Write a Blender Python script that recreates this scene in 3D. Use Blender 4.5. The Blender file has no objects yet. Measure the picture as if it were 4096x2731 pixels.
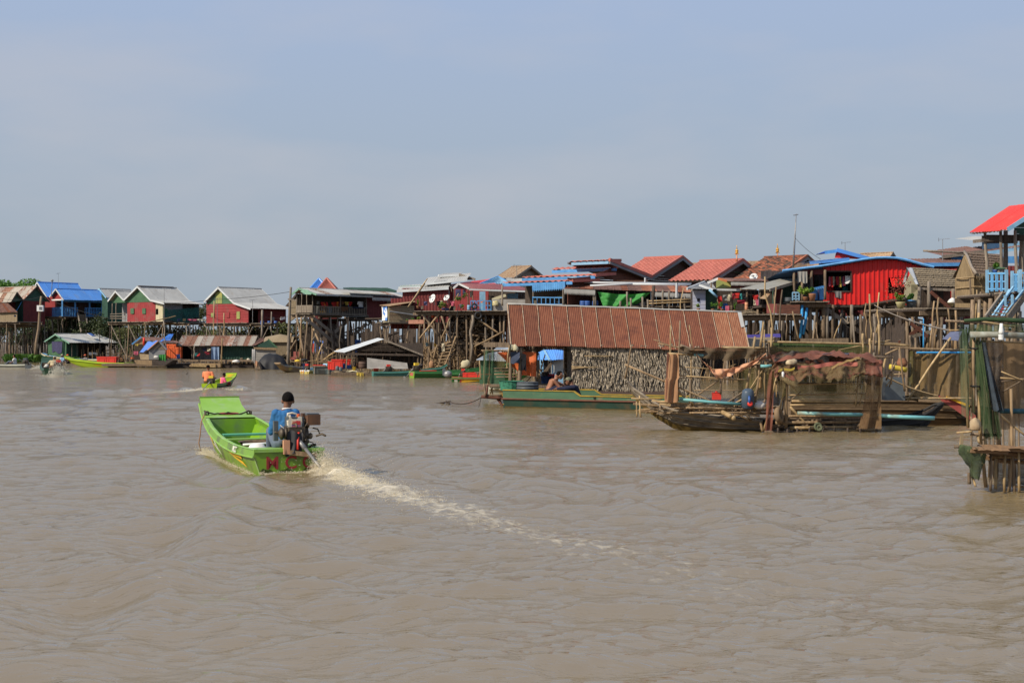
import bpy,math,random
import numpy as np
from mathutils import Vector,Matrix,noise
random.seed(7);rng=np.random.default_rng(7)
scene=bpy.context.scene
COL=scene.collection
V3=Vector
# ---------------------------------------------------------------- camera, sky, sun, exposure
F,CX,CY,H=5600.0,2048.0,1365.5,2.1
cam=bpy.data.cameras.new('camera');camo=bpy.data.objects.new('camera',cam);COL.objects.link(camo)
camo.location=(0,0,H);camo.rotation_euler=(math.pi/2,0,0)
cam.sensor_width=36;cam.lens=36*F/4096;cam.clip_end=6000;cam.clip_start=.1
scene.camera=camo
SUN=Vector((-.83,-.56,.80)).normalized()
w=bpy.data.worlds.new('World');scene.world=w;w.use_nodes=True
nt=w.node_tree;nt.nodes.clear()
def nn(t,ty,**kw):
 n=t.nodes.new(ty)
 for k,v in kw.items():
  if k.startswith('i_'):n.inputs[k[2:].replace('_',' ')].default_value=v
  else:setattr(n,k,v)
 return n
sky=nn(nt,'ShaderNodeTexSky',sky_type='NISHITA',sun_disc=False)
sky.sun_elevation=math.asin(SUN.z);sky.sun_rotation=math.atan2(SUN.x,SUN.y)
sky.air_density=1.4;sky.dust_density=3.0;sky.ozone_density=2.5
tc=nn(nt,'ShaderNodeTexCoord')
sep=nn(nt,'ShaderNodeSeparateXYZ');nt.links.new(tc.outputs['Generated'],sep.inputs[0])
ramp=nn(nt,'ShaderNodeValToRGB')
cr=ramp.color_ramp;cr.elements[0].position=0;cr.elements[0].color=(.345,.415,.485,1)
cr.elements[1].position=1;cr.elements[1].color=(.27,.39,.63,1)
for q_,c_ in((.06,(.375,.445,.525,1)),(.13,(.385,.465,.58,1)),(.24,(.385,.485,.68,1))):e=cr.elements.new(q_);e.color=c_
nt.links.new(sep.outputs[2],ramp.inputs[0])
mp=nn(nt,'ShaderNodeMapping');mp.inputs['Scale'].default_value=(1.6,1.6,5)
nt.links.new(tc.outputs['Generated'],mp.inputs[0])
nz=nn(nt,'ShaderNodeTexNoise',i_Scale=2.4,i_Detail=5.0,i_Roughness=.5)
nt.links.new(mp.outputs[0],nz.inputs['Vector'])
cmr=nn(nt,'ShaderNodeMapRange');cmr.inputs['From Min'].default_value=.46;cmr.inputs['From Max'].default_value=.8
cmr.inputs['To Max'].default_value=.58
nt.links.new(nz.outputs[0],cmr.inputs[0])
cm=nn(nt,'ShaderNodeMix',data_type='RGBA');cm.inputs[7].default_value=(.56,.55,.585,1)
nt.links.new(cmr.outputs[0],cm.inputs[0]);nt.links.new(ramp.outputs[0],cm.inputs[6])
veil=nn(nt,'ShaderNodeMix',data_type='RGBA',blend_type='MULTIPLY');veil.inputs[0].default_value=1
veil.inputs[7].default_value=(10,10,10,1)
nt.links.new(cm.outputs[2],veil.inputs[6])
mx=nn(nt,'ShaderNodeMix',data_type='RGBA');mx.inputs[0].default_value=.94
nt.links.new(sky.outputs[0],mx.inputs[6]);nt.links.new(veil.outputs[2],mx.inputs[7])
bg=nn(nt,'ShaderNodeBackground');bg.inputs['Strength'].default_value=.1
nt.links.new(mx.outputs[2],bg.inputs[0])
out=nn(nt,'ShaderNodeOutputWorld');nt.links.new(bg.outputs[0],out.inputs[0])
sl=bpy.data.lights.new('sun','SUN');sl.energy=5.0;sl.angle=math.radians(.8);sl.color=(1,.90,.75)
so=bpy.data.objects.new('sun',sl);COL.objects.link(so);so.rotation_euler=(-SUN).to_track_quat('-Z','Y').to_euler()
so.location=(-20,-10,40)
scene.view_settings.view_transform='Standard';scene.view_settings.look='None'
scene.view_settings.exposure=0;scene.view_settings.gamma=1;scene.view_settings.use_curve_mapping=False
scene.render.engine='CYCLES'
try:
 scene.cycles.use_denoising=True;scene.cycles.max_bounces=6;scene.cycles.transparent_max_bounces=16
 scene.cycles.caustics_reflective=False;scene.cycles.caustics_refractive=False
except Exception:pass
# ---------------------------------------------------------------- picture-to-place helpers
ZS=dict(z1=(0,1060,600/2045),z2=(400,1080,800/2352),z3=(1100,1080,600/2045),z4=(1600,1040,600/1882),z5=(2000,1000,800/2352),z6=(2700,900,800/2323),z7=(3400,800,696/1705),y1=(760,1500,640/2182),y2=(1700,1180,1000/2352),y3=(2500,1300,700/2287),y4=(3000,1330,800/2352),y5=(3500,1200,596/1168),y6=(700,1420,400/2352),f=(0,0,1))
Z=ZS['f']
def use(k):
 global Z;Z=ZS[k]
def W(x,y,D):
 px=Z[0]+x*Z[2];py=Z[1]+y*Z[2]
 return V3(((px-CX)/F*D,D,H-(py-CY)/F*D))
def PX(x):return Z[0]+x*Z[2]
def Dsh(x):
 k=(PX(x)-CX)/F;t=(160*k+58)/(75+90*k);return 160-90*t
def Dwl(y):return F*H/(Z[1]+y*Z[2]-CY)
E1,E2,UP=V3((.8,-.6,0)),V3((.6,.8,0)),V3((0,0,1))
class Fr:
 def __init__(s,x,D,u=E1):
  s.u=u.normalized();s.v=V3((-s.u.y,s.u.x,0));s.o=V3(((PX(x)-CX)/F*D,D,0))
 def p(s,a,b,z):return s.o+s.u*a+s.v*b+UP*z
 def _ray(s,x,y):return V3(((PX(x)-CX)/F,1,-((Z[1]+y*Z[2])-CY)/F))
 def at(s,x,y,b=0):
  r=s._ray(x,y);q=s.p(0,b,0);c=V3((0,0,H));t=(q-c).dot(s.v)/r.dot(s.v);return c+r*t
 def ata(s,x,y,a=0):
  r=s._ray(x,y);q=s.p(a,0,0);c=V3((0,0,H));t=(q-c).dot(s.u)/r.dot(s.u);return c+r*t
 def uz(s,x,y,b=0):
  w=s.at(x,y,b)-s.o;return w.dot(s.u),w.z
 def vz(s,x,y,a=0):
  w=s.ata(x,y,a)-s.o;return w.dot(s.v),w.z
  # ---------------------------------------------------------------- mesh builder
def perp(d):
 d=d.normalized();a=UP if abs(d.z)<.9 else V3((1,0,0))
 s=d.cross(a).normalized();return s,s.cross(d).normalized()
class MB:
 def __init__(s):s.v=[];s.f=[]
 def add(s,vs,fs):
  n=len(s.v);s.v+=[tuple(x) for x in vs];s.f+=[tuple(i+n for i in f) for f in fs];return s
 def poly(s,*pts):return s.add(pts,[tuple(range(len(pts)))])
 def prism(s,pts,d):
  n=len(pts);q=[V3(p)+d for p in pts]
  return s.add(list(pts)+q,[tuple(range(n))[::-1],tuple(range(n,2*n))]+[(i,(i+1)%n,n+(i+1)%n,n+i) for i in range(n)])
 def box(s,c,x,y,z):
  c=V3(c);P=[c+x*i+y*j+z*k for k in(-1,1) for j in(-1,1) for i in(-1,1)]
  return s.add(P,[(0,2,3,1),(4,5,7,6),(0,1,5,4),(2,6,7,3),(0,4,6,2),(1,3,7,5)])
 def abox(s,c,hx,hy,hz):return s.box(c,V3((hx,0,0)),V3((0,hy,0)),V3((0,0,hz)))
 def bar(s,p,q,w,h=None,up=None):
  p,q=V3(p),V3(q);d=q-p;h=h or w
  a,b=perp(d)
  if up is not None:
   a=d.cross(up).normalized();b=a.cross(d).normalized()
  return s.box((p+q)/2,d/2,a*w/2,b*h/2)
 def path(s,pts,r,n=6,cap=True,flat=1):
  pts=[V3(p) for p in pts];m=len(pts);rr=r if hasattr(r,'__len__') else[r]*m
  vs=[];fs=[];ref=None
  for i,p in enumerate(pts):
   d=pts[min(i+1,m-1)]-pts[max(i-1,0)]
   if ref is None:a,b=perp(d)
   else:
    a=(ref-d.normalized()*ref.dot(d.normalized())).normalized();b=a.cross(d).normalized()
   ref=a
   for k in range(n):
    t=2*math.pi*k/n;vs.append(p+(a*math.cos(t)+b*math.sin(t)*flat)*rr[i])
  for i in range(m-1):
   for k in range(n):fs.append((i*n+k,i*n+(k+1)%n,(i+1)*n+(k+1)%n,(i+1)*n+k))
  if cap:fs+=[tuple(range(n))[::-1],tuple((m-1)*n+k for k in range(n))]
  return s.add(vs,fs)
 def tube(s,p,q,r,r2=None,n=6):return s.path([p,q],[r,r2 if r2 else r],n)
 def crook(s,p,q,r,r2=None,n=6,j=.04,k=4):
  p,q=V3(p),V3(q);r2=r2 or r;L=(q-p).length
  pts=[p.lerp(q,i/k)+(V3((random.gauss(0,j),random.gauss(0,j),0))*min(1,L/3) if 0<i<k else V3((0,0,0))) for i in range(k+1)]
  return s.path(pts,[r+(r2-r)*i/k for i in range(k+1)],n)
 def lathe(s,c,prof,n=12,ax=UP):
  c=V3(c);ax=ax.normalized();a,b=perp(ax);vs=[];fs=[];m=len(prof)
  for r,z in prof:
   for k in range(n):
    t=2*math.pi*k/n;vs.append(c+ax*z+(a*math.cos(t)+b*math.sin(t))*max(r,1e-4))
  for i in range(m-1):
   for k in range(n):fs.append((i*n+k,i*n+(k+1)%n,(i+1)*n+(k+1)%n,(i+1)*n+k))
  fs+=[tuple(range(n))[::-1],tuple((m-1)*n+k for k in range(n))]
  return s.add(vs,fs)
 def sph(s,c,r,nu=10,nv=7,rot=None):
  c=V3(c);r=V3((r,r,r)) if not hasattr(r,'__len__') else V3(r);vs=[];fs=[]
  for j in range(nv+1):
   ph=math.pi*j/nv
   for i in range(nu):
    t=2*math.pi*i/nu;q=V3((r.x*math.sin(ph)*math.cos(t),r.y*math.sin(ph)*math.sin(t),r.z*math.cos(ph)))
    if rot is not None:q=rot@q
    vs.append(c+q)
  for j in range(nv):
   for i in range(nu):fs.append((j*nu+i,(j+1)*nu+i,(j+1)*nu+(i+1)%nu,j*nu+(i+1)%nu))
  return s.add(vs,fs)
 def lump(s,c,r,nu=12,nv=8):
  n0=len(s.v);s.sph(c,r,nu,nv);c=V3(c);r=V3((r,r,r)) if not hasattr(r,'__len__') else V3(r);sd=V3((c.x*7%11,c.y*5%7,3))
  for i in range(n0,len(s.v)):
   d=V3(s.v[i])-c;q=V3((d.x/r.x,d.y/r.y,d.z/r.z));k=1+.38*noise.noise(q*1.1+sd)+.16*noise.noise(q*2.9+sd);z=max(d.z*k,-r.z*.55)
   s.v[i]=(c.x+d.x*k,c.y+d.y*k,c.z+z)
  return s
 def grid(s,fn,nu,nv):
  vs=[fn(i/nu,j/nv) for j in range(nv+1) for i in range(nu+1)]
  return s.add(vs,[(j*(nu+1)+i,j*(nu+1)+i+1,(j+1)*(nu+1)+i+1,(j+1)*(nu+1)+i) for j in range(nv) for i in range(nu)])
 def torus(s,c,ax,R,r,n=16,m=6):
  ax=ax.normalized();a,b=perp(ax)
  vs=[];fs=[]
  for i in range(n):
   t=2*math.pi*i/n;d=a*math.cos(t)+b*math.sin(t)
   for k in range(m):
    p=2*math.pi*k/m;vs.append(V3(c)+d*(R+r*math.cos(p))+ax*r*math.sin(p))
  for i in range(n):
   for k in range(m):fs.append((i*m+k,((i+1)%n)*m+k,((i+1)%n)*m+(k+1)%m,i*m+(k+1)%m))
  return s.add(vs,fs)
def link(o,parent=None):
 COL.objects.link(o)
 if parent is not None:o.parent=parent
 return o
def wloc(o):
 p=V3(o.location)
 while o.parent:o=o.parent;p+=V3(o.location)
 return p
def obj(name,mb,mat,parent=None,smooth=False,label=None,kind=None,org=None):
 me=bpy.data.meshes.new(name)
 base=wloc(parent) if parent is not None else V3((0,0,0))
 if org is None and parent is None and mb.v:
  a=np.array(mb.v);org=V3((float(a[:,0].mean()),float(a[:,1].mean()),float(a[:,2].min())))
 o_w=V3(org) if org is not None else base
 me.from_pydata([tuple(V3(v)-o_w) for v in mb.v],[],mb.f)
 if smooth:me.polygons.foreach_set('use_smooth',[True]*len(me.polygons))
 me.materials.append(mat)
 o=bpy.data.objects.new(name,me);link(o,parent);o.location=o_w-base
 if label:o['label']=label
 if kind:o['kind']=kind
 return o
def inst(src,delta,rot=None,sc=None):
 c=src.copy();COL.objects.link(c);c.location=V3(src.location)+V3(delta)
 if rot is not None:c.rotation_euler=rot
 if sc is not None:c.scale=sc
 return c
def tag(o,label,cat,group=None,kind=None):
 o['label']=label;o['category']=cat
 if group:o['group']=group
 if kind:o['kind']=kind
 return o
def thing(name,label,cat,loc,group=None):
 o=bpy.data.objects.new(name,None);o.empty_display_size=.2;link(o);o.location=loc
 return tag(o,label,cat,group)
def dup(root,loc,label,rz=None,sc=None):
 c=root.copy();COL.objects.link(c);c.location=loc;c['label']=label
 if rz is not None:c.rotation_euler=(0,0,rz)
 if sc is not None:c.scale=(sc,sc,sc)
 for ch in list(root.children):
  d=ch.copy();COL.objects.link(d);d.parent=c
  for g in list(ch.children):
   h=g.copy();COL.objects.link(h);h.parent=d
 return c
 # ---------------------------------------------------------------- materials
MATS={}
def M(name,c1,c2=None,rough=.75,scale=4,st=(1,1,1),bump=.15,rv=.18,metal=0,alpha=1,spec=.3,mid=.5,wid=.35,det=5,c3=None,s3=.7,m3=.6,trans=0,bs=None,weave=0):
 if name in MATS:return MATS[name]
 m=bpy.data.materials.new(name);m.use_nodes=True;t=m.node_tree;t.nodes.clear()
 o=nn(t,'ShaderNodeOutputMaterial');b=nn(t,'ShaderNodeBsdfPrincipled')
 b.inputs['Roughness'].default_value=rough;b.inputs['Metallic'].default_value=metal
 b.inputs['Specular IOR Level'].default_value=spec
 tc=nn(t,'ShaderNodeTexCoord');mp=nn(t,'ShaderNodeMapping');mp.inputs['Scale'].default_value=st
 oi=nn(t,'ShaderNodeObjectInfo')
 vm=nn(t,'ShaderNodeVectorMath',operation='MULTIPLY_ADD')
 cmb=nn(t,'ShaderNodeCombineXYZ')
 for k in range(3):t.links.new(oi.outputs['Random'],cmb.inputs[k])
 vm.inputs[1].default_value=(31,17,23)
 t.links.new(cmb.outputs[0],vm.inputs[0]);t.links.new(tc.outputs['Object'],vm.inputs[2])
 t.links.new(vm.outputs[0],mp.inputs[0])
 nz=nn(t,'ShaderNodeTexNoise',i_Scale=float(scale),i_Detail=float(det),i_Roughness=.6)
 t.links.new(mp.outputs[0],nz.inputs['Vector'])
 c2=c2 or tuple(x*.72 for x in c1)
 mr=nn(t,'ShaderNodeMapRange');mr.inputs['From Min'].default_value=mid-wid/2;mr.inputs['From Max'].default_value=mid+wid/2
 t.links.new(nz.outputs[0],mr.inputs[0])
 mx=nn(t,'ShaderNodeMix',data_type='RGBA');mx.inputs[6].default_value=(*c1,1);mx.inputs[7].default_value=(*c2,1)
 t.links.new(mr.outputs[0],mx.inputs[0]);col=mx.outputs[2]
 if c3:
  n3=nn(t,'ShaderNodeTexNoise',i_Scale=float(s3),i_Detail=4.0);t.links.new(vm.outputs[0],n3.inputs['Vector'])
  r3=nn(t,'ShaderNodeMapRange');r3.inputs['From Min'].default_value=m3-.07;r3.inputs['From Max'].default_value=m3+.1
  t.links.new(n3.outputs[0],r3.inputs[0])
  x3=nn(t,'ShaderNodeMix',data_type='RGBA');x3.inputs[7].default_value=(*c3,1)
  t.links.new(r3.outputs[0],x3.inputs[0]);t.links.new(col,x3.inputs[6]);col=x3.outputs[2]
 if rv:
  r=nn(t,'ShaderNodeMapRange');r.inputs['To Min'].default_value=1-rv;r.inputs['To Max'].default_value=1+rv
  t.links.new(oi.outputs['Random'],r.inputs[0])
  hs=nn(t,'ShaderNodeHueSaturation');t.links.new(r.outputs[0],hs.inputs['Value']);t.links.new(col,hs.inputs['Color']);col=hs.outputs[0]
 t.links.new(col,b.inputs['Base Color'])
 if bump:
  bp=nn(t,'ShaderNodeBump');bp.inputs['Strength'].default_value=bump;bp.inputs['Distance'].default_value=.02
  t.links.new(nz.outputs[0],bp.inputs['Height']);t.links.new(bp.outputs[0],b.inputs['Normal'])
 sh=b.outputs[0]
 if trans:
  tl=nn(t,'ShaderNodeBsdfTranslucent');t.links.new(col,tl.inputs[0]);ms=nn(t,'ShaderNodeMixShader');ms.inputs[0].default_value=trans
  t.links.new(sh,ms.inputs[1]);t.links.new(tl.outputs[0],ms.inputs[2]);sh=ms.outputs[0]
 if alpha<1:
  tr=nn(t,'ShaderNodeBsdfTransparent');ms=nn(t,'ShaderNodeMixShader')
  a=nn(t,'ShaderNodeMapRange');a.inputs['From Min'].default_value=.3;a.inputs['From Max'].default_value=.7
  a.inputs['To Min'].default_value=max(0,alpha-.22);a.inputs['To Max'].default_value=min(1,alpha+.22)
  n4=nn(t,'ShaderNodeTexNoise',i_Scale=2.2,i_Detail=6.0);t.links.new(vm.outputs[0],n4.inputs['Vector'])
  t.links.new(n4.outputs[0],a.inputs[0]);t.links.new(a.outputs[0],ms.inputs[0])
  t.links.new(tr.outputs[0],ms.inputs[1]);t.links.new(sh,ms.inputs[2]);sh=ms.outputs[0]
 t.links.new(sh,o.inputs[0]);MATS[name]=m;return m
wood=M('weathered_wood',(.25,.18,.115),(.10,.07,.047),st=(9,9,1.2),scale=3,rv=.32,bump=.4)
wood_grey=M('grey_wood',(.29,.24,.185),(.12,.098,.078),st=(9,9,1.2),scale=3,rv=.25,bump=.4)
wood_tan=M('tan_wood',(.36,.25,.14),(.17,.11,.06),st=(8,8,1.2),scale=3,rv=.25,bump=.35)
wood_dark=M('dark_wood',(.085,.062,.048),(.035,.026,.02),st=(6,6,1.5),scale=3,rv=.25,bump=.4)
deck_wood=M('deck_wood',(.27,.225,.17),(.13,.10,.075),st=(3,3,3),scale=3,rv=.28,bump=.3)
bamboo=M('bamboo',(.46,.33,.17),(.26,.17,.08),st=(3,3,2),scale=3,rv=.22,bump=.15,rough=.55)
rust=M('rusty_iron',(.165,.053,.026),(.25,.10,.052),st=(14,1.2,.7),scale=2.6,rv=.10,bump=.3,mid=.58,wid=.3,c3=(.125,.042,.024),s3=2.2,m3=.58)
rust_grey=M('rust_streaked_iron',(.40,.36,.31),(.23,.10,.058),st=(5,5,.5),scale=1.3,rv=.3,wid=.12,bump=.2)
streak_rust=M('streaked_rust',(.22,.095,.055),(.36,.27,.20),st=(6,6,.7),scale=1.5,rv=.12,mid=.6,wid=.2)
streak_grey=M('streaked_grey',(.40,.36,.30),(.30,.18,.115),st=(6,6,.7),scale=1.5,rv=.1,mid=.62,wid=.2)
STRIPES=[streak_rust,streak_grey,streak_grey,streak_rust,rust_grey]
rust_tan=M('tan_rusted_iron',(.42,.31,.19),(.28,.155,.085),st=(4,4,.7),scale=1.6,rv=.15,bump=.2)
rust_brown=M('brown_iron',(.20,.11,.085),(.12,.06,.045),scale=2,rv=.15)
zinc=M('grey_zinc',(.43,.425,.395),(.35,.34,.315),scale=1.2,rv=.06,rough=.55,bump=.1,c3=(.30,.25,.2),s3=.9,m3=.68)
zinc_white=M('pale_zinc',(.58,.60,.60),(.46,.48,.49),scale=1.5,rv=.06,rough=.5)
blue_roof=M('blue_roof_paint',(.105,.31,.74),(.09,.265,.65),scale=1.2,rv=.07,rough=.45,spec=.4,c3=(.16,.30,.58),s3=1,m3=.62)
blue_paint=M('blue_paint',(.10,.30,.60),(.06,.20,.42),scale=3,rv=.12)
blue_light=M('light_blue_paint',(.26,.46,.62),(.17,.33,.48),scale=3,rv=.12)
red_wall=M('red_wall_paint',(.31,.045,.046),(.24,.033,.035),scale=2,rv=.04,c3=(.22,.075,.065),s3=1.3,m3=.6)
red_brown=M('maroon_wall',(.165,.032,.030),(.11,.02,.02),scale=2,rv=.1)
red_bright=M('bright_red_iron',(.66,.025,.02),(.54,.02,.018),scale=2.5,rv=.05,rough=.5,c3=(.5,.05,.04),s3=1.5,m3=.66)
red_roof=M('red_roof_paint',(.72,.06,.05),(.62,.05,.045),scale=1.5,rv=.05,rough=.5,c3=(.52,.09,.07),s3=1.2,m3=.6)
red_tile=M('red_tile',(.44,.14,.105),(.36,.11,.085),scale=4,rv=.10,rough=.6)
old_tile=M('old_clay_tile',(.38,.135,.07),(.24,.08,.045),scale=3,rv=.3,c3=(.06,.045,.035),s3=1.6,m3=.53)
purple_roof=M('plum_roof',(.22,.075,.08),(.18,.06,.065),scale=1.5,rv=.06,rough=.5)
green_wall=M('green_wall_paint',(.075,.16,.085),(.05,.115,.06),scale=2,rv=.08)
green_dark=M('dark_green_wall',(.035,.085,.06),(.02,.055,.04),scale=2,rv=.08)
olive=M('yellow_green_paint',(.36,.33,.09),(.2,.27,.1),scale=1,rv=.06)
cream=M('cream_panel',(.56,.50,.33),(.45,.40,.26),scale=2,rv=.06)
grey_panel=M('grey_panel',(.24,.245,.25),(.17,.172,.175),scale=2,rv=.1)
concrete=M('grey_sheet',(.33,.31,.28),(.22,.205,.185),scale=2.5,rv=.1)
plank_brown=M('brown_plank',(.17,.062,.038),(.085,.035,.024),st=(2,2,8),scale=2,rv=.25)
plank_dark=M('dark_plank',(.115,.055,.04),(.06,.032,.024),st=(2,2,8),scale=2,rv=.25)
thatch=M('palm_thatch',(.30,.235,.15),(.15,.11,.065),st=(8,8,1.5),scale=5,rv=.22,bump=.6)
thatch_dark=M('dark_thatch',(.17,.115,.07),(.09,.06,.04),st=(3,3,9),scale=4,rv=.2,bump=.6)
leaf_wall=M('dried_leaf',(.40,.335,.25),(.13,.10,.065),st=(7,7,2),scale=5,rv=.45,bump=.3,wid=.16)
white=M('white_paint',(.78,.78,.76),(.66,.66,.64),scale=3,rv=.05)
white_cloth=M('white_cloth',(.74,.72,.68),(.62,.60,.57),scale=4,rv=.08,rough=.9)
black_cloth=M('black_tarp',(.022,.022,.025),(.012,.012,.014),scale=3,rv=.1,rough=.6,bump=.3)
black=M('black_rubber',(.025,.025,.026),rv=.2,rough=.6)
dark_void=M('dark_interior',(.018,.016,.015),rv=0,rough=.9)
tarp_blue=M('blue_tarp',(.10,.22,.62),(.07,.17,.5),scale=4,rv=.05,rough=.5)
tarp_orange=M('orange_tarp',(.80,.20,.06),(.66,.14,.045),scale=3,rv=.04,rough=.6,trans=.25)
tarp_green=M('green_tarp',(.055,.29,.06),(.035,.2,.04),scale=3,rv=.04,rough=.6,trans=.15)
violet=M('violet_board',(.10,.085,.36),(.075,.065,.28),rv=.08)
crate_red=M('red_plastic',(.72,.055,.035),(.6,.045,.03),rv=.06,rough=.5,bump=0)
crate_orange=M('orange_plastic',(.82,.16,.05),rv=.06,rough=.5,bump=0)
pl_blue=M('blue_plastic',(.05,.12,.36),rv=.12,rough=.4,bump=0)
pl_grey=M('grey_plastic',(.10,.115,.125),rv=.15,rough=.5,bump=0)
pl_yellow=M('yellow_plastic',(.75,.52,.05),rv=.1,rough=.45,bump=0)
pl_white=M('white_plastic',(.72,.68,.58),(.60,.52,.38),rv=.06,rough=.45,scale=6,bump=0)
teal_pvc=M('turquoise_pipe',(.20,.50,.50),(.16,.38,.38),rv=.1,rough=.4,scale=4,c3=(.25,.18,.1),s3=1.5,m3=.56)
steel=M('galvanised_steel',(.30,.30,.30),(.2,.19,.18),rough=.45,metal=.4,rv=.1)
gold=M('gold_paint',(.78,.45,.10),(.6,.3,.06),rough=.35,metal=.3,rv=.05,scale=9)
clay=M('clay_pot',(.30,.135,.07),rv=.25)
leafg=M('leaf_green',(.10,.21,.03),(.05,.125,.02),scale=3,rv=.3,trans=.3,rough=.55)
leafy=M('leaf_yellow_green',(.22,.30,.04),(.12,.2,.03),scale=3,rv=.3,trans=.3,rough=.55)
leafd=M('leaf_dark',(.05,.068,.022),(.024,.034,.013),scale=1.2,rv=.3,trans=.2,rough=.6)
leafo=M('leaf_olive',(.13,.135,.045),(.07,.08,.025),scale=1.2,rv=.2,trans=.25,rough=.6)
net_green=M('green_net',(.05,.115,.055),(.03,.07,.035),scale=1.5,alpha=.66,rv=.1,st=(2,2,.5),rough=.9,trans=.2)
net_olive=M('olive_net',(.15,.125,.045),(.09,.075,.025),scale=1.2,alpha=.62,rv=.1,st=(2,2,.5),rough=.9,trans=.25)
net_brown=M('brown_net',(.22,.135,.065),(.14,.08,.04),scale=2,alpha=.7,rv=.1,st=(2,2,.6),rough=.9,trans=.2)
net_red=M('red_brown_net',(.27,.10,.065),(.15,.06,.04),scale=2.5,alpha=.8,rv=.1,rough=.9,trans=.15)
net_blue=M('blue_grey_net',(.10,.13,.20),(.055,.07,.10),scale=1.2,alpha=.72,rv=.1,rough=.9)
net_dark=M('dark_net',(.05,.047,.042),(.03,.028,.025),scale=1.2,alpha=.7,rv=.1,rough=.9)
cloth_sand=M('sand_net_cloth',(.46,.26,.14),(.32,.17,.09),scale=3,rv=.05,rough=.9,trans=.2)
cloth_peach=M('peach_cloth',(.72,.40,.24),(.58,.29,.17),scale=3,rv=.05,rough=.9,trans=.2)
cloth_blue=M('pale_blue_cloth',(.22,.31,.45),(.13,.19,.30),scale=3,rv=.06,rough=.9)
skin=M('brown_skin',(.20,.095,.055),(.16,.075,.042),scale=8,rv=.1,rough=.55,bump=.05)
skin2=M('tan_skin',(.34,.155,.09),(.27,.12,.07),scale=8,rv=.05,rough=.5,bump=.05)
hair=M('black_hair',(.008,.0065,.006),rv=0,rough=.9,scale=40,spec=.08,bump=.6)
CL={k:M('cloth_'+k,c,rv=.05,rough=.9,scale=5,bump=.25,trans=.3) for k,c in dict(red=(.62,.04,.035),orange=(.85,.24,.04),pink=(.75,.18,.26),blue=(.06,.12,.38),teal=(.05,.30,.30),yellow=(.7,.52,.1),grey=(.28,.28,.27),navy=(.03,.035,.07),black=(.025,.025,.03),maroon=(.3,.03,.05),cream=(.7,.62,.45),violet=(.10,.095,.19),brown=(.2,.1,.05)).items()}
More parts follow.
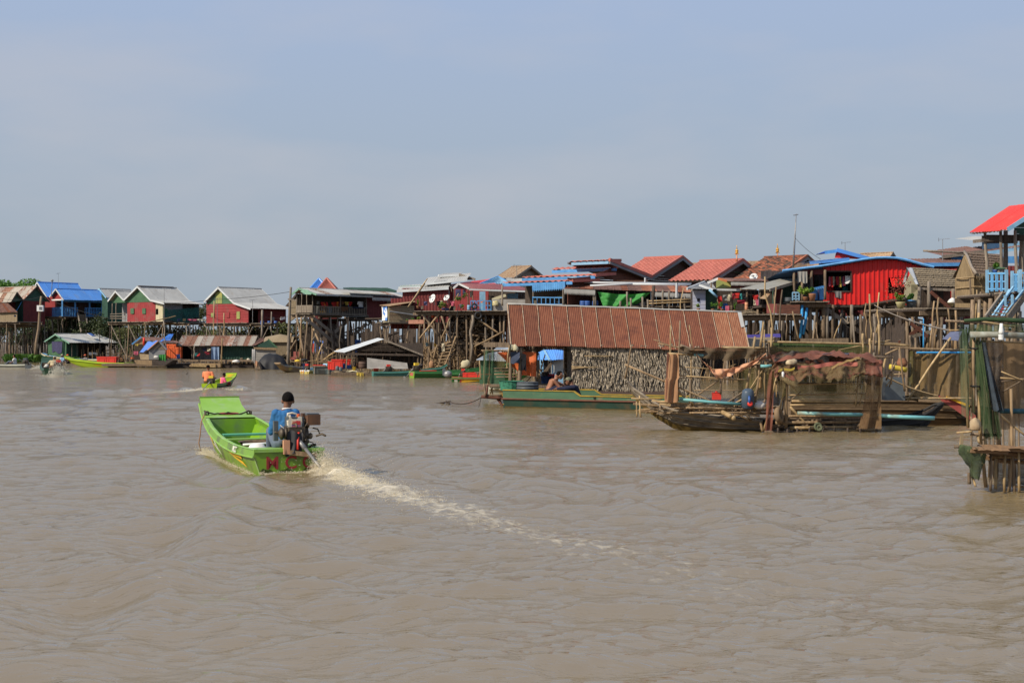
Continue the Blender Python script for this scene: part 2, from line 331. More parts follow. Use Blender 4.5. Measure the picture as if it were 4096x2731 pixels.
# ---------------------------------------------------------------- water
SX,SY=-3.55,22.3
BD=V3((-.37,.93,0)).normalized();BR=V3((BD.y,-BD.x,0))
def wpos(px,py):
 D=F*H/(py-CY);return((px-CX)/F*D,D)
def make_water():
 ys=[-60.,-30.,-12.,-3.];y=3.0
 while y<75:ys.append(y);y+=max(.055,y*y*.00024)
 while y<3000:ys.append(y);y*=1.06
 Y=np.array(ys);nc=560
 u=np.linspace(-1,1,nc);u=np.sign(u)*(np.abs(u)**1.25)
 wid=np.maximum(np.abs(Y)*.47,4)+2.0;wid[Y>75]*=1.0
 wid=np.where(Y>90,wid*(1+(Y-90)/60),wid);wid=np.where(Y<3,40,wid)
 X=u[None,:]*wid[:,None];YY=np.repeat(Y[:,None],nc,1)
 z=np.zeros_like(X);r=np.random.default_rng(3)
 fade=np.clip(1-(YY-45)/45,0,1)
 for wl,amp,n in((5.2,.020,5),(2.4,.0065,7),(1.25,.0046,9),(.7,.0030,12),(.4,.0025,14),(.22,.0016,14)):
  f=fade if wl>1 else fade*np.clip(1-(YY-26*wl/.5)/12,0,1)
  for k in range(n):
   th=r.normal(1.72,.38);kk=2*math.pi/(wl*r.uniform(.75,1.3));ph=r.uniform(0,6.28)
   m=1+.6*np.sin(X*r.uniform(.05,.22)+YY*r.uniform(.05,.22)+r.uniform(0,6))
   q=np.sin(kk*(X*math.cos(th)+YY*math.sin(th))+ph+.7*np.sin(X*.5+YY*.3+k))
   z+=f*amp*m*(q-.2*(1-q*q)+.1)
   # wake of the green boat: s metres behind the stern, t to its right
 dx,dy=X-SX,YY-SY;s=-(dx*BD.x+dy*BD.y);th_=dx*BR.x+dy*BR.y;t=th_-.48-.062*np.maximum(s,0);sh_=s.copy();s=s-.25
 ss=np.maximum(s,0.01);at=np.abs(t)
 core=np.exp(-(at/(.24+.06*ss))**2)*(s>-.1)
 z+=core*(.07*np.exp(-ss/1.1)+.03*np.exp(-ss/7))*(1+.6*np.sin(ss*9+t*5)+.5*np.sin(t*23+ss*4)*np.sin(ss*17))
 for lam,am,sl in((2.4,.17,.36),(1.3,.07,.22)):
  arm=np.exp(-((at-sl*(ss+4.5))/(.38+.05*ss))**2)*(s>-6)*np.exp(-np.maximum(ss,0)/20)
  ph=2*math.pi*(at*.92+ss*.39)/lam
  z+=am*arm*np.sin(ph+.9*np.sin(ss*.7+t))*np.clip((s+6)/3,0,1)
 rid=.36*ss+.9;wob=1+.35*np.sin(ss*1.3)+.2*np.sin(ss*2.9+1)
 z+=wob*np.clip((s-.6)/1.6,0,1)*np.exp(-ss/16)*(.12*np.exp(-((at-rid)/.30)**2)-.06*np.exp(-((at-rid-.62)/.4)**2)+.05*np.exp(-((at-rid+.9)/.3)**2))
 for px,py,lw in((1746,2427,.35),(1746,2568,.5),(2250,2657,.6),(3460,2185,.8),(3830,2240,.7),(3000,2130,.7),(600,2300,.6),(1200,2250,.7),(2700,2420,.5)):
  x_,y_=wpos(px,py);z+=.06*np.exp(-((X-x_)/lw)**2-((YY-y_-.12*(X-x_))/.17)**2)
 ripple=np.exp(-((at)/(.55+.09*ss))**2)*(s>0)
 z+=.012*ripple*np.sin(ss*11+3*np.sin(t*4))
 # side wash at the hull
 hull=np.exp(-((np.abs(th_)-.72)/.22)**2)*(sh_<0.1)*(sh_>-4.6)
 z+=.03*hull*(1+.5*np.sin(s*5))
 # far boat wakes
 for bx,by,hx,hy in WAKES:
  d=V3((hx,hy)).normalized() if False else(hx/math.hypot(hx,hy),hy/math.hypot(hx,hy))
  sx=-((X-bx)*d[0]+(YY-by)*d[1]);tx=(X-bx)*d[1]-(YY-by)*d[0];sp=np.maximum(sx,0)
  z+=.11*np.exp(-((np.abs(tx)-.4*sp-.5)/(.4+.06*sp))**2)*(sx>-2)*np.exp(-sp/12)
 brk=np.zeros_like(X)
 for i in range(nc):pass
 foam=core*np.clip(np.exp(-ss/2.6)*1.5,0,1.1)*(s>-.25)
 foam=np.maximum(foam,np.exp(-(at/(.14+.055*ss))**2)*(s>0)*np.clip(np.exp(-ss/6.5)*.8,0,.55))
 foam=np.maximum(foam,.6*np.exp(-((th_+.66)/.15)**2)*np.exp(-((sh_+3.9)/.7)**2))
 foam=np.maximum(foam,.36*np.exp(-((np.abs(th_)-.60)/.10)**2)*(sh_<.1)*(sh_>-3.5))
 foam=np.maximum(foam,.45*np.exp(-((sh_-.12)/.10)**2)*(np.abs(th_)<.6))
 for bx,by,hx,hy in WAKES:
  d=(hx/math.hypot(hx,hy),hy/math.hypot(hx,hy));sx=-((X-bx)*d[0]+(YY-by)*d[1]);tx=(X-bx)*d[1]-(YY-by)*d[0];sp=np.maximum(sx,0)
  foam=np.maximum(foam,.8*np.exp(-(tx/(.35+.05*sp))**2)*(sx>-.3)*np.exp(-sp/5))
 me=bpy.data.meshes.new('river_water')
 co=np.stack([X,YY,z],-1).reshape(-1,3).astype(np.float32)
 nr=len(Y);i=np.arange(nr-1)[:,None]*nc+np.arange(nc-1)[None,:]
 fc=np.stack([i,i+1,i+1+nc,i+nc],-1).reshape(-1,4).astype(np.int32)
 me.vertices.add(len(co));me.vertices.foreach_set('co',co.ravel())
 me.loops.add(fc.size);me.loops.foreach_set('vertex_index',fc.ravel())
 me.polygons.add(len(fc));me.polygons.foreach_set('loop_start',np.arange(0,fc.size,4,dtype=np.int32))
 me.polygons.foreach_set('use_smooth',np.ones(len(fc),bool));me.update();me.validate()
 at_=me.attributes.new('foam','FLOAT','POINT');at_.data.foreach_set('value',foam.ravel().astype(np.float32))
 m=bpy.data.materials.new('muddy_water');m.use_nodes=True;t_=m.node_tree;t_.nodes.remove(t_.nodes['Principled BSDF'])
 df=nn(t_,'ShaderNodeBsdfDiffuse');df.inputs[0].default_value=(.25,.184,.092,1)
 cz=nn(t_,'ShaderNodeCombineXYZ');cz.inputs[2].default_value=1;t_.links.new(cz.outputs[0],df.inputs['Normal'])
 gl=nn(t_,'ShaderNodeBsdfGlossy');gl.inputs['Roughness'].default_value=.07;frn=nn(t_,'ShaderNodeFresnel');frn.inputs[0].default_value=2.75
 b=nn(t_,'ShaderNodeMixShader');t_.links.new(frn.outputs[0],b.inputs[0]);t_.links.new(df.outputs[0],b.inputs[1]);t_.links.new(gl.outputs[0],b.inputs[2])
 tc=nn(t_,'ShaderNodeTexCoord')
 hs=[]
 for sc,de,st in((4.5,5.,(.5,1.5,1)),(12.,5.,(.5,1.4,1))):
  mp=nn(t_,'ShaderNodeMapping');mp.inputs['Scale'].default_value=st;mp.inputs['Rotation'].default_value=(0,0,.15)
  t_.links.new(tc.outputs['Object'],mp.inputs[0])
  n=nn(t_,'ShaderNodeTexNoise',i_Scale=sc,i_Detail=de,i_Roughness=.55,i_Distortion=.6);t_.links.new(mp.outputs[0],n.inputs['Vector']);hs.append(n)
 b1=nn(t_,'ShaderNodeBump');b1.inputs['Strength'].default_value=.62;b1.inputs['Distance'].default_value=.05
 b2=nn(t_,'ShaderNodeBump');b2.inputs['Strength'].default_value=.62;b2.inputs['Distance'].default_value=.022
 t_.links.new(hs[0].outputs[0],b1.inputs['Height']);t_.links.new(hs[1].outputs[0],b2.inputs['Height']);t_.links.new(b1.outputs[0],b2.inputs['Normal'])
 t_.links.new(b2.outputs[0],gl.inputs['Normal']);t_.links.new(b2.outputs[0],frn.inputs['Normal'])
 a=nn(t_,'ShaderNodeAttribute',attribute_name='foam')
 fn=nn(t_,'ShaderNodeTexNoise',i_Scale=7.0,i_Detail=8.0,i_Roughness=.72);t_.links.new(tc.outputs['Object'],fn.inputs['Vector'])
 ad=nn(t_,'ShaderNodeMath',operation='ADD');t_.links.new(a.outputs['Fac'],ad.inputs[0])
 mr0=nn(t_,'ShaderNodeMapRange');mr0.inputs['From Min'].default_value=.25;mr0.inputs['From Max'].default_value=.75;mr0.inputs['To Min'].default_value=-.62;mr0.inputs['To Max'].default_value=.30
 t_.links.new(fn.outputs[0],mr0.inputs[0]);t_.links.new(mr0.outputs[0],ad.inputs[1])
 mr=nn(t_,'ShaderNodeMapRange');mr.inputs['From Min'].default_value=.05;mr.inputs['From Max'].default_value=.8;t_.links.new(ad.outputs[0],mr.inputs[0])
 gate=nn(t_,'ShaderNodeMath',operation='MULTIPLY');g2=nn(t_,'ShaderNodeMapRange');g2.inputs['From Min'].default_value=.04;g2.inputs['From Max'].default_value=.2
 t_.links.new(a.outputs['Fac'],g2.inputs[0]);t_.links.new(mr.outputs[0],gate.inputs[0]);t_.links.new(g2.outputs[0],gate.inputs[1])
 fb=nn(t_,'ShaderNodeBsdfDiffuse');fb.inputs[0].default_value=(.74,.66,.50,1)
 ms=nn(t_,'ShaderNodeMixShader');t_.links.new(gate.outputs[0],ms.inputs[0]);t_.links.new(b.outputs[0],ms.inputs[1]);t_.links.new(fb.outputs[0],ms.inputs[2])
 t_.links.new(ms.outputs[0],t_.nodes['Material Output'].inputs[0])
 me.materials.append(m)
 o=bpy.data.objects.new('river_water',me);link(o);o['kind']='structure';o['label']='muddy brown river with small ripples and a boat wake'
 return o
use('f')
WAKES=[]
for(px,py,hx,hy) in((838,1557,.3,.95),(222,1500,-.25,.97),(112,1478,-.95,.3)):
 x_,y_=wpos(px,py);WAKES.append((x_,y_,hx,hy))
make_water()
# ---------------------------------------------------------------- earth bank behind the row of stilts
g=MB()
A,B=V3((-58,160,0)),V3((17,70,0));dl=(B-A).normalized();nb=V3((-dl.y,dl.x,0))
if nb.y<0:nb=-nb
prof=[(3.5,-.7),(5,.05),(7,.3),(10,.5),(16,.62),(40,.7),(300,.7),(3000,.7)]
ss=np.linspace(-3000,62+117,6).tolist()[:-1]+np.linspace(-250,170,140).tolist()
ss=sorted(ss)
def bankpt(s,k):
 q,z=prof[k];p=A+dl*s+nb*(q+(noise.noise(V3((s*.25,k,0)))*1.2 if q<40 else 0));p.z=z+(.22*noise.noise(V3((s*.4,q*.4,3))) if q<40 else 0)
 return p
vs=[bankpt(s,k) for s in ss for k in range(len(prof))]
n_=len(prof)
g.add(vs,[(i*n_+k,(i+1)*n_+k,(i+1)*n_+k+1,i*n_+k+1) for i in range(len(ss)-1) for k in range(n_-1)])
earth=M('bank_mud',(.16,.115,.07),(.08,.058,.036),scale=1.5,rv=0,bump=.5)
gb=obj('river_bank',g,earth,smooth=True);gb['kind']='structure';gb['label']='brown muddy river bank under the stilt houses'
# ---------------------------------------------------------------- building blocks of the houses
def lerp4(p,s,t):return(p[0]*(1-s)+p[1]*s)*(1-t)+(p[3]*(1-s)+p[2]*s)*t
def sheet_mb(p,waves,amp,rows=1,nv=None,sub=4,sag=0):
 n=nv or(p[1]-p[0]).cross(p[3]-p[0]).normalized();m=waves*sub
 return MB().grid(lambda s,t:lerp4(p,s,t)+n*(amp*math.sin(s*waves*2*math.pi)-sag*math.sin(t*math.pi)),m,rows)
def sheets(th,p,mat,n,waves=6,amp=.018,name='roof_sheet',lift=.004,mats=None,gap=0,rows=1,sag=0):
 out=[]
 for i in range(n):
  s0,s1=i/n,(i+1)/n+(.12/n if i<n-1 else 0)
  q=[p[0].lerp(p[1],s0),p[0].lerp(p[1],s1),p[3].lerp(p[2],s1),p[3].lerp(p[2],s0)]
  dn=(q[0]-q[3]).normalized();j=random.uniform(-.03,.05)
  nv=(q[1]-q[0]).cross(q[3]-q[0]).normalized()*(lift*(1+2*(i%2)))
  q=[q[0]+dn*j+nv,q[1]+dn*j+nv,q[2]+nv,q[3]+nv]
  out.append(obj(name,sheet_mb(q,waves,amp,rows=rows,sag=sag),random.choice(mats) if mats else mat,th,smooth=True))
 return out
def roof(th,fr,axis,prof,e0,e1,mat,sw=.9,edge=None,ridge=True,waves=6,amp=.018,mats=None,skew=0):
 P=(lambda q,e,z:fr.p(q,e,z)) if axis=='v' else(lambda q,e,z:fr.p(e,q,z))
 zs=[z for _,z in prof]
 for(q0,z0),(q1,z1) in zip(prof[:-1],prof[1:]):
  lo,hi=((q0,z0),(q1,z1)) if z0<z1 else((q1,z1),(q0,z0))
  n=max(1,round(abs(e1-e0)/sw))
  p=[P(lo[0],e0,lo[1]),P(lo[0],e1+skew,lo[1]),P(hi[0],e1,hi[1]),P(hi[0],e0,hi[1])]
  if(p[1]-p[0]).cross(p[3]-p[0]).z<0:p=[p[1],p[0],p[3],p[2]]
  sheets(th,p,mat,n,waves,amp,mats=mats)
 if ridge and 0<zs.index(max(zs))<len(zs)-1:
  k=zs.index(max(zs));q,z=prof[k]
  obj('ridge_cap',MB().path([P(q,e0-.03,z+.015),P(q,e1+.03,z+.015)],.07,6,flat=.6),mat,th)
 if edge:
  for e in(e0-.02,e1+.02):
   mb=MB()
   for(q0,z0),(q1,z1) in zip(prof[:-1],prof[1:]):
    mb.bar(P(q0,e,z0-.06),P(q1,e,z1-.06),.03,.15,up=UP)
   obj('fascia_board',mb,edge,th)
def wall(th,fr,axis,off,r0,r1,z0,z1,mat,style='corr',holes=(),name='wall',t=.04,pw=.2,sep=False,pitch=.22):
 P=(lambda q,d,z:fr.p(q,off+d,z)) if axis=='u' else(lambda q,d,z:fr.p(off+d,q,z))
 xs=sorted({r0,r1,*[min(max(h[i],r0),r1) for h in holes for i in(0,1)]});zs=sorted({z0,z1,*[min(max(h[i],z0),z1) for h in holes for i in(2,3)]})
 mb=MB();rects=[]
 for a,b in zip(xs[:-1],xs[1:]):
  for c,d in zip(zs[:-1],zs[1:]):
   if b-a<1e-3 or d-c<1e-3 or any(h[0]<=(a+b)/2<=h[1] and h[2]<=(c+d)/2<=h[3] for h in holes):continue
   rects.append((a,b,c,d))
 for a,b,c,d in rects:
  if style=='corr':
   n=max(1,round((b-a)/pitch))
   mb.grid(lambda s,u:P(a+(b-a)*s,.018*(abs(((s*n*2)%2)-1)*2-1),c+(d-c)*u),n*4,1)
  elif style in('plank','vplank'):
   L=(d-c) if style=='plank' else(b-a);n=max(1,round(L/pw))
   for i in range(n):
    u0,u1=L*i/n+.008,L*(i+1)/n-.004;j=random.uniform(-.008,.012)
    if style=='plank':co=[(a,c+u0),(b,c+u0),(b,c+u1),(a,c+u1)]
    else:co=[(a+u0,c),(a+u1,c),(a+u1,d),(a+u0,d)]
    m2=MB() if sep else mb
    m2.prism([P(q,j-t/2,z) for q,z in co],P(co[0][0],j+t/2,co[0][1])-P(co[0][0],j-t/2,co[0][1]))
    if sep:obj('plank',m2,mat,th)
  else:
   co=[(a,c),(b,c),(b,d),(a,d)]
   mb.prism([P(q,-t/2,z) for q,z in co],P(a,t/2,c)-P(a,-t/2,c))
 return obj(name,mb,mat,th) if mb.v else None
def gable(th,fr,axis,off,pts,mat,style='flat',t=.04,pw=.2,sep=False,name='gable_wall'):
 P=(lambda q,d,z:fr.p(q,off+d,z)) if axis=='u' else(lambda q,d,z:fr.p(off+d,q,z))
 if style=='flat':
  return obj(name,MB().prism([P(q,-t/2,z) for q,z in pts],P(pts[0][0],t/2,pts[0][1])-P(pts[0][0],-t/2,pts[0][1])),mat,th)
 z0,z1=min(z for _,z in pts),max(z for _,z in pts);n=max(1,round((z1-z0)/pw));mb=MB()
 def span(z):
  xs=[]
  for(a,c),(b,d) in zip(pts,pts[1:]+pts[:1]):
   if(c-z)*(d-z)<=0 and abs(c-d)>1e-6:xs.append(a+(b-a)*(z-c)/(d-c))
  return(min(xs),max(xs)) if xs else None
 for i in range(n):
  c,d=z0+(z1-z0)*i/n+.006,z0+(z1-z0)*(i+1)/n-.003;s0,s1=span(c),span(min(d,z1-.01))
  if not s0 or not s1:continue
  j=random.uniform(-.006,.01);m2=MB() if sep else mb
  m2.prism([P(s0[0],j-t/2,c),P(s0[1],j-t/2,c),P(s1[1],j-t/2,d),P(s1[0],j-t/2,d)],P(s0[0],j+t/2,c)-P(s0[0],j-t/2,c))
  if sep:obj('plank',m2,mat,th)
 return obj(name,mb,mat,th) if mb.v else None
def panel(th,name,fr,axis,off,r0,r1,z0,z1,mat,t=.05,sub=None):
 P=(lambda q,d,z:fr.p(q,off+d,z)) if axis=='u' else(lambda q,d,z:fr.p(off+d,q,z))
 o=obj(name,MB().prism([P(r0,-t/2,z0),P(r1,-t/2,z0),P(r1,-t/2,z1),P(r0,-t/2,z1)],P(r0,t/2,z0)-P(r0,-t/2,z0)),mat,th)
 return o
K=.52
def stilts(th,fr,aa,bb,ztop,r=.085,zb=-1.2,mats=(wood,wood,wood_grey),over=0,j=.06):
 for b in bb:
  for a in aa:
   p=fr.p(a+random.gauss(0,.12),b+random.gauss(0,.12),zb);q=fr.p(a+random.gauss(0,.05),b,ztop+random.uniform(0,over))
   obj('stilt',MB().crook(p,q,r*random.uniform(.55,.95),r*random.uniform(.4,.65),7,j),random.choice(mats),th,smooth=True)
def braces(th,fr,a0,a1,b,z0,z1,n=2,mat=wood_grey,wd=.09):
 st=(a1-a0)/n
 for i in range(n):
  p,q=fr.p(a0+i*st+random.uniform(-.2,.2),b-.1,z0),fr.p(a0+(i+1)*st,b-.1,z1)
  if random.random()<.5:p,q=V3((q.x,q.y,p.z)),V3((p.x,p.y,q.z))
  obj('brace',MB().bar(p,q,wd,.05),mat,th)
def deck(th,fr,a0,a1,b0,b1,z,pw=.24,mat=deck_wood,over=.12,t=.05):
 obj('floor',MB().prism([fr.p(a0,b0+.1,z-.1),fr.p(a1,b0+.1,z-.1),fr.p(a1,b1,z-.1),fr.p(a0,b1,z-.1)],UP*.05),wood_dark,th)
 n=max(1,round((a1-a0)/pw))
 for i in range(n):
  a=a0+(a1-a0)*i/n;d=random.uniform(0,over);zz=z-.048+random.uniform(0,.012)
  obj('deck_board',MB().prism([fr.p(a+.01,b0-d,zz),fr.p(a+pw*.95,b0-d,zz),fr.p(a+pw*.95,b1,zz),fr.p(a+.01,b1,zz)],UP*t),mat,th)
 for b in(b0+.25,(b0+b1)/2,b1-.2):
  obj('joist',MB().bar(fr.p(a0-.15,b,z-.19),fr.p(a1+.15,b,z-.19),.08,.16,up=UP),wood,th)
def railing(th,pts,h,mat,step=.22,bw=.045,mid=False,rails=True):
 for p,q in zip(pts[:-1],pts[1:]):
  p,q=V3(p),V3(q);mb=MB()
  mb.bar(p+UP*h,q+UP*h,.07,.06,up=UP);mb.bar(p+UP*.08,q+UP*.08,.05,.05,up=UP)
  if mid:mb.bar(p+UP*h*.55,q+UP*h*.55,.04,.04,up=UP)
  r=obj('railing',mb,mat,th);n=max(2,round((q-p).length/step));src=None
  for i in range(n+1):
   o=p.lerp(q,i/n)
   if src is None:
    src=obj('baluster',MB().abox((0,0,h/2),bw/2,bw/2,h/2),mat,r,org=o);src.data.transform(Matrix.Translation(o))
    o0=o
   else:inst(src,o-o0)
def post(th,p,q,r=.06,mat=wood,name='post',n=6):return obj(name,MB().crook(p,q,r*.72,r*.6,n,.015),mat,th,smooth=True)
def fringe(th,p,q,h,mat,n,name='fringe'):
 p,q=V3(p),V3(q);mb=MB()
 for i in range(n):
  a,b=p.lerp(q,i/n),p.lerp(q,(i+.86)/n);m=(a+b)/2
  dn=(q-p).cross(UP).normalized()*.01
  mb.prism([a,b,b-UP*h*.55,m-UP*h,a-UP*h*.55],dn)
 return obj(name,mb,mat,th)
def leaves_mb(c,rad,n,size,seed,lumps=7,flat=.8,fill=.55):
 r=np.random.default_rng(seed);c=np.array(c);rad=np.array(rad)
 L=r.normal(0,.42,(lumps,3));L[:,2]=np.abs(L[:,2])*.6-.1;lr=r.uniform(.35,.6,lumps)
 k=r.integers(0,lumps,n);d=r.normal(0,1,(n,3));d/=np.linalg.norm(d,axis=1)[:,None]
 p=c+(L[k]+d*(lr[k]*r.uniform(fill,1,n))[:,None])*rad
 a=r.normal(0,1,(n,3));a/=np.linalg.norm(a,axis=1)[:,None];b=np.cross(a,d+r.normal(0,.4,(n,3)));b/=(np.linalg.norm(b,axis=1)[:,None]+1e-6)
 s=size*r.uniform(.6,1.3,n)[:,None];mb=MB()
 q=np.stack([p-a*s*.55,p-b*s*.28,p+a*s*.55,p+b*s*.28],1).reshape(-1,3)
 mb.v=[tuple(x) for x in q];mb.f=[(4*i,4*i+1,4*i+2,4*i+3) for i in range(n)]
 return mb
def tree(name,label,base,rad,n,size,mat,seed,group=None,cat='tree',trunk_h=None):
 base=V3(base);th=thing(name,label,cat,base,group);h=trunk_h or rad[2]
 mb=MB().crook(base-UP*.3,base+UP*h,.05*rad[0]+.04,.03*rad[0]+.02,7,.1)
 for k in range(5):
  a=random.uniform(0,6.28);mb.crook(base+UP*h*random.uniform(.5,.9),base+V3((math.cos(a)*rad[0]*.6,math.sin(a)*rad[1]*.6,h+rad[2]*random.uniform(.1,.7))),.03*rad[0]+.02,.012,5,.08)
 obj('trunk',mb,wood,th,smooth=True)
 obj('crown',leaves_mb(base+UP*(h+rad[2]*.25),rad,n,size,seed),mat,th)
 return th
def pot_plant(label,p,h,mat=leafg,pot=clay,pr=.16,ph=.24,kind='bush',n=90,group='potted plants on the decks',name='potted_plant'):
 p=V3(p);th=thing(name,label,'plant',p,group);h*=K;pr*=K;ph*=K
 obj('pot',MB().lathe(p,[(pr*.7,0),(pr,ph*.8),(pr*1.1,ph),(pr*.9,ph),(pr*.8,ph*.85)],10),pot,th,smooth=True)
 mb=MB()
 if kind=='blade':
  for i in range(26):
   a=random.uniform(0,6.28);l=h*random.uniform(.6,1);o=l*random.uniform(.15,.55);d=V3((math.cos(a),math.sin(a),0));s=V3((-d.y,d.x,0))*.03*K
   b=p+UP*ph;m=b+UP*l*.65+d*o*.45;e=b+UP*l*random.uniform(.75,1)+d*o
   mb.add([b-s,b+s,m+s,m-s,e],[(0,1,2,3),(3,2,4)])
 else:mb=leaves_mb(p+UP*(ph+h*.42),(h*.5,h*.5,h*.55),n,.15*K,random.randrange(9999),5,fill=.2)
 obj('foliage',mb,mat,th);return th
def cloth(p,q,h,mat,name,label,cat='laundry',group='laundry hanging on the lines',n=8,fold=.05,taper=0,hem=.1,mats=None):
 p,q=V3(p),V3(q);h*=K;fold*=.7;d=(q-p);s=d.cross(UP).normalized();ph=random.uniform(0,6);w2=random.uniform(1.5,3)
 def fn(u,v):
  x=p.lerp(q,.5+(u-.5)*(1-taper*v));return x-UP*(h*v*(1+hem*math.sin(u*7+ph)))+s*fold*(v+.2)*math.sin(u*w2*6.28+ph)
 o=obj(name,MB().grid(fn,n*2,n),mat,None,smooth=True);tag(o,label,cat,group);return o
def garment(p,q,h,mat,label,kind='shirt',group='laundry hanging on the lines'):
 p,q=V3(p),V3(q);h*=K;d=q-p;s=d.cross(UP).normalized();w=d.length;x=d.normalized();ph=random.uniform(0,6)
 if kind=='shirt':out=[(.0,0),(.35,-.02),(.5,.05),(.65,-.02),(1,0),(1.12,.4),(.9,.46),(.86,.3),(.86,1),(.14,1),(.14,.3),(.1,.46),(-.12,.4)]
 elif kind=='trousers':out=[(.1,0),(.9,0),(1,1),(.62,1),(.5,.4),(.38,1),(0,1)]
 else:out=[(0,0),(1,0),(.97,.5),(1.02,1),(.6,.94),(.3,1.03),(-.02,.97),(.03,.5)]
 P=[p+x*(a*w)-UP*(b*h)+s*(.04*math.sin(b*5+a*4+ph)) for a,b in out]
 o=obj('hanging_'+('cloth' if kind=='cloth' else kind),MB().prism(P,s*.025),mat);tag(o,label,'laundry',group);return o
def washline(label,p,q,sag=.12,r=.012):
 p,q=V3(p),V3(q)
 o=obj('washing_line',MB().path([p.lerp(q,i/8)-UP*sag*4*(i/8)*(1-i/8) for i in range(9)],r,4),wood_dark);tag(o,label,'line');return o
def wire(label,pts,sag=.3,r=.018,name='cable',cat='cable',mat=black):
 pts=[V3(p) for p in pts];P=[]
 for p,q in zip(pts[:-1],pts[1:]):P+=[p.lerp(q,i/10)-UP*sag*4*(i/10)*(1-i/10) for i in range(10)]
 o=obj(name,MB().path(P+[pts[-1]],r,4),mat);tag(o,label,cat);return o
def antenna(label,p,h,s=1,group='television aerials on the roofs',mat=steel):
 p=V3(p);th=thing('tv_aerial',label,'aerial',p,group)
 obj('mast',MB().tube(p,p+UP*h,.022*s,.016*s,6),mat,th)
 s*=.5;mb=MB();c=p+UP*h;d=V3((.9,-.4,.06)).normalized();e=V3((.4,.9,0)).normalized()
 mb.tube(c-d*.45*s,c+d*.75*s,.015*s,n=5)
 for i in range(7):
  x=c+d*(-.4+i*.17)*s;l=(.36-.03*i)*s;mb.tube(x-e*l-UP*.02,x+e*l+UP*.05,.010*s,n=4)
 mb.torus(c-d*.4*s,d,.2*s,.014*s,8,4)
 obj('boom',mb,mat,th);return th
def barrel(label,p,r=.28,h=.75,mat=pl_blue,group='barrels and tubs on the decks',name='barrel'):
 p=V3(p);th=thing(name,label,name,p,group);r*=K;h*=K
 obj('drum',MB().lathe(p,[(r*.9,0),(r,.05),(r,h*.33),(r*1.04,h*.36),(r,h*.4),(r,h*.68),(r*1.04,h*.7),(r,h*.74),(r*.94,h)],14),mat,th,smooth=True)
 obj('lid',MB().lathe(p,[(r*.97,h),(r*.97,h*1.06),(r*.8,h*1.08)],14),mat,th);return th
def bucket(label,p,r=.15,h=.26,mat=pl_white,group='buckets on the decks and boats'):
 p=V3(p);th=thing('bucket',label,'bucket',p,group);r*=K;h*=K
 obj('tub',MB().lathe(p,[(r*.78,0),(r,h),(r*1.06,h),(r*.92,h),(r*.74,.03)],12),mat,th,smooth=True)
 obj('handle',MB().path([p+V3((math.cos(t)*r,-.02,h-.02-math.sin(t)*r*.55)) for t in np.linspace(0,math.pi,7)],.008,4),steel,th);return th
def box_crate(label,p,sx,sy,sz,mat,rz=0,group='red plastic fish crates',name='crate',lid=True):
 p=V3(p);th=thing(name,label,'crate',p,group);x=V3((math.cos(rz),math.sin(rz),0));y=V3((-x.y,x.x,0))
 mb=MB();t=.03
 for s in(-1,1):
  mb.box(p+x*s*(sx/2-t/2)+UP*sz/2,x*t/2,y*sy/2,UP*sz/2);mb.box(p+y*s*(sy/2-t/2)+UP*sz/2,x*(sx/2-t),y*t/2,UP*sz/2)
 mb.box(p+UP*.02,x*(sx/2-t),y*(sy/2-t),UP*.02);obj('tub',mb,mat,th)
 rb=MB()
 for s in(-1,1):
  for k in(-.3,.3):rb.box(p+y*s*(sy/2+.012)+x*sx*k+UP*sz*.45,x*.025,y*.012,UP*sz*.42)
 rb.box(p+UP*sz*.86,x*(sx/2+.014),y*(sy/2+.014),UP*sz*.03);obj('rib',rb,mat,th)
 if lid:obj('lid',MB().box(p+UP*(sz+.03),x*(sx/2+.03),y*(sy/2+.03),UP*.03),mat,th)
 return th
def tyre(label,c,ax,R=.3,r=.1):
 o=obj('old_tyre',MB().torus(c,V3(ax),R,r,18,8),black,smooth=True);tag(o,label,'tyre','old tyres');return o
def dish(label,c,ax,R,group='satellite dishes on the right hand decks'):
 c=V3(c);ax=V3(ax).normalized();th=thing('satellite_dish',label,'dish',c-UP*R*1.2,'satellite dishes')
 obj('reflector',MB().lathe(c,[(0.001,0),(R*.4,R*.035),(R*.75,R*.12),(R,R*.22),(R,R*.25),(R*.75,R*.15),(R*.4,R*.06),(.001,.03)],22,ax),white,th,smooth=True)
 a,b=perp(ax);mb=MB();f=c+ax*R*.85
 for k in range(3):
  t=k*2.1+.5;mb.tube(c+(a*math.cos(t)+b*math.sin(t))*R*.95+ax*R*.2,f,.014,n=4)
 mb.lathe(f,[(.05,-.05),(.05,.06)],8,ax);obj('feed_arm',mb,steel,th)
 obj('mount_pole',MB().tube(c-ax*.05,c-ax*.12-UP*R*1.2,.035),steel,th);return th
def parts_from(th,name,mat,segs,r,**k):
 for p,q in segs:obj(name,MB().crook(p,q,r,r*.85,6,.02),mat,th,smooth=True)
 # ================================================================ left end of the village (photo zooms z1, z2)
use('z1')
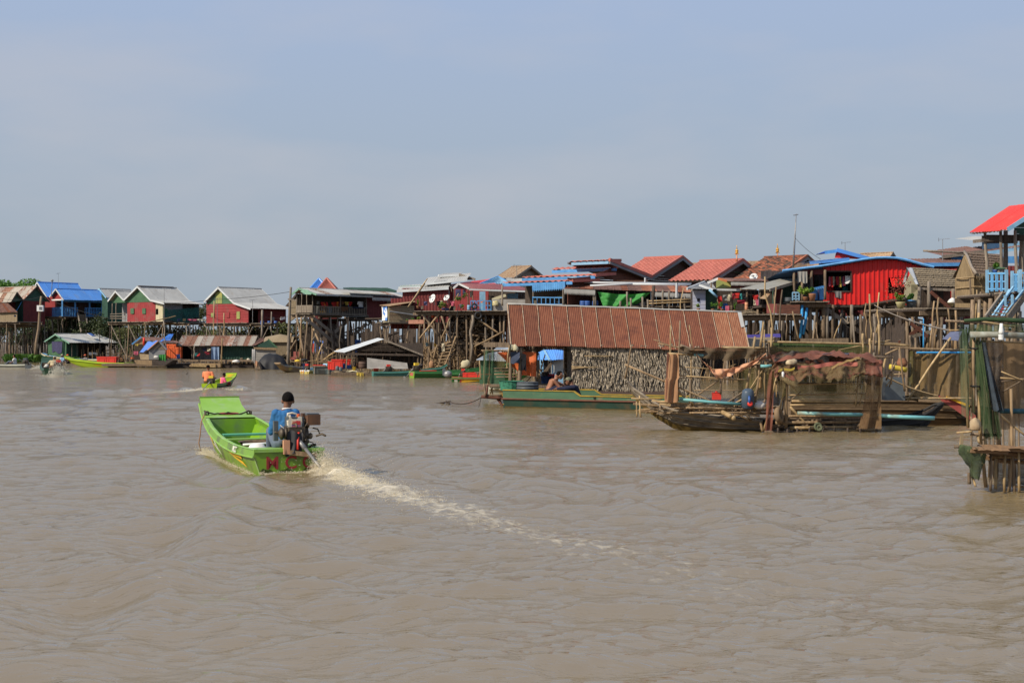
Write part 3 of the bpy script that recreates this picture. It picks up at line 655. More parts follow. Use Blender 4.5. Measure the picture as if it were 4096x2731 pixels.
# --- rust-striped roof house at the far left
D0=Dsh(300)-11;fr=Fr(300,D0)
th=thing('stilt_house','maroon stilt house with rust striped grey iron roof and green end gable','house',fr.p(0,0,0),'stilt houses of the village')
b2,zg=fr.vz(655,500);ba,za=fr.vz(485,290);bw,zf=fr.vz(610,815);b0,z0=fr.vz(295,485)
roof(th,fr,'u',[(b0,z0),(ba,za),(b2,zg)],-15,.25,streak_grey,edge=wood_dark,mats=STRIPES,sw=.8)
gable(th,fr,'v',0,[(b0+.2,z0),(b2-.2,zg),(ba,za-.15)],green_dark,t=.06)
wall(th,fr,'v',.03,.1,bw,zf,zg+.05,red_brown,'corr');wall(th,fr,'u',.1,-15,0,zf,z0,green_dark,'corr');wall(th,fr,'u',bw,-15,0,zf,z0,green_dark,'corr')
b3,z3_=fr.vz(125,505);bs,zs_=fr.vz(205,372)
roof(th,fr,'u',[(b3,z3_),(bs,zs_),(b0,z0)],-15,.35,streak_grey,edge=wood_dark,mats=STRIPES,sw=.8)
gable(th,fr,'v',.12,[(b3+.2,z3_),(b0-.05,z0),(bs,zs_-.15)],green_dark,t=.06)
wall(th,fr,'v',-1.2,b3,0,zf,z0,red_brown,'corr')
deck(th,fr,-14,.1,b3-.2,bw,zf,pw=.5);stilts(th,fr,[-12,-9,-6,-3.5,-1.6,0],[b3,0,bw*.5,bw],zf-.25);braces(th,fr,-8,0,b3,.4,zf-.4,3)
post(th,fr.p(-.1,b3,zf),fr.p(.05,0,z0),.05,blue_paint)
# --- lean-to in front of it
fr2=Fr(240,D0-4)
th=thing('lean_to_hut','low hut with brown rusty roof and palm wall in front of the striped house','hut',fr2.p(0,0,0),'stilt houses of the village')
sheets(th,[fr2.at(-160,652),fr2.at(240,640),fr2.at(60,480,1.6),fr2.at(-160,470,1.6)],rust_brown,9,mats=[rust_brown,rust,rust_brown])
az,zt=fr2.uz(0,645);zb_=fr2.uz(0,775)[1];ar=fr2.uz(200,700)[0]
wall(th,fr2,'u',.3,az-6,ar,zb_,zt,thatch,'vplank',pw=.25);deck(th,fr2,az-6,ar+.4,0,3,zb_,pw=.5);stilts(th,fr2,[az-3,az-1,az+1,ar],[0.1,2.5],zb_-.2)
bucket('blue bucket at the edge of the far left palm hut',fr2.at(205,705),mat=pl_blue,r=.22,h=.3)
# --- power pole
fp=Fr(560,D0-6);p0,p1=W(483,1200,D0-7),W(563,425,D0-7)
th=thing('utility_pole','leaning wooden pole carrying a white meter box and wires','pole',p0)
obj('pole',MB().crook(p0-UP*.5,p1,.17,.11,8,.04),wood,th,smooth=True)
c=W(551,590,D0-7.3);obj('meter_box',MB().abox(c,.29,.2,.29),white,th)
mb=MB()
for i in range(3):
 for k in range(2):mb.abox(c+V3((-.02+i*.1,-.21,-.09+k*.17)),.035,.02,.06)
obj('meter',mb,pl_grey,th)
wire('sagging cable from the leaning pole towards the far left roof',[W(-100,445,D0),W(300,470,D0-3),p1],.1)
wire('cable slanting down from the leaning pole towards the green gable house',[p1,W(1520,735,Dsh(1520)-3)],.2)
# --- two blue roofed houses
D1=Dsh(855);fr=Fr(855,D1)
th=thing('stilt_house','blue roofed stilt house with blue veranda posts and red end gable','house',fr.p(0,0,0),'stilt houses of the village')
al,zl=fr.uz(680,430,-.3);aa,za=fr.uz(765,320,-.3);ar,zr=fr.uz(845,440,-.3);zd=fr.uz(780,702)[1];bR=fr.vz(1400,560)[0];a0=fr.uz(715,600)[0];zbm=fr.uz(780,475)[1]
roof(th,fr,'v',[(al,zl),(aa,za),(ar+.35,zr-.25)],-.35,bR+.5,blue_roof,edge=zinc_white,waves=5)
gable(th,fr,'u',0,[(a0,zbm),(0,zbm),(0,zr-.05),(aa,za-.2),(a0,zl+.1)],red_wall)
obj('beam',MB().bar(fr.p(a0,-.05,zbm),fr.p(0,-.05,zbm),.1,.14,up=UP),white,th)
wall(th,fr,'v',a0+.6,0,bR,zd,zl,plank_dark,'vplank');wall(th,fr,'u',bR,a0,0,zd,zl,green_dark,'corr')
wall(th,fr,'v',a0,.3,bR,zd,zl,red_wall,'corr')
wall(th,fr,'v',-.02,fr.vz(1395,560)[0],fr.vz(1500,560)[0],fr.vz(1440,775)[1],fr.vz(1440,490)[1],green_dark,'corr')
for x in(850,1025,1222,1392):
 b=fr.vz(x,560)[0];obj('veranda_post',MB().bar(fr.p(0,b,zd),fr.p(0,b,zr-.2),.14),blue_paint,th)
obj('eave_trim',MB().bar(fr.p(0,0,zr-.35),fr.p(0,bR,zr-.35),.05,.22,up=UP),blue_paint,th)
bs0,bs1=fr.vz(1058,650)[0],fr.vz(1160,660)[0]
railing(th,[fr.p(a0,0,zd),fr.p(0,0,zd),fr.p(0,bs0,zd)],.95,blue_paint,.2,.06,mid=True);railing(th,[fr.p(0,bs1,zd),fr.p(0,bR,zd)],.95,blue_paint,.2,.06,mid=True)
deck(th,fr,a0-.3,.25,-.2,bR+.2,zd,pw=.4);stilts(th,fr,[a0,a0*.5,0],[0,bR*.33,bR*.66,bR],zd-.2);braces(th,fr,a0,0,0,.5,zd-.4,2)
for x0,y0,x1,y1 in((1058,650,1105,915),(1160,670,1212,915)):
 obj('stair_stringer',MB().bar(fr.ata(x0,y0,.1),fr.ata(x1,y1,2.6),.1,.22),wood_grey,th)
p0,q0,p1,q1=fr.ata(1058,650,.1),fr.ata(1105,915,2.6),fr.ata(1160,670,.1),fr.ata(1212,915,2.6)
for i in range(1,9):obj('step',MB().bar(p0.lerp(q0,i/9),p1.lerp(q1,i/9),.05,.2),wood,th)
obj('solar_lamp',MB().tube(W(700,430,D1-1),W(712,215,D1-1),.035),steel,th);obj('lamp_head',MB().sph(W(712,212,D1-1),.14),steel,th)
garment(fr.p(-.4,bs0*.25,zd+1.75),fr.p(-.4,bs0*.25+.5,zd+1.75),.5,CL['orange'],'orange shirt hanging inside the blue veranda','shirt')
frb=Fr(670,D1+2)
th=thing('stilt_house','larger blue roofed red house standing behind the blue veranda house','house',frb.p(0,0,0),'stilt houses of the village')
aa,za=frb.uz(540,232);ar,zr=frb.uz(670,432);bR=frb.vz(1190,300,0)[0];zd=frb.uz(660,700)[1]
roof(th,frb,'v',[(2*aa-ar,zr),(aa,za),(ar,zr)],-.3,bR,blue_roof,edge=zinc_white,waves=5)
gable(th,frb,'u',0,[(2*aa-ar+.3,zr),(ar-.1,zr),(aa,za-.2)],red_wall);wall(th,frb,'u',.03,2*aa-ar+.3,ar+1.2,zd,zr+.05,red_wall,'corr')
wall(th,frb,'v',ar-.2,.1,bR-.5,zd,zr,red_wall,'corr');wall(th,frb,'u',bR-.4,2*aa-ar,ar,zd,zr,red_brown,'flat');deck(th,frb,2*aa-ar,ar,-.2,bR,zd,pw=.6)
stilts(th,frb,[2*aa-ar+.4,aa,ar-.4],[.1,bR*.5,bR],zd-.2);antenna('thin aerial rising behind the blue roof ridge',frb.p(ar+.2,1,zr),za-zr+.9,.8)
# --- grey roofs, green gables
use('z2');D2=Dsh(740);fr=Fr(740,D2);zd=fr.uz(500,607)[1]
th=thing('stilt_house','stilt house with twin green gables above red and cream walls','house',fr.p(0,0,0),'stilt houses of the village')
P=lambda x,y,b=-.3:fr.uz(x,y,b)
pl,pa,pm,pe=P(280,348),P(440,190),P(596,350),P(742,382);bR=fr.vz(1165,480)[0]
roof(th,fr,'v',[pl,pa,pm,(pe[0]+.2,pe[1]-.05)],-.3,bR,zinc,edge=zinc_white)
s0,s1=P(92,362),P(182,245);roof(th,fr,'v',[s0,s1,pl],-.3,bR,zinc,edge=zinc_white)
obj('ridge_cover',MB().bar(fr.p(pa[0],-.2,pa[1]+.04),fr.p(pa[0],bR*.9,pa[1]+.04),.3,.05,up=UP),rust_brown,th)
zr0,aL,aC=P(318,382,0)[1],P(318,500,0)[0],P(652,500,0)[0]
gable(th,fr,'u',0,[(P(300,0,0)[0],zr0),(pm[0],zr0),(pm[0],pm[1]-.1),(pa[0],pa[1]-.2),(pl[0]+.1,pl[1])],green_wall);aS=P(140,400,0)[0]
gable(th,fr,'u',.02,[(aS,zr0),(P(300,0,0)[0],zr0),(pl[0]-.1,pl[1]-.1),(s1[0],s1[1]-.2),(s0[0]+.25,s0[1])],green_wall)
wall(th,fr,'u',.01,aL,aC,zd,zr0+.02,red_wall,'corr',pitch=.3)
wx0,wz0=P(655,525,0);wx1,wz1=P(683,455,0)
wall(th,fr,'u',.01,aC,0,zd,pe[1]+.1,cream,'corr',holes=[(wx0,wx1,wz0,wz1)],pitch=.3);gable(th,fr,'u',.03,[(aC,pe[1]+.08),(0,pe[1]+.05),(aC,pm[1]-.15)],cream)
for x in(365,503):q0,q1=P(x,515,0),P(x+39,449,0);panel(th,'window_shutter',fr,'u',-.05,q0[0],q1[0],q0[1],q1[1],green_wall)
bg0=fr.vz(1158,500)[0];wall(th,fr,'v',-.05,0,bg0*.55,zd,pe[1],grey_panel,'corr');wall(th,fr,'v',-.6,bg0*.55,bg0,zd,pe[1],wood_dark,'vplank');wall(th,fr,'u',bR,s0[0],0,zd,pe[1],grey_panel,'flat')
q=fr.vz(740,515);panel(th,'window_shutter',fr,'v',.02,.05,.5,q[1],fr.vz(740,450)[1],green_wall)
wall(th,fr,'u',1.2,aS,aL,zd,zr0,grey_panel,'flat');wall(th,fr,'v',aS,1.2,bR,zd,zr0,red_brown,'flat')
cloth(fr.p(aS+1.0,1.0,zr0-.3),fr.p(aS+2.0,1.0,zr0-.2),1.6,grey_panel,'door_curtain','grey door curtain pulled aside on the porch under the small green gable','curtain',None,taper=.5)
for x in(145,190):post(th,fr.p(P(x,600,0)[0],-.05,zd-.3),fr.p(P(x,400,0)[0],0,zr0),.06,wood_grey)
for k in range(3):obj('rail',MB().bar(fr.p(aS-.1,-.12,zd+.35+.2*k),fr.p(aL,-.12,zd+.3+.25*k),.06),wood_grey,th)
deck(th,fr,aS-.4,.2,-.25,bR+.6,zd,pw=.4);deck(th,fr,.3,2.0,1,bR+3,zd-.12,pw=.5)
stilts(th,fr,[aS,aS*.66,aS*.33,0],[0,bR*.35,bR*.7,bR],zd-.2);stilts(th,fr,[1.8],[1.2,3,5,7],zd-.2);braces(th,fr,aS,0,0,.5,zd-.4,3)
antenna('aerial on a thin mast beside the twin green gables',fr.ata(755,600,.6),fr.ata(765,215,.6).z-zd,.9)
cloth(fr.ata(770,470,.25),fr.ata(1160,440,.25),2.3,M('teal_net',(.02,.12,.10),(.012,.08,.07),alpha=.75,scale=2,rough=.9),'hanging_net','dark teal net draped along the side wall of the twin gable house','net',None,n=10,fold=.12,hem=.25)
for i,(x,y,m,l) in enumerate(((990,575,cream,'cream'),(1095,560,pl_white,'pale'),(925,575,pl_blue,'dark blue'))):
 bucket(l+' tub on the side deck of the twin gable house',fr.ata(x,600,1.1),.3,.45,m)
for i,(x,c) in enumerate(((1030,'pink'),(1170,'teal'),(1210,'blue'),(1135,'cream'))):
 p=fr.ata(x,592,1.2);cloth(p+UP*.15,p+UP*.12+V3((.8,.3,0)),.3,CL[c],'draped_cloth',c+' cloth lying over the deck edge right of the twin gable house')
obj_=thing('pole_bundle','long pale pole lying slanted across the deck of the twin gable house','pole',fr.ata(520,628,.6));obj('pole',MB().crook(fr.ata(520,626,.7),fr.ata(890,540,.7),.05),bamboo,obj_)
use('z1');frg=Fr(1480,Dsh(1480)+7)
th=thing('stilt_house','grey iron roof rising behind the small green gable','house',frg.p(0,0,0),'stilt houses of the village')
aa,za=frg.uz(1385,320);ar,zr=frg.uz(1480,440);bR=frg.vz(1870,400)[0]
roof(th,frg,'v',[(aa-.2,za-.1),(aa,za),(ar,zr)],-.3,bR,zinc,edge=blue_light);gable(th,frg,'u',0,[(aa,zr),(ar,zr),(aa,za-.2)],green_dark)
wall(th,frg,'u',.03,aa,ar-.2,3.9,zr,green_dark,'corr');wall(th,frg,'v',ar-.2,.1,bR,3.9,zr,green_dark,'corr');deck(th,frg,aa,ar,0,bR,3.9,pw=.6);stilts(th,frg,[aa,ar],[.2,4],3.7)
# --- red house with the long grey roof
use('z2');D3=Dsh(1745);fr=Fr(1745,D3);zd=fr.uz(1500,622)[1];P=lambda x,y,b=-.3:fr.uz(x,y,b)
th=thing('stilt_house','red stilt house with green and yellow gable under a long grey roof','house',fr.p(0,0,0),'stilt houses of the village')
pl,pa,pm,pe=P(1225,368),P(1390,200),P(1575,382),P(1738,437);bR=fr.vz(2215,520)[0]
roof(th,fr,'v',[pl,pa,pm,(pe[0]+.35,pe[1]-.1)],-.3,bR,zinc,edge=zinc_white);a0=P(1252,500,0)[0];zr0=P(1400,398,0)[1]
gable(th,fr,'u',0,[(a0,zr0),(pm[0],zr0),(pm[0],pm[1]-.1),(pa[0],pa[1]-.2),(pl[0]+.25,pl[1])],green_wall)
x0,x1=P(1365,0,0)[0],P(1440,0,0)[0];gable(th,fr,'u',-.03,[(x0,zr0+.03),(x1,zr0+.03),(x1,P(1440,265,0)[1]-.15),(pa[0],pa[1]-.3),(x0,P(1365,240,0)[1]-.2)],olive,name='gable_panel')
wall(th,fr,'u',.01,a0,pm[0],zd,zr0+.02,red_wall,'plank',pw=.22);gable(th,fr,'u',.01,[(pm[0],zd),(0,zd),(0,pe[1]),(pm[0],pm[1]-.1)],red_wall,'plank',pw=.22)
dx0,dx1=fr.vz(1752,0)[0],fr.vz(1862,0)[0]
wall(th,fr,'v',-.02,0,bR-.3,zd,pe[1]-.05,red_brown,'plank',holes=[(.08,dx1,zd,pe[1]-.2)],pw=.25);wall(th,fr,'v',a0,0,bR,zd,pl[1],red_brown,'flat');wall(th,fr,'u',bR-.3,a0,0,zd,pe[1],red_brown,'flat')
for x,y0,y1,m in((1612,575,487,olive),(1312,555,505,olive),(1490,560,498,red_wall)):
 q0,q1=P(x,y0,0),P(x+38,y1,0);panel(th,'window_shutter',fr,'u',-.04,q0[0],q1[0],q0[1],q1[1],m)
deck(th,fr,a0-.2,.1,-.2,bR,zd,pw=.4);deck(th,fr,.1,2.6,.2,bR+1,zd-.05,pw=.4);stilts(th,fr,[a0,a0*.66,a0*.33,0],[0,bR*.4,bR*.8],zd-.2);stilts(th,fr,[2.4],[.4,2.4,5],zd+.9,mats=(wood_grey,));braces(th,fr,a0,2.4,.1,.4,zd-.4,4)
for x,y,l in((1378,335,'big aerial standing in front of the yellow panel of the red house gable'),(1795,355,'small aerial above the side wall of the long grey roof house')):
 p=fr.uz(x,780 if x<1500 else 620,-1.5);pt=fr.at(x,y,-1.5);antenna(l,fr.p(p[0],-1.5,1.2 if x<1500 else zd),pt.z-(1.2 if x<1500 else zd),1.1)
for i,(x,l) in enumerate(((1908,'blue drum on the red house deck nearest its black doorway'),(1990,'blue drum in the middle of the red house deck'),(2065,'blue drum on the red house deck nearest the pavilion'))):barrel(l,fr.ata(x,645,1.6),.28,.6)
bucket('silver pot on the red house deck beside the blue drums',fr.ata(2095,650,1.8),.3,.35,steel);bucket('brown basin near the end of the red house deck',fr.ata(2140,650,1.8),.35,.25,wood)
washline('washing line under the eave of the long grey roof',fr.ata(1950,555,1),fr.ata(2210,545,1))
garment(fr.ata(2120,550,1),fr.ata(2175,548,1),.5,white_cloth,'white shirt drying at the end of the red house deck','cloth');garment(fr.ata(2010,555,1),fr.ata(2050,553,1),.6,CL['grey'],'grey trousers drying over the blue drums of the red house','trousers')
wire('cable stretched from the tall grey pole past the red house gable',[W(740,385,D2-2),W(1300,350,D3-2),W(2240,255,Dsh(2240)-2)],.1)
# --- trees behind
use('f')
tree('round_tree','round green tree top behind the rust striped roof',W(40,1440,185),(3.6,3.6,2.2),5200,.34,leafg,5,trunk_h=8.7)
tree('bush_tree','grey green tree in the gap between twin gable house and red house',W(812,1440,150),(1.6,1.6,1.8),2200,.22,leafo,8,trunk_h=4.4)
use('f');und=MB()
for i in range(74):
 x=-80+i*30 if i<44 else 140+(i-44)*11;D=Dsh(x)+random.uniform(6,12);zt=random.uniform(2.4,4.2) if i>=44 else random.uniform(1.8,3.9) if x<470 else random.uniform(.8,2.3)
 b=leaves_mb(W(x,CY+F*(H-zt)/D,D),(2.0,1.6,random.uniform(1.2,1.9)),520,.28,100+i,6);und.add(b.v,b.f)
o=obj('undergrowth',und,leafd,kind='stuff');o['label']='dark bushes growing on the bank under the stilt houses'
und=MB()
for i in range(16):
 x=520+i*44;D=Dsh(x)+random.uniform(5,9);b=leaves_mb(W(x,CY+F*(H-random.uniform(2.2,3.2))/D,D),(1.5,1.3,1.3),560,.2,300+i,6);und.add(b.v,b.f)
o=obj('bank_foliage',und,leafo,kind='stuff');o['label']='sunlit olive foliage behind the stilts of the red house'
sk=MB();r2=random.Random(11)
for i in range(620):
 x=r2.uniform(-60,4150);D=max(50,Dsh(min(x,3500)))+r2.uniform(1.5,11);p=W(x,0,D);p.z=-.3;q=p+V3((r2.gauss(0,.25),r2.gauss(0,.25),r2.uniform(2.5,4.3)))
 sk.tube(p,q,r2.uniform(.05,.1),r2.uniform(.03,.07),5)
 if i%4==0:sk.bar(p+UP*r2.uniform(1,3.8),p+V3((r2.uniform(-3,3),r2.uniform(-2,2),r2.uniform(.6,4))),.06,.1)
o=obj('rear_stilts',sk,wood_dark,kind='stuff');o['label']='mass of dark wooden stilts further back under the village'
sk=MB()
for i in range(420):
 x=r2.uniform(-60,2000) if i<330 else r2.uniform(2600,3500);D=Dsh(x)-r2.uniform(-1,3.5);p=W(x,0,D);p.z=-.3
 sk.tube(p,p+V3((r2.gauss(0,.12),r2.gauss(0,.12),r2.uniform(.8,1.9))),.028,.02,4)
 if i%7==0:sk.tube(p+UP*r2.uniform(.7,1.3),p+V3((r2.uniform(-2.5,2.5),r2.uniform(-1,1),r2.uniform(.7,1.4))),.03,.025,4)
o=obj('stake_fence',sk,wood_tan,kind='stuff');o['label']='countless thin stakes standing in the shallows along the shore'
hy=MB();r_=random.Random(4)
use('z1')
for i in range(900):
 x=r_.uniform(60,1050)**1.0;D=r_.uniform(136,146);y=0;p=W(x,0,D);p.z=.05;h=r_.uniform(.15,.6)*(1.25 if x<700 else.8);a=r_.uniform(0,6.28);d=V3((math.cos(a),math.sin(a),0));s=V3((-d.y,d.x,0))*r_.uniform(.1,.2)
 c=p+UP*h+d*.15;hy.add([p,c-s,c+d*.28+UP*.12,c+s],[(0,1,2,3)])
o=obj('water_hyacinth',hy,leafg,kind='stuff');o['label']='bright green floating water plants along the far left shore'
# ================================================================ floating houses on the left
use('z1');DE=139;fr=Fr(905,DE);P=lambda x,y,b=-.3:fr.uz(x,y,b)
th=thing('floating_house','green floating hut with grey iron roof among the water plants','house',fr.p(0,0,0),'floating houses')
l,a,r=P(610,1035),P(755,938),P(905,1042);bR=fr.vz(1440,1066)[0];zb=.35
roof(th,fr,'v',[l,a,(r[0]+.5,r[1]-.12)],-.3,bR,zinc,edge=M('mint_paint',(.20,.36,.27)),skew=1.0)
a0=P(650,1100,0)[0];gable(th,fr,'u',0,[(a0,l[1]),(0,l[1]),(0,r[1]),(a[0],a[1]-.15),(a0,l[1]+.15)],green_wall)
wall(th,fr,'u',.02,a0,0,zb,l[1],green_wall,'corr');wall(th,fr,'v',-.03,0,bR*.3,zb,r[1],green_dark,'corr');wall(th,fr,'v',-1.4,bR*.3,bR,zb,r[1]+.3,wood_dark,'vplank');wall(th,fr,'u',bR,a0,0,zb,r[1],wood_dark,'flat')
cl_=cloth(fr.at(705,1042,-.06),fr.at(850,1045,-.06),(fr.at(780,1042,-.06).z-fr.at(780,1190,-.06).z)/K,CL['violet'],'door_curtain','violet curtain across the doorway of the green floating hut','curtain',None,taper=.12)
for x in(965,1035,1120,1185,1275,1340):b=fr.vz(x,1150)[0];post(th,fr.p(0.2,b,-.4),fr.p(.15,b,r[1]),.05,wood_grey)
obj('platform',MB().prism([fr.p(a0-.4,-.5,0),fr.p(.6,-.5,0),fr.p(.6,bR+.3,0),fr.p(a0-.4,bR+.3,0)],UP*.3),wood,th)
th2=thing('solar_panel','small solar panel lying on the roof of the green floating hut','panel',fr.ata(1260,955,-.4));obj('panel',MB().bar(fr.ata(1215,938,-.3)+UP*.06,fr.ata(1275,975,.3)+UP*.06,.5,.05,up=UP),pl_blue,th2);obj('frame',MB().bar(fr.ata(1213,938,-.3)+UP*.03,fr.ata(1277,975,.3)+UP*.03,.56,.04,up=UP),white,th2)
p=fr.ata(1275,1190,.5);o=cloth(fr.ata(1210,1188,.7),fr.ata(1325,1192,.7),.45,white_cloth,'draped_cloth','pale cloth draped over a rail beside the green floating hut',hem=.3)
# --- main floating house
use('z2');DG=111;fr=Fr(925,DG,V3((1,.04,0)));G=lambda x,y,b=0:fr.at(x,y,b)
th=thing('floating_house','long floating house with rust streaked grey roof and green wall','house',fr.p(0,0,0),'floating houses')
aL,aR=fr.uz(905,890,-.6)[0],fr.uz(1802,905,-.6)[0];ze=fr.uz(1300,890,-.6)[1];zr=fr.uz(1300,775,1.6)[1];zp=fr.uz(1300,1048)[1]
roof(th,fr,'u',[(-.6,ze),(1.6,zr),(3.8,ze)],aL,aR,rust_grey,sw=.42,edge=wood_grey,skew=0,mats=STRIPES)
gx=fr.uz(1440,980)[0];x2=fr.uz(1792,980)[0];dx0,dx1=fr.uz(975,0)[0],fr.uz(1078,0)[0]
wall(th,fr,'u',0,gx,x2,zp,ze+.1,green_dark,'corr');wall(th,fr,'u',.5,dx1,gx,zp,ze+.2,grey_panel,'corr');wall(th,fr,'u',1.8,aL,gx,zp,ze+.4,wood_dark,'flat');wall(th,fr,'v',dx1,.0,1.6,zp,ze,wood_grey,'flat');wall(th,fr,'v',aR-.2,0,3.4,zp,ze,green_dark,'corr');wall(th,fr,'v',aL+.3,0,3.4,zp,ze,wood_dark,'flat')
for x in(830,925,968,1085,1100,1425,1440):a=fr.uz(x,0)[0];post(th,fr.p(a,-.15,zp),fr.p(a,-.1,ze),.05,wood_grey)
obj('platform',MB().prism([fr.p(fr.uz(780,0)[0],-1.2,zp-.18),fr.p(x2+.3,-1.2,zp-.18),fr.p(x2+.3,3.4,zp-.18),fr.p(fr.uz(780,0)[0],3.4,zp-.18)],UP*.15),wood,th)
obj('raft_hull',MB().prism([fr.p(fr.uz(840,0)[0],-1.0,-.2),fr.p(x2+.2,-1.0,-.2),fr.p(x2+.2,-1.0,.3),fr.p(fr.uz(800,0)[0],-1.0,.3)],fr.v*3),wood_dark,th)
obj('log_float',MB().prism([fr.at(1035,1135,-1.5),fr.at(1418,1142,-1.5),fr.at(1418,1095,-1.5),fr.at(1075,1098,-1.5)],fr.v*.4),wood_tan,th)
mb=MB()
for y in(1108,1122):mb.bar(fr.at(1080,y,-1.55),fr.at(1360,y+8,-1.55),.1,.16)
obj('plank',mb,bamboo,th)
# left annex with dark roof and blue sheet
sheets(th,[fr.at(700,858,-.8),fr.at(925,855,-.8),fr.at(905,830,1),fr.at(745,828,1)],rust_brown,3)
sheets(th,[fr.at(695,842,1.2),fr.at(820,838,1.2),fr.at(868,752,2.6),fr.at(815,752,2.6)],blue_roof,2)
# right annex
frA=Fr(1800,DG-1.5,V3((1,.04,0)))
sheets(th,[frA.at(1780,895,-.2),frA.at(1830,885,-.2),frA.at(1985,806,1.5),frA.at(1880,800,1.5)],rust_brown,2)
gable(th,frA,'u',0,[frA.uz(1815,905),frA.uz(2075,912),frA.uz(1975,822)],green_dark);obj('fascia_board',MB().bar(frA.at(1978,812,-.1),frA.at(2085,915,-.1),.06,.1),green_wall,th)
obj('beam',MB().bar(frA.at(1810,918,-.08),frA.at(2080,930,-.08),.1,.16),wood_tan,th)
q0,q1=frA.uz(1830,1010),frA.uz(2068,935);wall(th,frA,'u',.05,q0[0],q1[0],.3,q1[1],concrete,'plank')
cloth(fr.at(1310,905,-.75),fr.at(1400,905,-.75),2.05,cloth_blue,'hanging_sheet','pale blue sheet hanging beside the green wall of the long floating house',fold=.12,n=10)
cloth(frA.at(1785,930,-.6),frA.at(1825,930,-.6),1.9,white_cloth,'hanging_cloth','white and grey cloth hanging at the corner by the black covered boat',fold=.1)
for x,y,w_,c,k in((1105,975,50,'teal','cloth'),(1140,978,35,'red','cloth'),(1200,915,55,'navy','shirt'),(1260,920,40,'cream','cloth'),(1235,960,60,'maroon','shirt')):
 garment(fr.at(x,y,-.4),fr.at(x+w_,y,-.4),.45,CL[c],c+' laundry hanging on the veranda of the long floating house',k)
for i,(x,y,s,l) in enumerate(((795,1035,.9,'orange crate at the left end of the long floating house'),(850,1035,.9,'middle orange crate of three on the long floating house'),(900,1033,.8,'orange crate beside the blue drum on the long floating house'),(845,975,.75,'orange crate stacked on top of the others at the long floating house'))):
 p=fr.at(x,y,-.5);box_crate(l,p,s,.6,.85 if i<3 else.7,crate_orange,0,'orange crates on the floating house',lid=False)
barrel('blue drum beside the orange crates on the floating house',fr.at(925,1040,-.7),.35,.6);bucket('cream bucket on the edge of the floating house by the green wall',fr.at(1663,1065,-.9),.2,.45)
p=fr.at(1600,1090,-1.3);tag(obj('sack',MB().lump(p+UP*.1,(.3,.2,.15),10,6),white_cloth,smooth=True),'white sack lying on the hull below the green wall','sack')
p=fr.at(1748,1068,-1.0);tag(obj('sack',MB().lump(p+UP*.1,(.16,.13,.1),10,6),pl_white,smooth=True),'small white bundle on the platform near the black covered boat','sack')
for x,y0,y1,l in((1105,1050,890,'short grey mooring pole before the doorway of the long floating house'),(1430,1140,800,'tall bamboo mooring pole right of the blue sheet'),(775,1000,590,'leaning grey pole behind the tent boats'),(1335,800,365,'thin tall bamboo mast rising to the big aerial'),(1450,830,505,'thin bamboo mast right of the big aerial mast'),(1900,800,470,'grey post standing at the edge of the red house deck')):
 o=obj('mooring_pole',MB().crook(fr.at(x,y0,-1.4 if y0>850 else 2),fr.at(x+(8 if x!=775 else-30),y1,-1.4 if y0>850 else 2),.05 if x!=1900 else.09),bamboo if x in(1430,1335,1450) else wood_grey,smooth=True);tag(o,l,'pole','poles in the water')
 # --- brown roofed hut behind and the two tent boats
DF=114;fr=Fr(480,DF,V3((1,.1,0)))
th=thing('floating_house','small wooden hut with brown roof behind the blue tarp boat','house',fr.p(0,0,0),'floating houses')
sheets(th,[fr.at(520,832,-.4),fr.at(810,836,-.4),fr.at(800,795,1.4),fr.at(485,785,1.4)],rust_brown,4)
gable(th,fr,'u',-.3,[fr.uz(378,872,-.3),fr.uz(525,872,-.3),fr.uz(520,832,-.3),fr.uz(485,792,-.3)],wood_tan,'planks',pw=.2);obj('fascia_board',MB().bar(fr.at(375,872,-.4),fr.at(484,785,-.4),.05,.12),blue_paint,th)
wall(th,fr,'u',.2,fr.uz(400,0)[0],fr.uz(700,0)[0],.35,fr.uz(0,870)[1],wood_dark,'vplank');obj('platform',MB().prism([fr.p(-3,-.6,.1),fr.p(5,-.6,.1),fr.p(5,3,.1),fr.p(-3,3,.1)],UP*.2),wood,th)
for x in(385,520):post(th,fr.at(x,1050,-.3),fr.at(x,870,-.3),.06,wood)
tag(obj('red_drainpipe',MB().tube(fr.at(515,885,-.8),fr.at(518,795,-.8),.09,n=8),crate_red,smooth=True),'short red upright tube at the brown roofed hut','pipe')
p=fr.at(415,872,-.8);cloth(p,fr.at(460,865,-.8),.25,CL['yellow'],'draped_cloth','yellow cloth lying on the low eave of the brown roofed hut',hem=.4)
cloth(fr.at(395,955,-.7),fr.at(450,955,-.7),.55,CL['pink'],'draped_cloth','faded pink mat hung under the brown roofed hut')
DT=108;fr=Fr(570,DT,V3((1,0,0)))
th=thing('tent_boat','wooden boat carrying a grey tent hut with a blue tarp on its left slope','boat',fr.p(0,0,0),'house boats')
gable(th,fr,'u',0,[fr.uz(570,935),fr.uz(775,935),fr.uz(682,838)],wood_grey,'planks',pw=.22);q0,q1=fr.uz(575,1050),fr.uz(765,935);wall(th,fr,'u',.03,q0[0],q1[0],q0[1],q1[1],grey_panel,'flat')
obj('tarp',MB().grid(lambda s,t:fr.at(685-125*s,832+108*s,-.15).lerp(fr.at(560-100*s,845+133*s,1.8),t)+UP*.05*math.sin(t*9),6,8),tarp_blue,th,smooth=True);obj('tarp_hem',MB().bar(fr.at(685,832,-.2),fr.at(560,940,-.2),.05,.07),cloth_peach,th)
obj('roof_sheet',MB().prism([fr.at(682,835,-.15),fr.at(780,938,-.15),fr.at(800,935,1.8),fr.at(700,830,1.8)],UP*.03),zinc,th)
obj('mat_wall',MB().prism([fr.at(462,985,1.2),fr.at(572,990,0),fr.at(575,1055,0),fr.at(475,1050,1.2)],fr.v*.05),thatch,th)
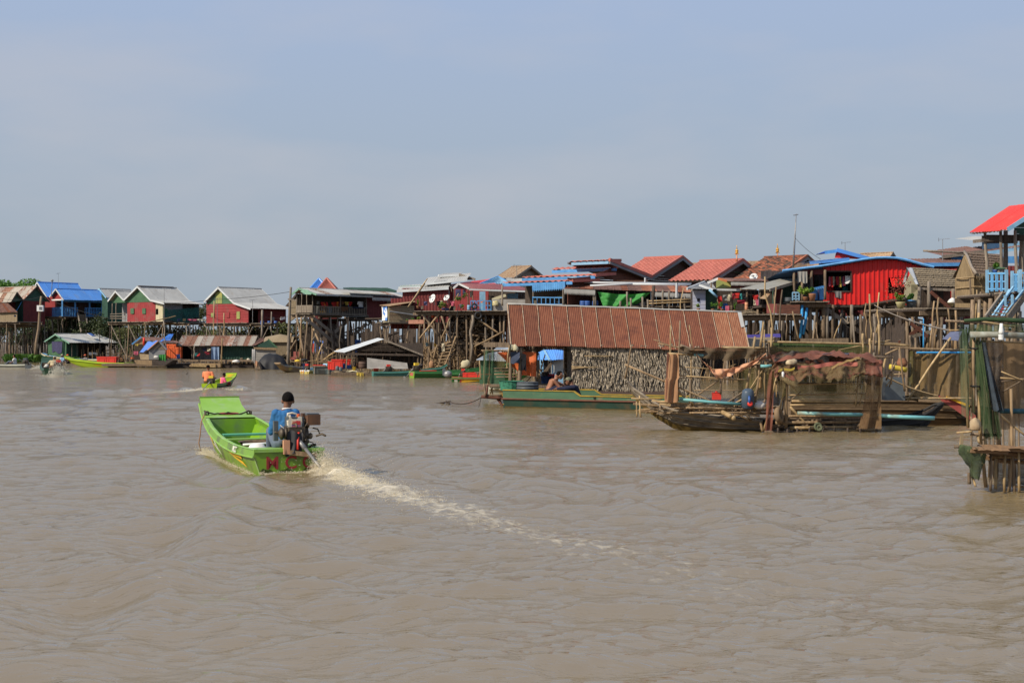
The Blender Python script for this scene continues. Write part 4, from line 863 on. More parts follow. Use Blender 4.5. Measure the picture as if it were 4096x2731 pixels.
obj('hull',MB().prism([fr.at(400,1060,-.5),fr.at(610,1062,-.5),fr.at(612,1118,-.5),fr.at(430,1105,-.5)],fr.v*1.5),wood_tan,th)
obj('stern_hull',MB().prism([fr.at(610,1062,-.7),fr.at(858,1060,-.4),fr.at(835,1108,-.4),fr.at(750,1130,-.7),fr.at(612,1126,-.7)],fr.v*1.6),wood_dark,th)
p=fr.at(662,1025,-.6);tag(obj('sack',MB().lump(p,(.22,.18,.14),10,7),M('sack_cloth',(.52,.50,.45),rv=.1),smooth=True),'white sack at the stern of the blue tarp tent boat','sack')
cloth(fr.at(690,995,-.5),fr.at(772,990,-.5),1.1,CL['teal'] if 0 else tarp_green,'hanging_cloth','green cloth hanging at the stern of the tent boat',fold=.08)
# --- black covered boat
fr=Fr(2000,104,V3((1,0,0)));c=fr.at(2010,1090,1.2);th=thing('covered_boat','boat completely covered by a crumpled black tarpaulin','boat',fr.at(2010,1160,0),'house boats')
def fn(u,v):
 a=(u-.5)*2;x=a*1.3;pr=max(0,1-abs(a+.05)**2.6)**.6;z_=.02+pr*1.25*math.sin(max(.0,v)*math.pi)**.55;y=(v-.5)*1.8*(.55+.45*pr)
 n_=noise.noise(V3((x*2.2,y*2.2,z_*2)))*.16
 return fr.p(fr.uz(2010,0)[0]+x*.93,1.0+y+n_,-.05+z_*.96+n_*.6)
obj('tarp',MB().grid(fn,30,16),black_cloth,th,smooth=True)
obj('hull',MB().prism([fr.at(1812,1095,-.6),fr.at(1850,1082,-.6),fr.at(1890,1165,-.6),fr.at(1822,1160,-.6)],fr.v*1.2),wood,th);obj('bow_cap',MB().prism([fr.at(1828,1065,-.65),fr.at(1850,1075,-.65),fr.at(1845,1140,-.65),fr.at(1830,1110,-.65)],fr.v*.1),cloth_peach,th)
# ================================================================ pavilion house in the middle (z3)
use('z3');DP=Dsh(512);fr=Fr(512,DP);P=lambda x,y,b=0:fr.uz(x,y,b)
th=thing('stilt_house','open wooden pavilion house on tall crossed stilts with laundry on its veranda','house',fr.p(0,0,0),'stilt houses of the village')
zd=P(505,598)[1];aL=P(290,590)[0];zr=P(510,322)[1];b1=fr.vz(1245,600)[0];b2=fr.vz(1860,500)[0]
l,a,r=P(232,322,-.3),P(325,243,-.3),P(506,316,-.3);bm=fr.vz(1720,330)[0]
roof(th,fr,'v',[l,a,(r[0]+.5,r[1]-.05)],-.3,bm,zinc,edge=M('mint_paint',(.20,.36,.27)),mats=[zinc,zinc,zinc,rust_grey])
obj('porch_gable',MB().prism([fr.at(345,295,-.7),fr.at(385,264,-.7),fr.at(440,270,-.7),fr.at(500,318,-.7),fr.at(488,335,-.7),fr.at(415,332,-.7)],fr.v*.1),M('mint_paint',(.20,.36,.27)),th)
fringe(th,fr.p(r[0]+.5,-.3,r[1]-.05),fr.p(r[0]+.5,b1,r[1]-.05),.16,zinc_white,46);fringe(th,fr.p(r[0]+.4,b1,r[1]-.15),fr.p(r[0]+.4,bm,r[1]-.15),.3,zinc_white,34)
for x in(300,365,435,512):post(th,fr.p(P(x,0)[0],0,zd),fr.p(P(x,0)[0],0,zr+.1),.07,wood_grey)
for x in(893,1245):b=fr.vz(x,0)[0];post(th,fr.p(0,b,zd),fr.p(0,b,zr),.08,wood_grey)
wall(th,fr,'u',-.02,aL,-.05,zd+.1,P(0,488)[1],wood_grey,'vplank',pw=.15);railing(th,[fr.p(0,0,zd),fr.p(0,fr.vz(893,0)[0],zd),fr.p(0,b1,zd)],P(512,492)[1]-zd,wood_grey,.2,.07)
wall(th,fr,'v',aL+.2,.1,b1,zd,zr,wood_dark,'vplank');wall(th,fr,'u',b1*.98,aL,0,zd,zr,wood_dark,'vplank')
bl,bh=b1,fr.vz(1500,500)[0];zw=fr.vz(1380,655)[1];wx=(fr.vz(1562,0)[0],fr.vz(1625,0)[0],fr.vz(1600,458)[1],fr.vz(1600,418)[1])
wall(th,fr,'v',.0,bl,b2+4,zw,zr+.05,red_brown,'corr',holes=[wx],pitch=.2)
panel(th,'window_shutter',fr,'v',.05,wx[0]-.4,wx[0]-.03,wx[2],wx[3],wood_grey);panel(th,'window_shutter',fr,'v',.05,wx[1]+.03,wx[1]+.25,wx[2],wx[3],wood_grey);wall(th,fr,'v',aL,0,b2,zd,zr,wood_dark,'flat')
deck(th,fr,aL-.4,.15,-.3,b1+.1,zd,pw=.35);deck(th,fr,aL,.05,b1+.1,b2+4,zw,pw=.7)
stilts(th,fr,[aL,aL*.66,aL*.33,0],[0],zd-.2,.11,mats=(wood_tan,wood));stilts(th,fr,[aL,aL*.5,0],[2,b1*.45,b1*.8,b1],zd-.2,.1);stilts(th,fr,[0,aL*.5],[b1+1.3,b1+3,b1+5,b1+7,b1+9],zw-.2,.1)
for x0,y0,x1,y1 in((520,650,1000,1035),(395,640,850,1030),(1240,660,1600,950),(1250,730,960,985),(980,705,800,860),(520,930,760,1160)):
 obj('brace',MB().bar(fr.ata(x0,y0,.12),fr.ata(x1,y1,.12),.06,.26),wood_grey,th)
for x0,y0,x1,y1 in((290,610,395,1200),(360,640,340,1190),(440,690,410,1220),(520,800,600,980),(330,900,410,1190),(640,1240,870,1080),(150,1180,290,960),(225,860,160,1160),(650,1000,560,1250)):
 obj('stilt',MB().crook(fr.at(x1,y1,-.6),fr.at(x0,y0,-.4),.085,.07,6),random.choice((wood_tan,wood,bamboo)),th,smooth=True)
obj('wall_mat',MB().prism([fr.at(205,700,.6),fr.at(290,640,.6),fr.at(300,390,.6),fr.at(215,420,.6)],fr.v*.1),thatch,th)
obj('roof_corner',MB().prism([fr.at(140,490,1),fr.at(165,500,1),fr.at(290,345,1),fr.at(280,325,1)],fr.v*2),wood_dark,th)
lin=fr.ata(545,425,-.35),fr.ata(1235,425,-.35);washline('long washing line across the pavilion veranda',*lin,sag=.08)
for x,w_,y,h,c,k,l in((570,32,425,.45,'grey','cloth','grey cloth at the left end of the pavilion line'),(625,55,437,.75,'red','shirt','red shirt hanging left of the orange scarf'),(655,28,440,.9,'orange','cloth','orange scarf hanging over the left red shirt'),(690,30,437,.7,'red','cloth','red cloth hanging just right of the orange scarf'),(775,60,437,.85,'red','shirt','large red shirt in the middle of the left veranda bay'),(835,30,432,.9,'orange','cloth','orange and red cloth beside the middle veranda post'),(862,20,430,.9,'maroon','cloth','maroon cloth touching the middle veranda post'),(905,35,425,.5,'brown','cloth','brown cloth right of the middle veranda post'),(955,50,432,.55,'yellow','shirt','yellow flowered shirt in the right veranda bay'),(1005,40,435,.6,'red','shirt','small red shirt right of the yellow one'),(990,15,460,.4,'blue','cloth','narrow blue strip hanging below the yellow shirt')):
 garment(fr.ata(x,y,-.3),fr.ata(x+w_,y,-.3),h,CL[c],l,k)
garment(fr.ata(1125,430,-.25),fr.ata(1222,428,-.25),1.0,white,'white shirt hanging at the right end of the pavilion veranda','shirt')
cloth(fr.ata(905,500,.1),fr.ata(995,500,.1),.65,CL['brown'],'draped_mat','brown mat hung over the pavilion railing');cloth(fr.ata(1060,500,.1),fr.ata(1210,505,.1),.25,CL['navy'],'draped_cloth','dark cloth hung over the right part of the pavilion railing')
barrel('light blue barrel on the pavilion veranda',fr.ata(750,590,-.7),.38,1.0,blue_light);bucket('yellow basin on the pavilion veranda',fr.ata(655,592,-.6),.5,.4,pl_yellow);cloth(fr.ata(560,490,.1),fr.ata(592,490,.1),1.1,CL['cream'],'draped_cloth','cream cloth over the corner of the pavilion railing')
p0,p1=W(172,980,DP-2),W(217,232,DP-2);th=thing('utility_pole','tall grey pole holding a cable left of the pavilion house','pole',p0);obj('pole',MB().crook(p0-UP*2.4,p1,.13,.09,8,.03),wood_grey,th,smooth=True);obj('crossbar',MB().bar(W(175,398,DP-2.2),W(290,412,DP-2.2),.1),wood_grey,th)
# pyramid roofs behind
for ax_,ay,l,m,nm,dd in((707,112,(545,258,865,258),red_tile,'red pyramid roof rising above the pavilion',9),(600,118,(438,250,760,250),blue_roof,'blue pyramid roof partly behind the red one',12)):
 D=DP+dd;pl,pr=W(l[0],l[1],D),W(l[2],l[3],D);pa=W(ax_,ay,D+(pr-pl).length/2);th=thing('house_turret',nm,'roof',V3((pa.x,pa.y,0)),'pyramid roofs');w_=(pr-pl).length;v_=V3((0,w_,0))
 pl,pr=pl-UP*.3,pr-UP*.3;ap=(pl+pr)/2+v_*.5;ap=V3((pa.x,pa.y,pa.z));q=[pl,pr,pr+v_,pl+v_]
 for i in range(4):
  e,g_=q[i],q[(i+1)%4];sheets(th,[e,g_,ap+(g_-e)*.01,ap-(g_-e)*.01],m,1,waves=16,amp=.03)
  obj('hip_cap',MB().tube(e,ap,.09),m,th)
 obj('wall',MB().prism([x.lerp(ap,.15)-UP*.6 for x in q],-UP*(pl.z-1.5)),red_brown,th)
frR=Fr(935,DP+1.5);th=thing('stilt_house','dark green ribbed roof rising behind the pavilion house','house',frR.at(935,600,0)*1,'stilt houses of the village')
sheets(th,[frR.ata(930,262,.6),frR.ata(1725,305,.6),frR.ata(1535,250,-1.0),frR.ata(930,240,-1.0)],green_dark,8,waves=8,amp=.04)
# --- palm hut beside the pavilion
DH=Dsh(1555)-3;fr=Fr(1555,DH,V3((.36,-.93,0)));th=thing('palm_hut','small palm walled hut on stilts with a torn white and blue poster','hut',fr.p(0,0,0),'stilt houses of the village')
zd=fr.uz(1540,712)[1];aL=fr.uz(1478,700)[0];bR=fr.vz(1895,600)[0];zt=fr.uz(1540,492)[1]
obj('roof_sheet',sheet_mb([fr.ata(1425,482,-1.2),fr.ata(1555,492,.3),fr.ata(1915,432,.3),fr.ata(1890,428,-1.5)],14,.03),rust_tan,th,smooth=True)
wall(th,fr,'v',0,0,bR,zd,zt+.05,thatch,'plank',pw=.16);wall(th,fr,'u',0,aL,-.05,zd,zt,cream,'vplank',pw=.3);wall(th,fr,'u',bR,aL,0,zd,zt,thatch,'flat')
q0,q1=fr.uz(1480,690),fr.uz(1550,495);obj('poster',MB().grid(lambda u,v:fr.p(q0[0]+(q1[0]-q0[0])*u,-.12+.02*math.sin(u*6+v*4),q0[1]+(q1[1]-q0[1])*v),8,8),M('poster_print',(.85,.85,.82),(.10,.25,.62),scale=1.4,wid=.06,mid=.52,rv=0,det=3,bump=0),th)
deck(th,fr,aL-.3,.3,-.3,bR+3,zd,pw=.3);stilts(th,fr,[aL,0],[0,1.4,2.8,4.2,5.6],zd-.2,.1);braces(th,fr,aL,.2,.2,.4,zd-.3,2)
pl_=obj('pipe',MB().tube(fr.ata(1565,565,.25),fr.ata(1940,620,.25),.06),steel);tag(pl_,'thin grey pipe crossing the palm hut wall','pipe');po=obj('slant_pole',MB().tube(fr.ata(1820,500,.5),fr.ata(2040,180,.5),.07),wood_grey);tag(po,'slanting grey pole rising above the palm hut towards the white monitor roof','pole')
# lower thatched hut and shelters under the pavilion
c=W(70,975,DP+2);th=thing('palm_hut','low rounded thatched hut under the deck beside the pavilion stilts','hut',V3((c.x,c.y,.3)))
obj('roof',MB().grid(lambda u,v:c+V3(((u-.5)*2.3,(v-.5)*1.8,.65*math.sin(math.pi*v)**.6*(1-.35*abs(u-.5)*2)-.05)),14,10),thatch,th,smooth=True);obj('wall',MB().box(c-UP*.6,V3((.95,0,0)),V3((0,.7,0)),UP*.6),thatch,th)
frU=Fr(700,DP+4);
o=obj('tarp_wall',MB().grid(lambda u,v:frU.at(510+660*u,948+175*v,.5)+frU.v*.15*math.sin(u*22)-UP*.1*math.sin(u*7),40,8),tarp_blue,smooth=True);tag(o,'blue tarpaulin wall behind the pavilion stilts','tarp')
o=obj('tarp_wall',MB().grid(lambda u,v:frU.at(195+345*u,1110+110*v,-1.5)+frU.v*.1*math.sin(u*16),24,5),M('faded_red_cloth',(.28,.08,.07),rv=0),smooth=True);tag(o,'faded red screen at the water line under the pavilion','screen')
o=obj('tarp_wall',MB().grid(lambda u,v:frU.at(1135+265*u,858+72*v-8*math.sin(u*9),3.0)+frU.v*.1*math.sin(u*16),24,5),white_cloth,smooth=True);tag(o,'white tarpaulin far back between the stilts right of the pavilion','tarp')
o=obj('tarp_wall',MB().grid(lambda u,v:frU.at(500+45*u,1000+120*v,-.3),4,4),CL['red'],smooth=True);tag(o,'small red cloth hanging left of the blue tarpaulin wall','cloth')
# --- open shed on the water
DS=86;fr=Fr(1480,DS,V3((1,0,0)));A3=lambda x,y,b=0:fr.at(x,y,b)
th=thing('open_shed','open floating shed with a pale iron roof and dark rafters','shed',fr.p(0,0,0),'floating houses')
sheets(th,[A3(800,1110,3),A3(945,1126,0),A3(1482,944,0),A3(1400,928,3)],zinc_white,4,waves=5);sheets(th,[A3(2012,1155,0),A3(1950,1130,3),A3(1400,928,3),A3(1482,944,0)],zinc_white,4,waves=5)
obj('fascia_board',MB().bar(A3(1482,948,-.05),A3(2015,1160,-.05),.04,.1),wood_grey,th);obj('tie_beam',MB().bar(A3(880,1140,.1),A3(1960,1160,.1),.06,.12),wood_dark,th)
for k in range(9):obj('rafter',MB().bar(A3(980+k*115,1142,.2+.3*(k%3)),A3(1220+k*60,1040 if k<6 else 1080,.3+.3*(k%3)),.05),wood_dark,th)
for k in range(5):obj('purlin',MB().bar(A3(1060+k*70,1095-k*24,.15),A3(1860-k*70,1100-k*24,.15),.05),wood_dark,th)
for x,y in((895,1240),(970,1370),(1055,1330),(1470,1220),(1690,1180),(1945,1340),(1990,1300)):post(th,A3(x,y,.2 if x!=970 else-.2),A3(x+(10 if x==970 else 4),1140,.2),.06,wood)
obj('platform',MB().prism([A3(760,1395,-.6),A3(1560,1420,-.6),A3(1960,1400,-.3),A3(1960,1380,2.5),A3(1560,1380,3),A3(780,1370,3)],-UP*.25),wood,th)
wall(th,fr,'u',2.8,fr.uz(1050,0)[0],fr.uz(1980,0)[0],.4,2.0,wood_dark,'vplank',pw=.3)
o=obj('leaning_board',MB().prism([A3(1255,1195,-.2),A3(1800,1265,-.2),A3(1815,1345,-.5),A3(1255,1345,-.5)],fr.v*.05),concrete);tag(o,'large grey board leaning inside the open shed','board')
# ================================================================ deck with plants and dishes (z4)
use('z4');DK=Dsh(870)-2;fr=Fr(870,DK,V3((1,-.12,0)));A4=lambda x,y,b=0:fr.at(x,y,b)
th=thing('stilt_house','plum roofed open house on a high deck with blue railings and potted plants','house',fr.p(0,0,0),'stilt houses of the village')
zd=fr.uz(870,640)[1];aL,aR=fr.uz(215,0)[0],fr.uz(1345,0)[0]
deck(th,fr,aL,aR,-.9,5,zd,pw=.26,over=.35)
for x in(275,380,500,640,735,848,905,1090,1180,1265,1320):a=fr.uz(x,0)[0];post(th,fr.p(a+random.gauss(0,.1),-.6,-1),fr.p(a,-.55,zd-.2),.105,random.choice((wood,wood_grey)),'stilt',8)
stilts(th,fr,[aL+i*(aR-aL)/9 for i in range(10)],[1.2,3],zd-.2,.1)
for x0,y0,x1,y1 in((490,680,240,990),(295,690,485,950),(400,820,480,950),(520,700,640,1020),(640,700,520,990),(1295,900,900,1105),(1000,760,1250,930),(700,960,620,1200),(350,1060,410,1240),(470,1060,380,1330)):
 obj('brace',MB().crook(A4(x0,y0,-.75),A4(x1,y1,-.75),.07,.06,6),random.choice((wood,wood_tan)),th,smooth=True)
p,q=A4(915,690,-.8),A4(885,1330,-.8);obj('stilt',MB().path([p,A4(920,760,-.8),A4(885,900,-.8),A4(905,1080,-.8),q],[.09,.11,.1,.08,.09],8),wood_grey,th,smooth=True)
# plum roof
pl,pa,pr,pe,pg=A4(668,357,-.7),A4(735,297,-.7),A4(865,358,-.7),A4(1672,386,-.2),A4(1440,308,2.6)
sheets(th,[pr,pe,pg,pa+V3((.1,.3,.02))],purple_roof,9,waves=6,amp=.022);sheets(th,[pa,pl,pl+V3((1,2,0)),pa+V3((1,2,0))],purple_roof,1)
obj('fascia_board',MB().bar(pa,pr,.04,.12,up=UP),white,th);obj('fascia_board',MB().bar(pl,pa,.04,.12,up=UP),white,th);obj('gutter',MB().bar(pr-UP*.06,pe-UP*.06,.06,.1,up=UP),zinc_white,th)
for x in(685,862,920,1278,1655):a=fr.uz(x,0)[0];post(th,fr.p(a,-.3,zd),fr.p(a,-.25,fr.uz(x,365)[1]),.06,wood if x!=685 else wood_dark)
ab=[fr.uz(x,0)[0] for x in(895,975,1068,1165)];zr=fr.uz(0,520)[1]
for k in range(3):railing(th,[fr.p(ab[k]+.04,-.6,zd),fr.p(ab[k+1]-.04,-.6,zd)],zr-zd,blue_paint,.28,.05,mid=True)
wall(th,fr,'u',-.5,fr.uz(1165,0)[0],fr.uz(1660,0)[0],zd,fr.uz(0,500)[1],concrete,'flat');wall(th,fr,'u',2.6,fr.uz(600,0)[0],fr.uz(1000,0)[0],zd,fr.uz(0,330)[1],red_wall,'vplank',holes=[(fr.uz(985,0)[0],fr.uz(1000,0)[0],zd,zd+1)]);wall(th,fr,'u',2.6,fr.uz(1000,0)[0],fr.uz(1700,0)[0],zd,fr.uz(0,330)[1],wood_dark,'vplank')
panel(th,'door',fr,'u',2.4,fr.uz(998,0,2.4)[0],fr.uz(1072,0,2.4)[0],zd,fr.uz(0,400,2.4)[1],blue_light);panel(th,'wall_panel',fr,'u',2.3,fr.uz(1072,0,2.3)[0],fr.uz(1110,0,2.3)[0],zd,fr.uz(0,395,2.3)[1],red_wall);panel(th,'wall_panel',fr,'u',1.5,fr.uz(1345,0,1.5)[0],fr.uz(1478,0,1.5)[0],fr.uz(0,490,1.5)[1],fr.uz(0,425,1.5)[1],blue_light)
for x,y,w_,h,c,l in((695,368,70,.9,'violet','violet cloth hanging left under the plum roof'),(785,372,40,.6,'violet','smaller violet cloth hanging under the plum roof gable'),(875,390,30,.8,'cream','cream cloth hanging between the posts under the plum roof')):garment(A4(x,y,.6),A4(x+w_,y,.6),h,CL[c],l,'cloth')
o=obj('plank_bundle',MB().bar(A4(1160,500,-.2),A4(1330,440,-.2),.25,.2),cream);tag(o,'pale planks leaning under the right part of the plum roof','planks')
p=A4(1200,545,-.7);o=obj('plastic_bag',MB().lump(p-UP*.02,(.2,.15,.23),14,10),M('clear_bag',(.50,.46,.33),(.55,.45,.15),scale=7,rv=0,rough=.35),smooth=True);tag(o,'bulging pale plastic bag hanging on the grey sheet wall','bag')
dish('large white satellite dish on the plant deck',A4(415,487,-.5),(-.75,-.6,.35),.30);dish('smaller white satellite dish beside the large one on the plant deck',A4(588,478,-.3),(-.5,-.65,.55),.22)
pot_plant('spiky agave in a pot at the left corner of the plant deck',A4(225,610,-.7),1.0,leafy,clay,.2,.35,'blade')
pot_plant('tall green bush in a pot in front of the plum roof gable',A4(770,605,-.6),1.5,leafg,pl_grey,.25,.5,n=420);pot_plant('bright yellow green plant trailing over the plant deck edge',A4(545,625,-.8),1.05,leafy,pl_blue,.2,.2,n=260)
pot_plant('small yellowish plant below the trailing plant',A4(510,640,-1.0),.7,leafy,clay,.15,.15,n=140);pot_plant('flowering pot plant left of the light blue tub',A4(790,620,-.8),.5,leafy,clay,.16,.2,n=90);pot_plant('leafy plant standing at the lower deck beside the palm hut',A4(325,735,0),.6,leafg,clay,n=110)
pot_plant('plant in a clay trough before the palm hut',A4(160,775,-.6),.5,leafg,clay,.15,.15,n=90);pot_plant('right one of the two plants before the palm hut',A4(235,770,-.6),.6,leafy,clay,.15,.15,n=110);pot_plant('low plant at the far left foot of the palm hut wall',A4(85,775,-.6),.3,leafg,clay,.12,.12,n=60)
bucket('white bucket right of the agave',A4(278,615,-.8),.17,.4,pl_white);bucket('white bucket with a yellow foot left of the tall bush',A4(685,625,-.8),.15,.42,pl_white);barrel('light blue tub beside the old tyre',A4(862,628,-.8),.2,.6,blue_light);bucket('blue bowl under the trailing plant',A4(590,632,-.9),.28,.28,pl_blue)
tag(obj('planter_trough',MB().abox(A4(205,775,-.5),.5,.18,.13),M('salmon_trough',(.62,.3,.2),rv=0)),'salmon coloured trough before the palm hut','trough')
tyre('old tyre leaning against the blue railing of the plant deck',A4(932,580,-.85),(.15,-1,.1),.155,.062);tyre('old tyre hanging under the edge of the plant deck',A4(982,695,-1.0),(.2,-1,.05),.20,.07)
for x,y,h,c,k,l in((300,520,.5,'violet','cloth','faded violet cloth left of the large dish'),(465,515,.6,'black','cloth','dark cloth between the two dishes'),(498,510,.4,'cream','cloth','cream cloth between the two dishes'),(635,515,.6,'pink','shirt','pink shirt drying right of the smaller dish'),(1010,505,.3,'orange','cloth','orange cloth lying on the blue railing'),(1090,540,.35,'orange','cloth','orange cloth behind the blue railing')):garment(A4(x,y,-.4),A4(x+42,y,-.4),h,CL[c],l,k)
washline('washing line between the dishes and the tall bush',A4(270,518,-.4),A4(690,512,-.4),.05)
for x0,y0,x1,y1,l,m in((100,590,345,232,'long pale bamboo pole leaning above the agave',bamboo),(650,400,640,330,'short stick standing left of the plum roof',wood),(600,640,735,420,'thin stick leaning beside the smaller dish',bamboo)):tag(obj('stick',MB().crook(A4(x0,y0,-.3),A4(x1,y1,-.3),.035),m,smooth=True),l,'pole')
wire('thin line hanging from the plant deck into the river',[A4(735,560,-1.2),A4(650,1080,-1.4),A4(600,1400,-1.5)],.05,.02)
# firewood stack, ladder and bits under the deck
fw=thing('firewood_stack','big stack of split firewood stored under the plant deck','firewood',A4(960,1030,.6));rr=random.Random(5);src=[];lo_=fw.location.copy()
for k in range(4):
 a_=rr.uniform(.05,.09);src.append(obj('log',MB().lathe(fw.location+V3((0,0,0)),[(a_*.8,-.28),(a_,-.2),(a_*rr.uniform(.8,1.1),.3),(a_*.7,.34)],5,V3((.1,-1,.05))),(wood_tan,wood,deck_wood,wood_dark)[k],fw,org=lo_))
rest=MB();cnt=0;base=A4(960,1030,.6)
for i in range(460):
 u=rr.uniform(0,1);hmax=1.9*(1-.5*abs(u-.6));x=A4(680+480*u,0,.6).x;z_=A4(0,1030,.6).z+rr.uniform(0,hmax);d=V3((x-base.x,rr.uniform(-.3,.5),z_-base.z))
 if cnt<290:c=inst(src[i%4],d,rot=(rr.uniform(-.5,.5),rr.uniform(-3,3),rr.uniform(-1,1)));cnt+=1
 else:b=base+d;rest.tube(b,b+V3((rr.uniform(-.3,.3),-.35,rr.uniform(-.15,.15))),.06,.05,5)
o=obj('small_logs',rest,wood,fw,kind='stuff')
obj('shelf_beam',MB().bar(A4(480,1030,.2),A4(1160,1050,.2),.15,.18),wood,fw);
lad=thing('ladder','crooked wooden ladder leading from the boats up to the firewood','ladder',A4(490,1370,-1.2))
pa_,pb_,pc_,pd_=A4(468,1370,-1.2),A4(600,1010,-.6),A4(545,1380,-1.2),A4(705,960,-.6);obj('rail',MB().crook(pa_,pb_,.05),wood_tan,lad,smooth=True);obj('rail',MB().crook(pc_,pd_,.05),wood_tan,lad,smooth=True)
for i in range(1,9):obj('rung',MB().crook(pa_.lerp(pb_,i/9)-V3((.15,0,0)),pc_.lerp(pd_,i/9)+V3((.15,0,0)),.045),wood_tan,lad,smooth=True)
pa_,pc_=A4(640,1300,-.3),A4(740,1280,-.3)
br=MB();r3=random.Random(9)
for i in range(170):
 p=A4(r3.uniform(250,1340),0,r3.uniform(0,2.5));p.z=r3.uniform(.1,1.2);br.crook(p,p+V3((r3.uniform(-1,1),r3.uniform(-.4,.4),r3.uniform(.1,1.1))),.05,.03,5)
o=obj('driftwood',br,wood_tan,kind='stuff');o['label']='tangle of loose poles and driftwood under the plant deck'
tag(obj('sack',MB().lump(A4(820,1315,-1),(.30,.22,.34),12,8),cream,smooth=True),'pale bundle standing behind the green boat with red crates','sack');tag(obj('sack',MB().lump(A4(395,1320,-1),(.17,.15,.32),12,8),cloth_sand,smooth=True),'brown bundle at the foot of the stilts left of the ladder','sack')
garment(A4(525,1045,-.9),A4(560,1045,-.9),1.0,CL['cream'],'cream cloth hanging on the ladder under the plant deck','cloth');bucket('light blue bucket hanging under the plant deck',A4(338,1080,-.8),.2,.45,blue_light);bucket('small yellow pail hanging right of the light blue bucket',A4(437,1080,-.8),.13,.3,pl_yellow)
barrel('orange ball shaped jar under the left end of the plant deck',A4(412,720,.3),.2,.4,crate_orange,name='jar');tag(obj('net_hammock',MB().grid(lambda u,v:A4(690+220*u,690+60*v+80*math.sin(u*3.14),.3+v),10,5),net_brown,smooth=True),'brown net slung under the plant deck','net')
# ================================================================ roofs behind the deck
fr=Fr(970,Dsh(970)+6,V3((1,-.1,0)));th=thing('stilt_house','maroon house with two white eaved monitor roofs','house',fr.at(650,520,0)*1,'stilt houses of the village')
th.location.z=0
def tier(th,fr,x0,y0,x1,y1,b,rise,dep,mat,fas,bh=.18):
 p,q=fr.at(x0,y0,b),fr.at(x1,y1,b);r=fr.v*dep+UP*rise;n=max(2,round((q-p).length/.9))
 sheets(th,[p,q,q+r,p+r],mat,n,waves=5);obj('fascia_board',MB().bar(p-UP*.07,q-UP*.07,.06,bh,up=UP),fas,th)
tier(th,fr,290,290,845,232,.5,.5,2.2,zinc,zinc_white);tier(th,fr,478,190,745,176,1.8,.25,2.5,zinc,zinc_white);tier(th,fr,-40,380,610,342,0,.4,1.5,zinc,zinc_white);tier(th,fr,-20,340,260,328,.4,.2,1.8,M('mint_paint',(.20,.36,.27)),zinc_white)
for x0,x1,y0,y1,b,m in((545,810,243,185,2.2,white),(340,640,345,285,1.0,concrete),(30,610,500,350,.2,red_brown)):q0,q1=fr.uz(x0,y0,b),fr.uz(x1,y1,b);wall(th,fr,'u',b,q0[0],q1[0],min(q0[1],q1[1]),max(q0[1],q1[1]),m,'corr' if m==red_brown else 'flat')
obj('brace',MB().bar(fr.at(482,192,1.8),fr.at(585,242,2.2),.15,.1),white,th);obj('fascia_board',MB().bar(fr.at(740,180,1.7),fr.at(945,245,1.7),.1,.16),wood_grey,th);gable(th,fr,'u',2.4,[fr.uz(540,250,2.4),fr.uz(950,250,2.4),fr.uz(740,185,2.4)],wood_dark)
wall(th,fr,'u',.25,fr.uz(530,0)[0],fr.uz(615,0)[0],fr.uz(0,520)[1],fr.uz(0,375)[1],grey_panel,'vplank');wall(th,fr,'u',.1,fr.uz(-120,0)[0],fr.uz(620,0)[0],3.0,fr.uz(0,480)[1],red_brown,'corr');stilts(th,fr,[-10,-7,-4,-1],[.5],3.2)
fr=Fr(900,Dsh(900)+7,V3((1,-.1,0)));th=thing('stilt_house','house with a bright red sheet roof behind the plum roof','house',fr.p(0,0,0),'stilt houses of the village')
sheets(th,[fr.at(535,325,0),fr.at(1210,305,0),fr.at(1130,238,3),fr.at(770,288,3)],red_roof,8);q0,q1=fr.uz(600,530),fr.uz(1000,320);wall(th,fr,'u',.3,q0[0],q1[0],q0[1],q1[1],red_wall,'corr');wall(th,fr,'u',.4,q0[0],q1[0],2.5,q0[1],wood_dark,'flat');stilts(th,fr,[-3,0,3],[.5],2.8)
c=fr.at(1230,208,2.5);th=thing('house_turret','light blue pyramid roof between plum roof and tan roof','roof',V3((c.x,c.y,0)),'pyramid roofs');pl,pr=fr.at(1005,300,.4),fr.at(1400,296,.4);w_=(pr-pl).length;q=[pl,pr,pr+fr.v*4.5,pl+fr.v*4.5]
for i in range(4):sheets(th,[q[i],q[(i+1)%4],c+(q[(i+1)%4]-q[i])*.01,c-(q[(i+1)%4]-q[i])*.01],blue_light,1,waves=18,amp=.03);obj('hip_cap',MB().tube(q[i],c,.07),blue_paint,th)
obj('wall',MB().prism([x.lerp(c,.1)-UP*.3 for x in q],-UP*3.2),wood_dark,th);obj('eave_sheet',sheet_mb([fr.at(1330,262,0),fr.at(1580,282,0),fr.at(1530,232,2),fr.at(1330,228,2)],14,.03),zinc,th,smooth=True)
frT=Fr(1400,Dsh(1400)+12);th=thing('stilt_house','wooden house with a tan weathered gable roof and an aerial','house',frT.p(0,0,0),'stilt houses of the village')
bf,zf=frT.vz(1385,225);ba,za=frT.vz(1605,76);br_,zr=frT.vz(1760,185);aw=frT.at(1130,235,bf)
a_l=(aw-frT.o).dot(frT.u);roof(th,frT,'u',[(bf,zf),(ba,za),(2*ba-bf,zf)],a_l*.8,.3,rust_tan,edge=wood_grey)
gable(th,frT,'v',0,[(bf+.2,zf),(2*ba-bf-.2,zf),(ba,za-.2)],wood_grey,'planks',pw=.2,sep=True);wall(th,frT,'v',.02,bf+.2,2*ba-bf-.2,3.5,zf,wood_grey,'plank');wall(th,frT,'u',bf+.2,a_l*.8,0,3.5,zf,wood_dark,'flat');stilts(th,frT,[a_l*.5,0],[bf,ba],3.6)
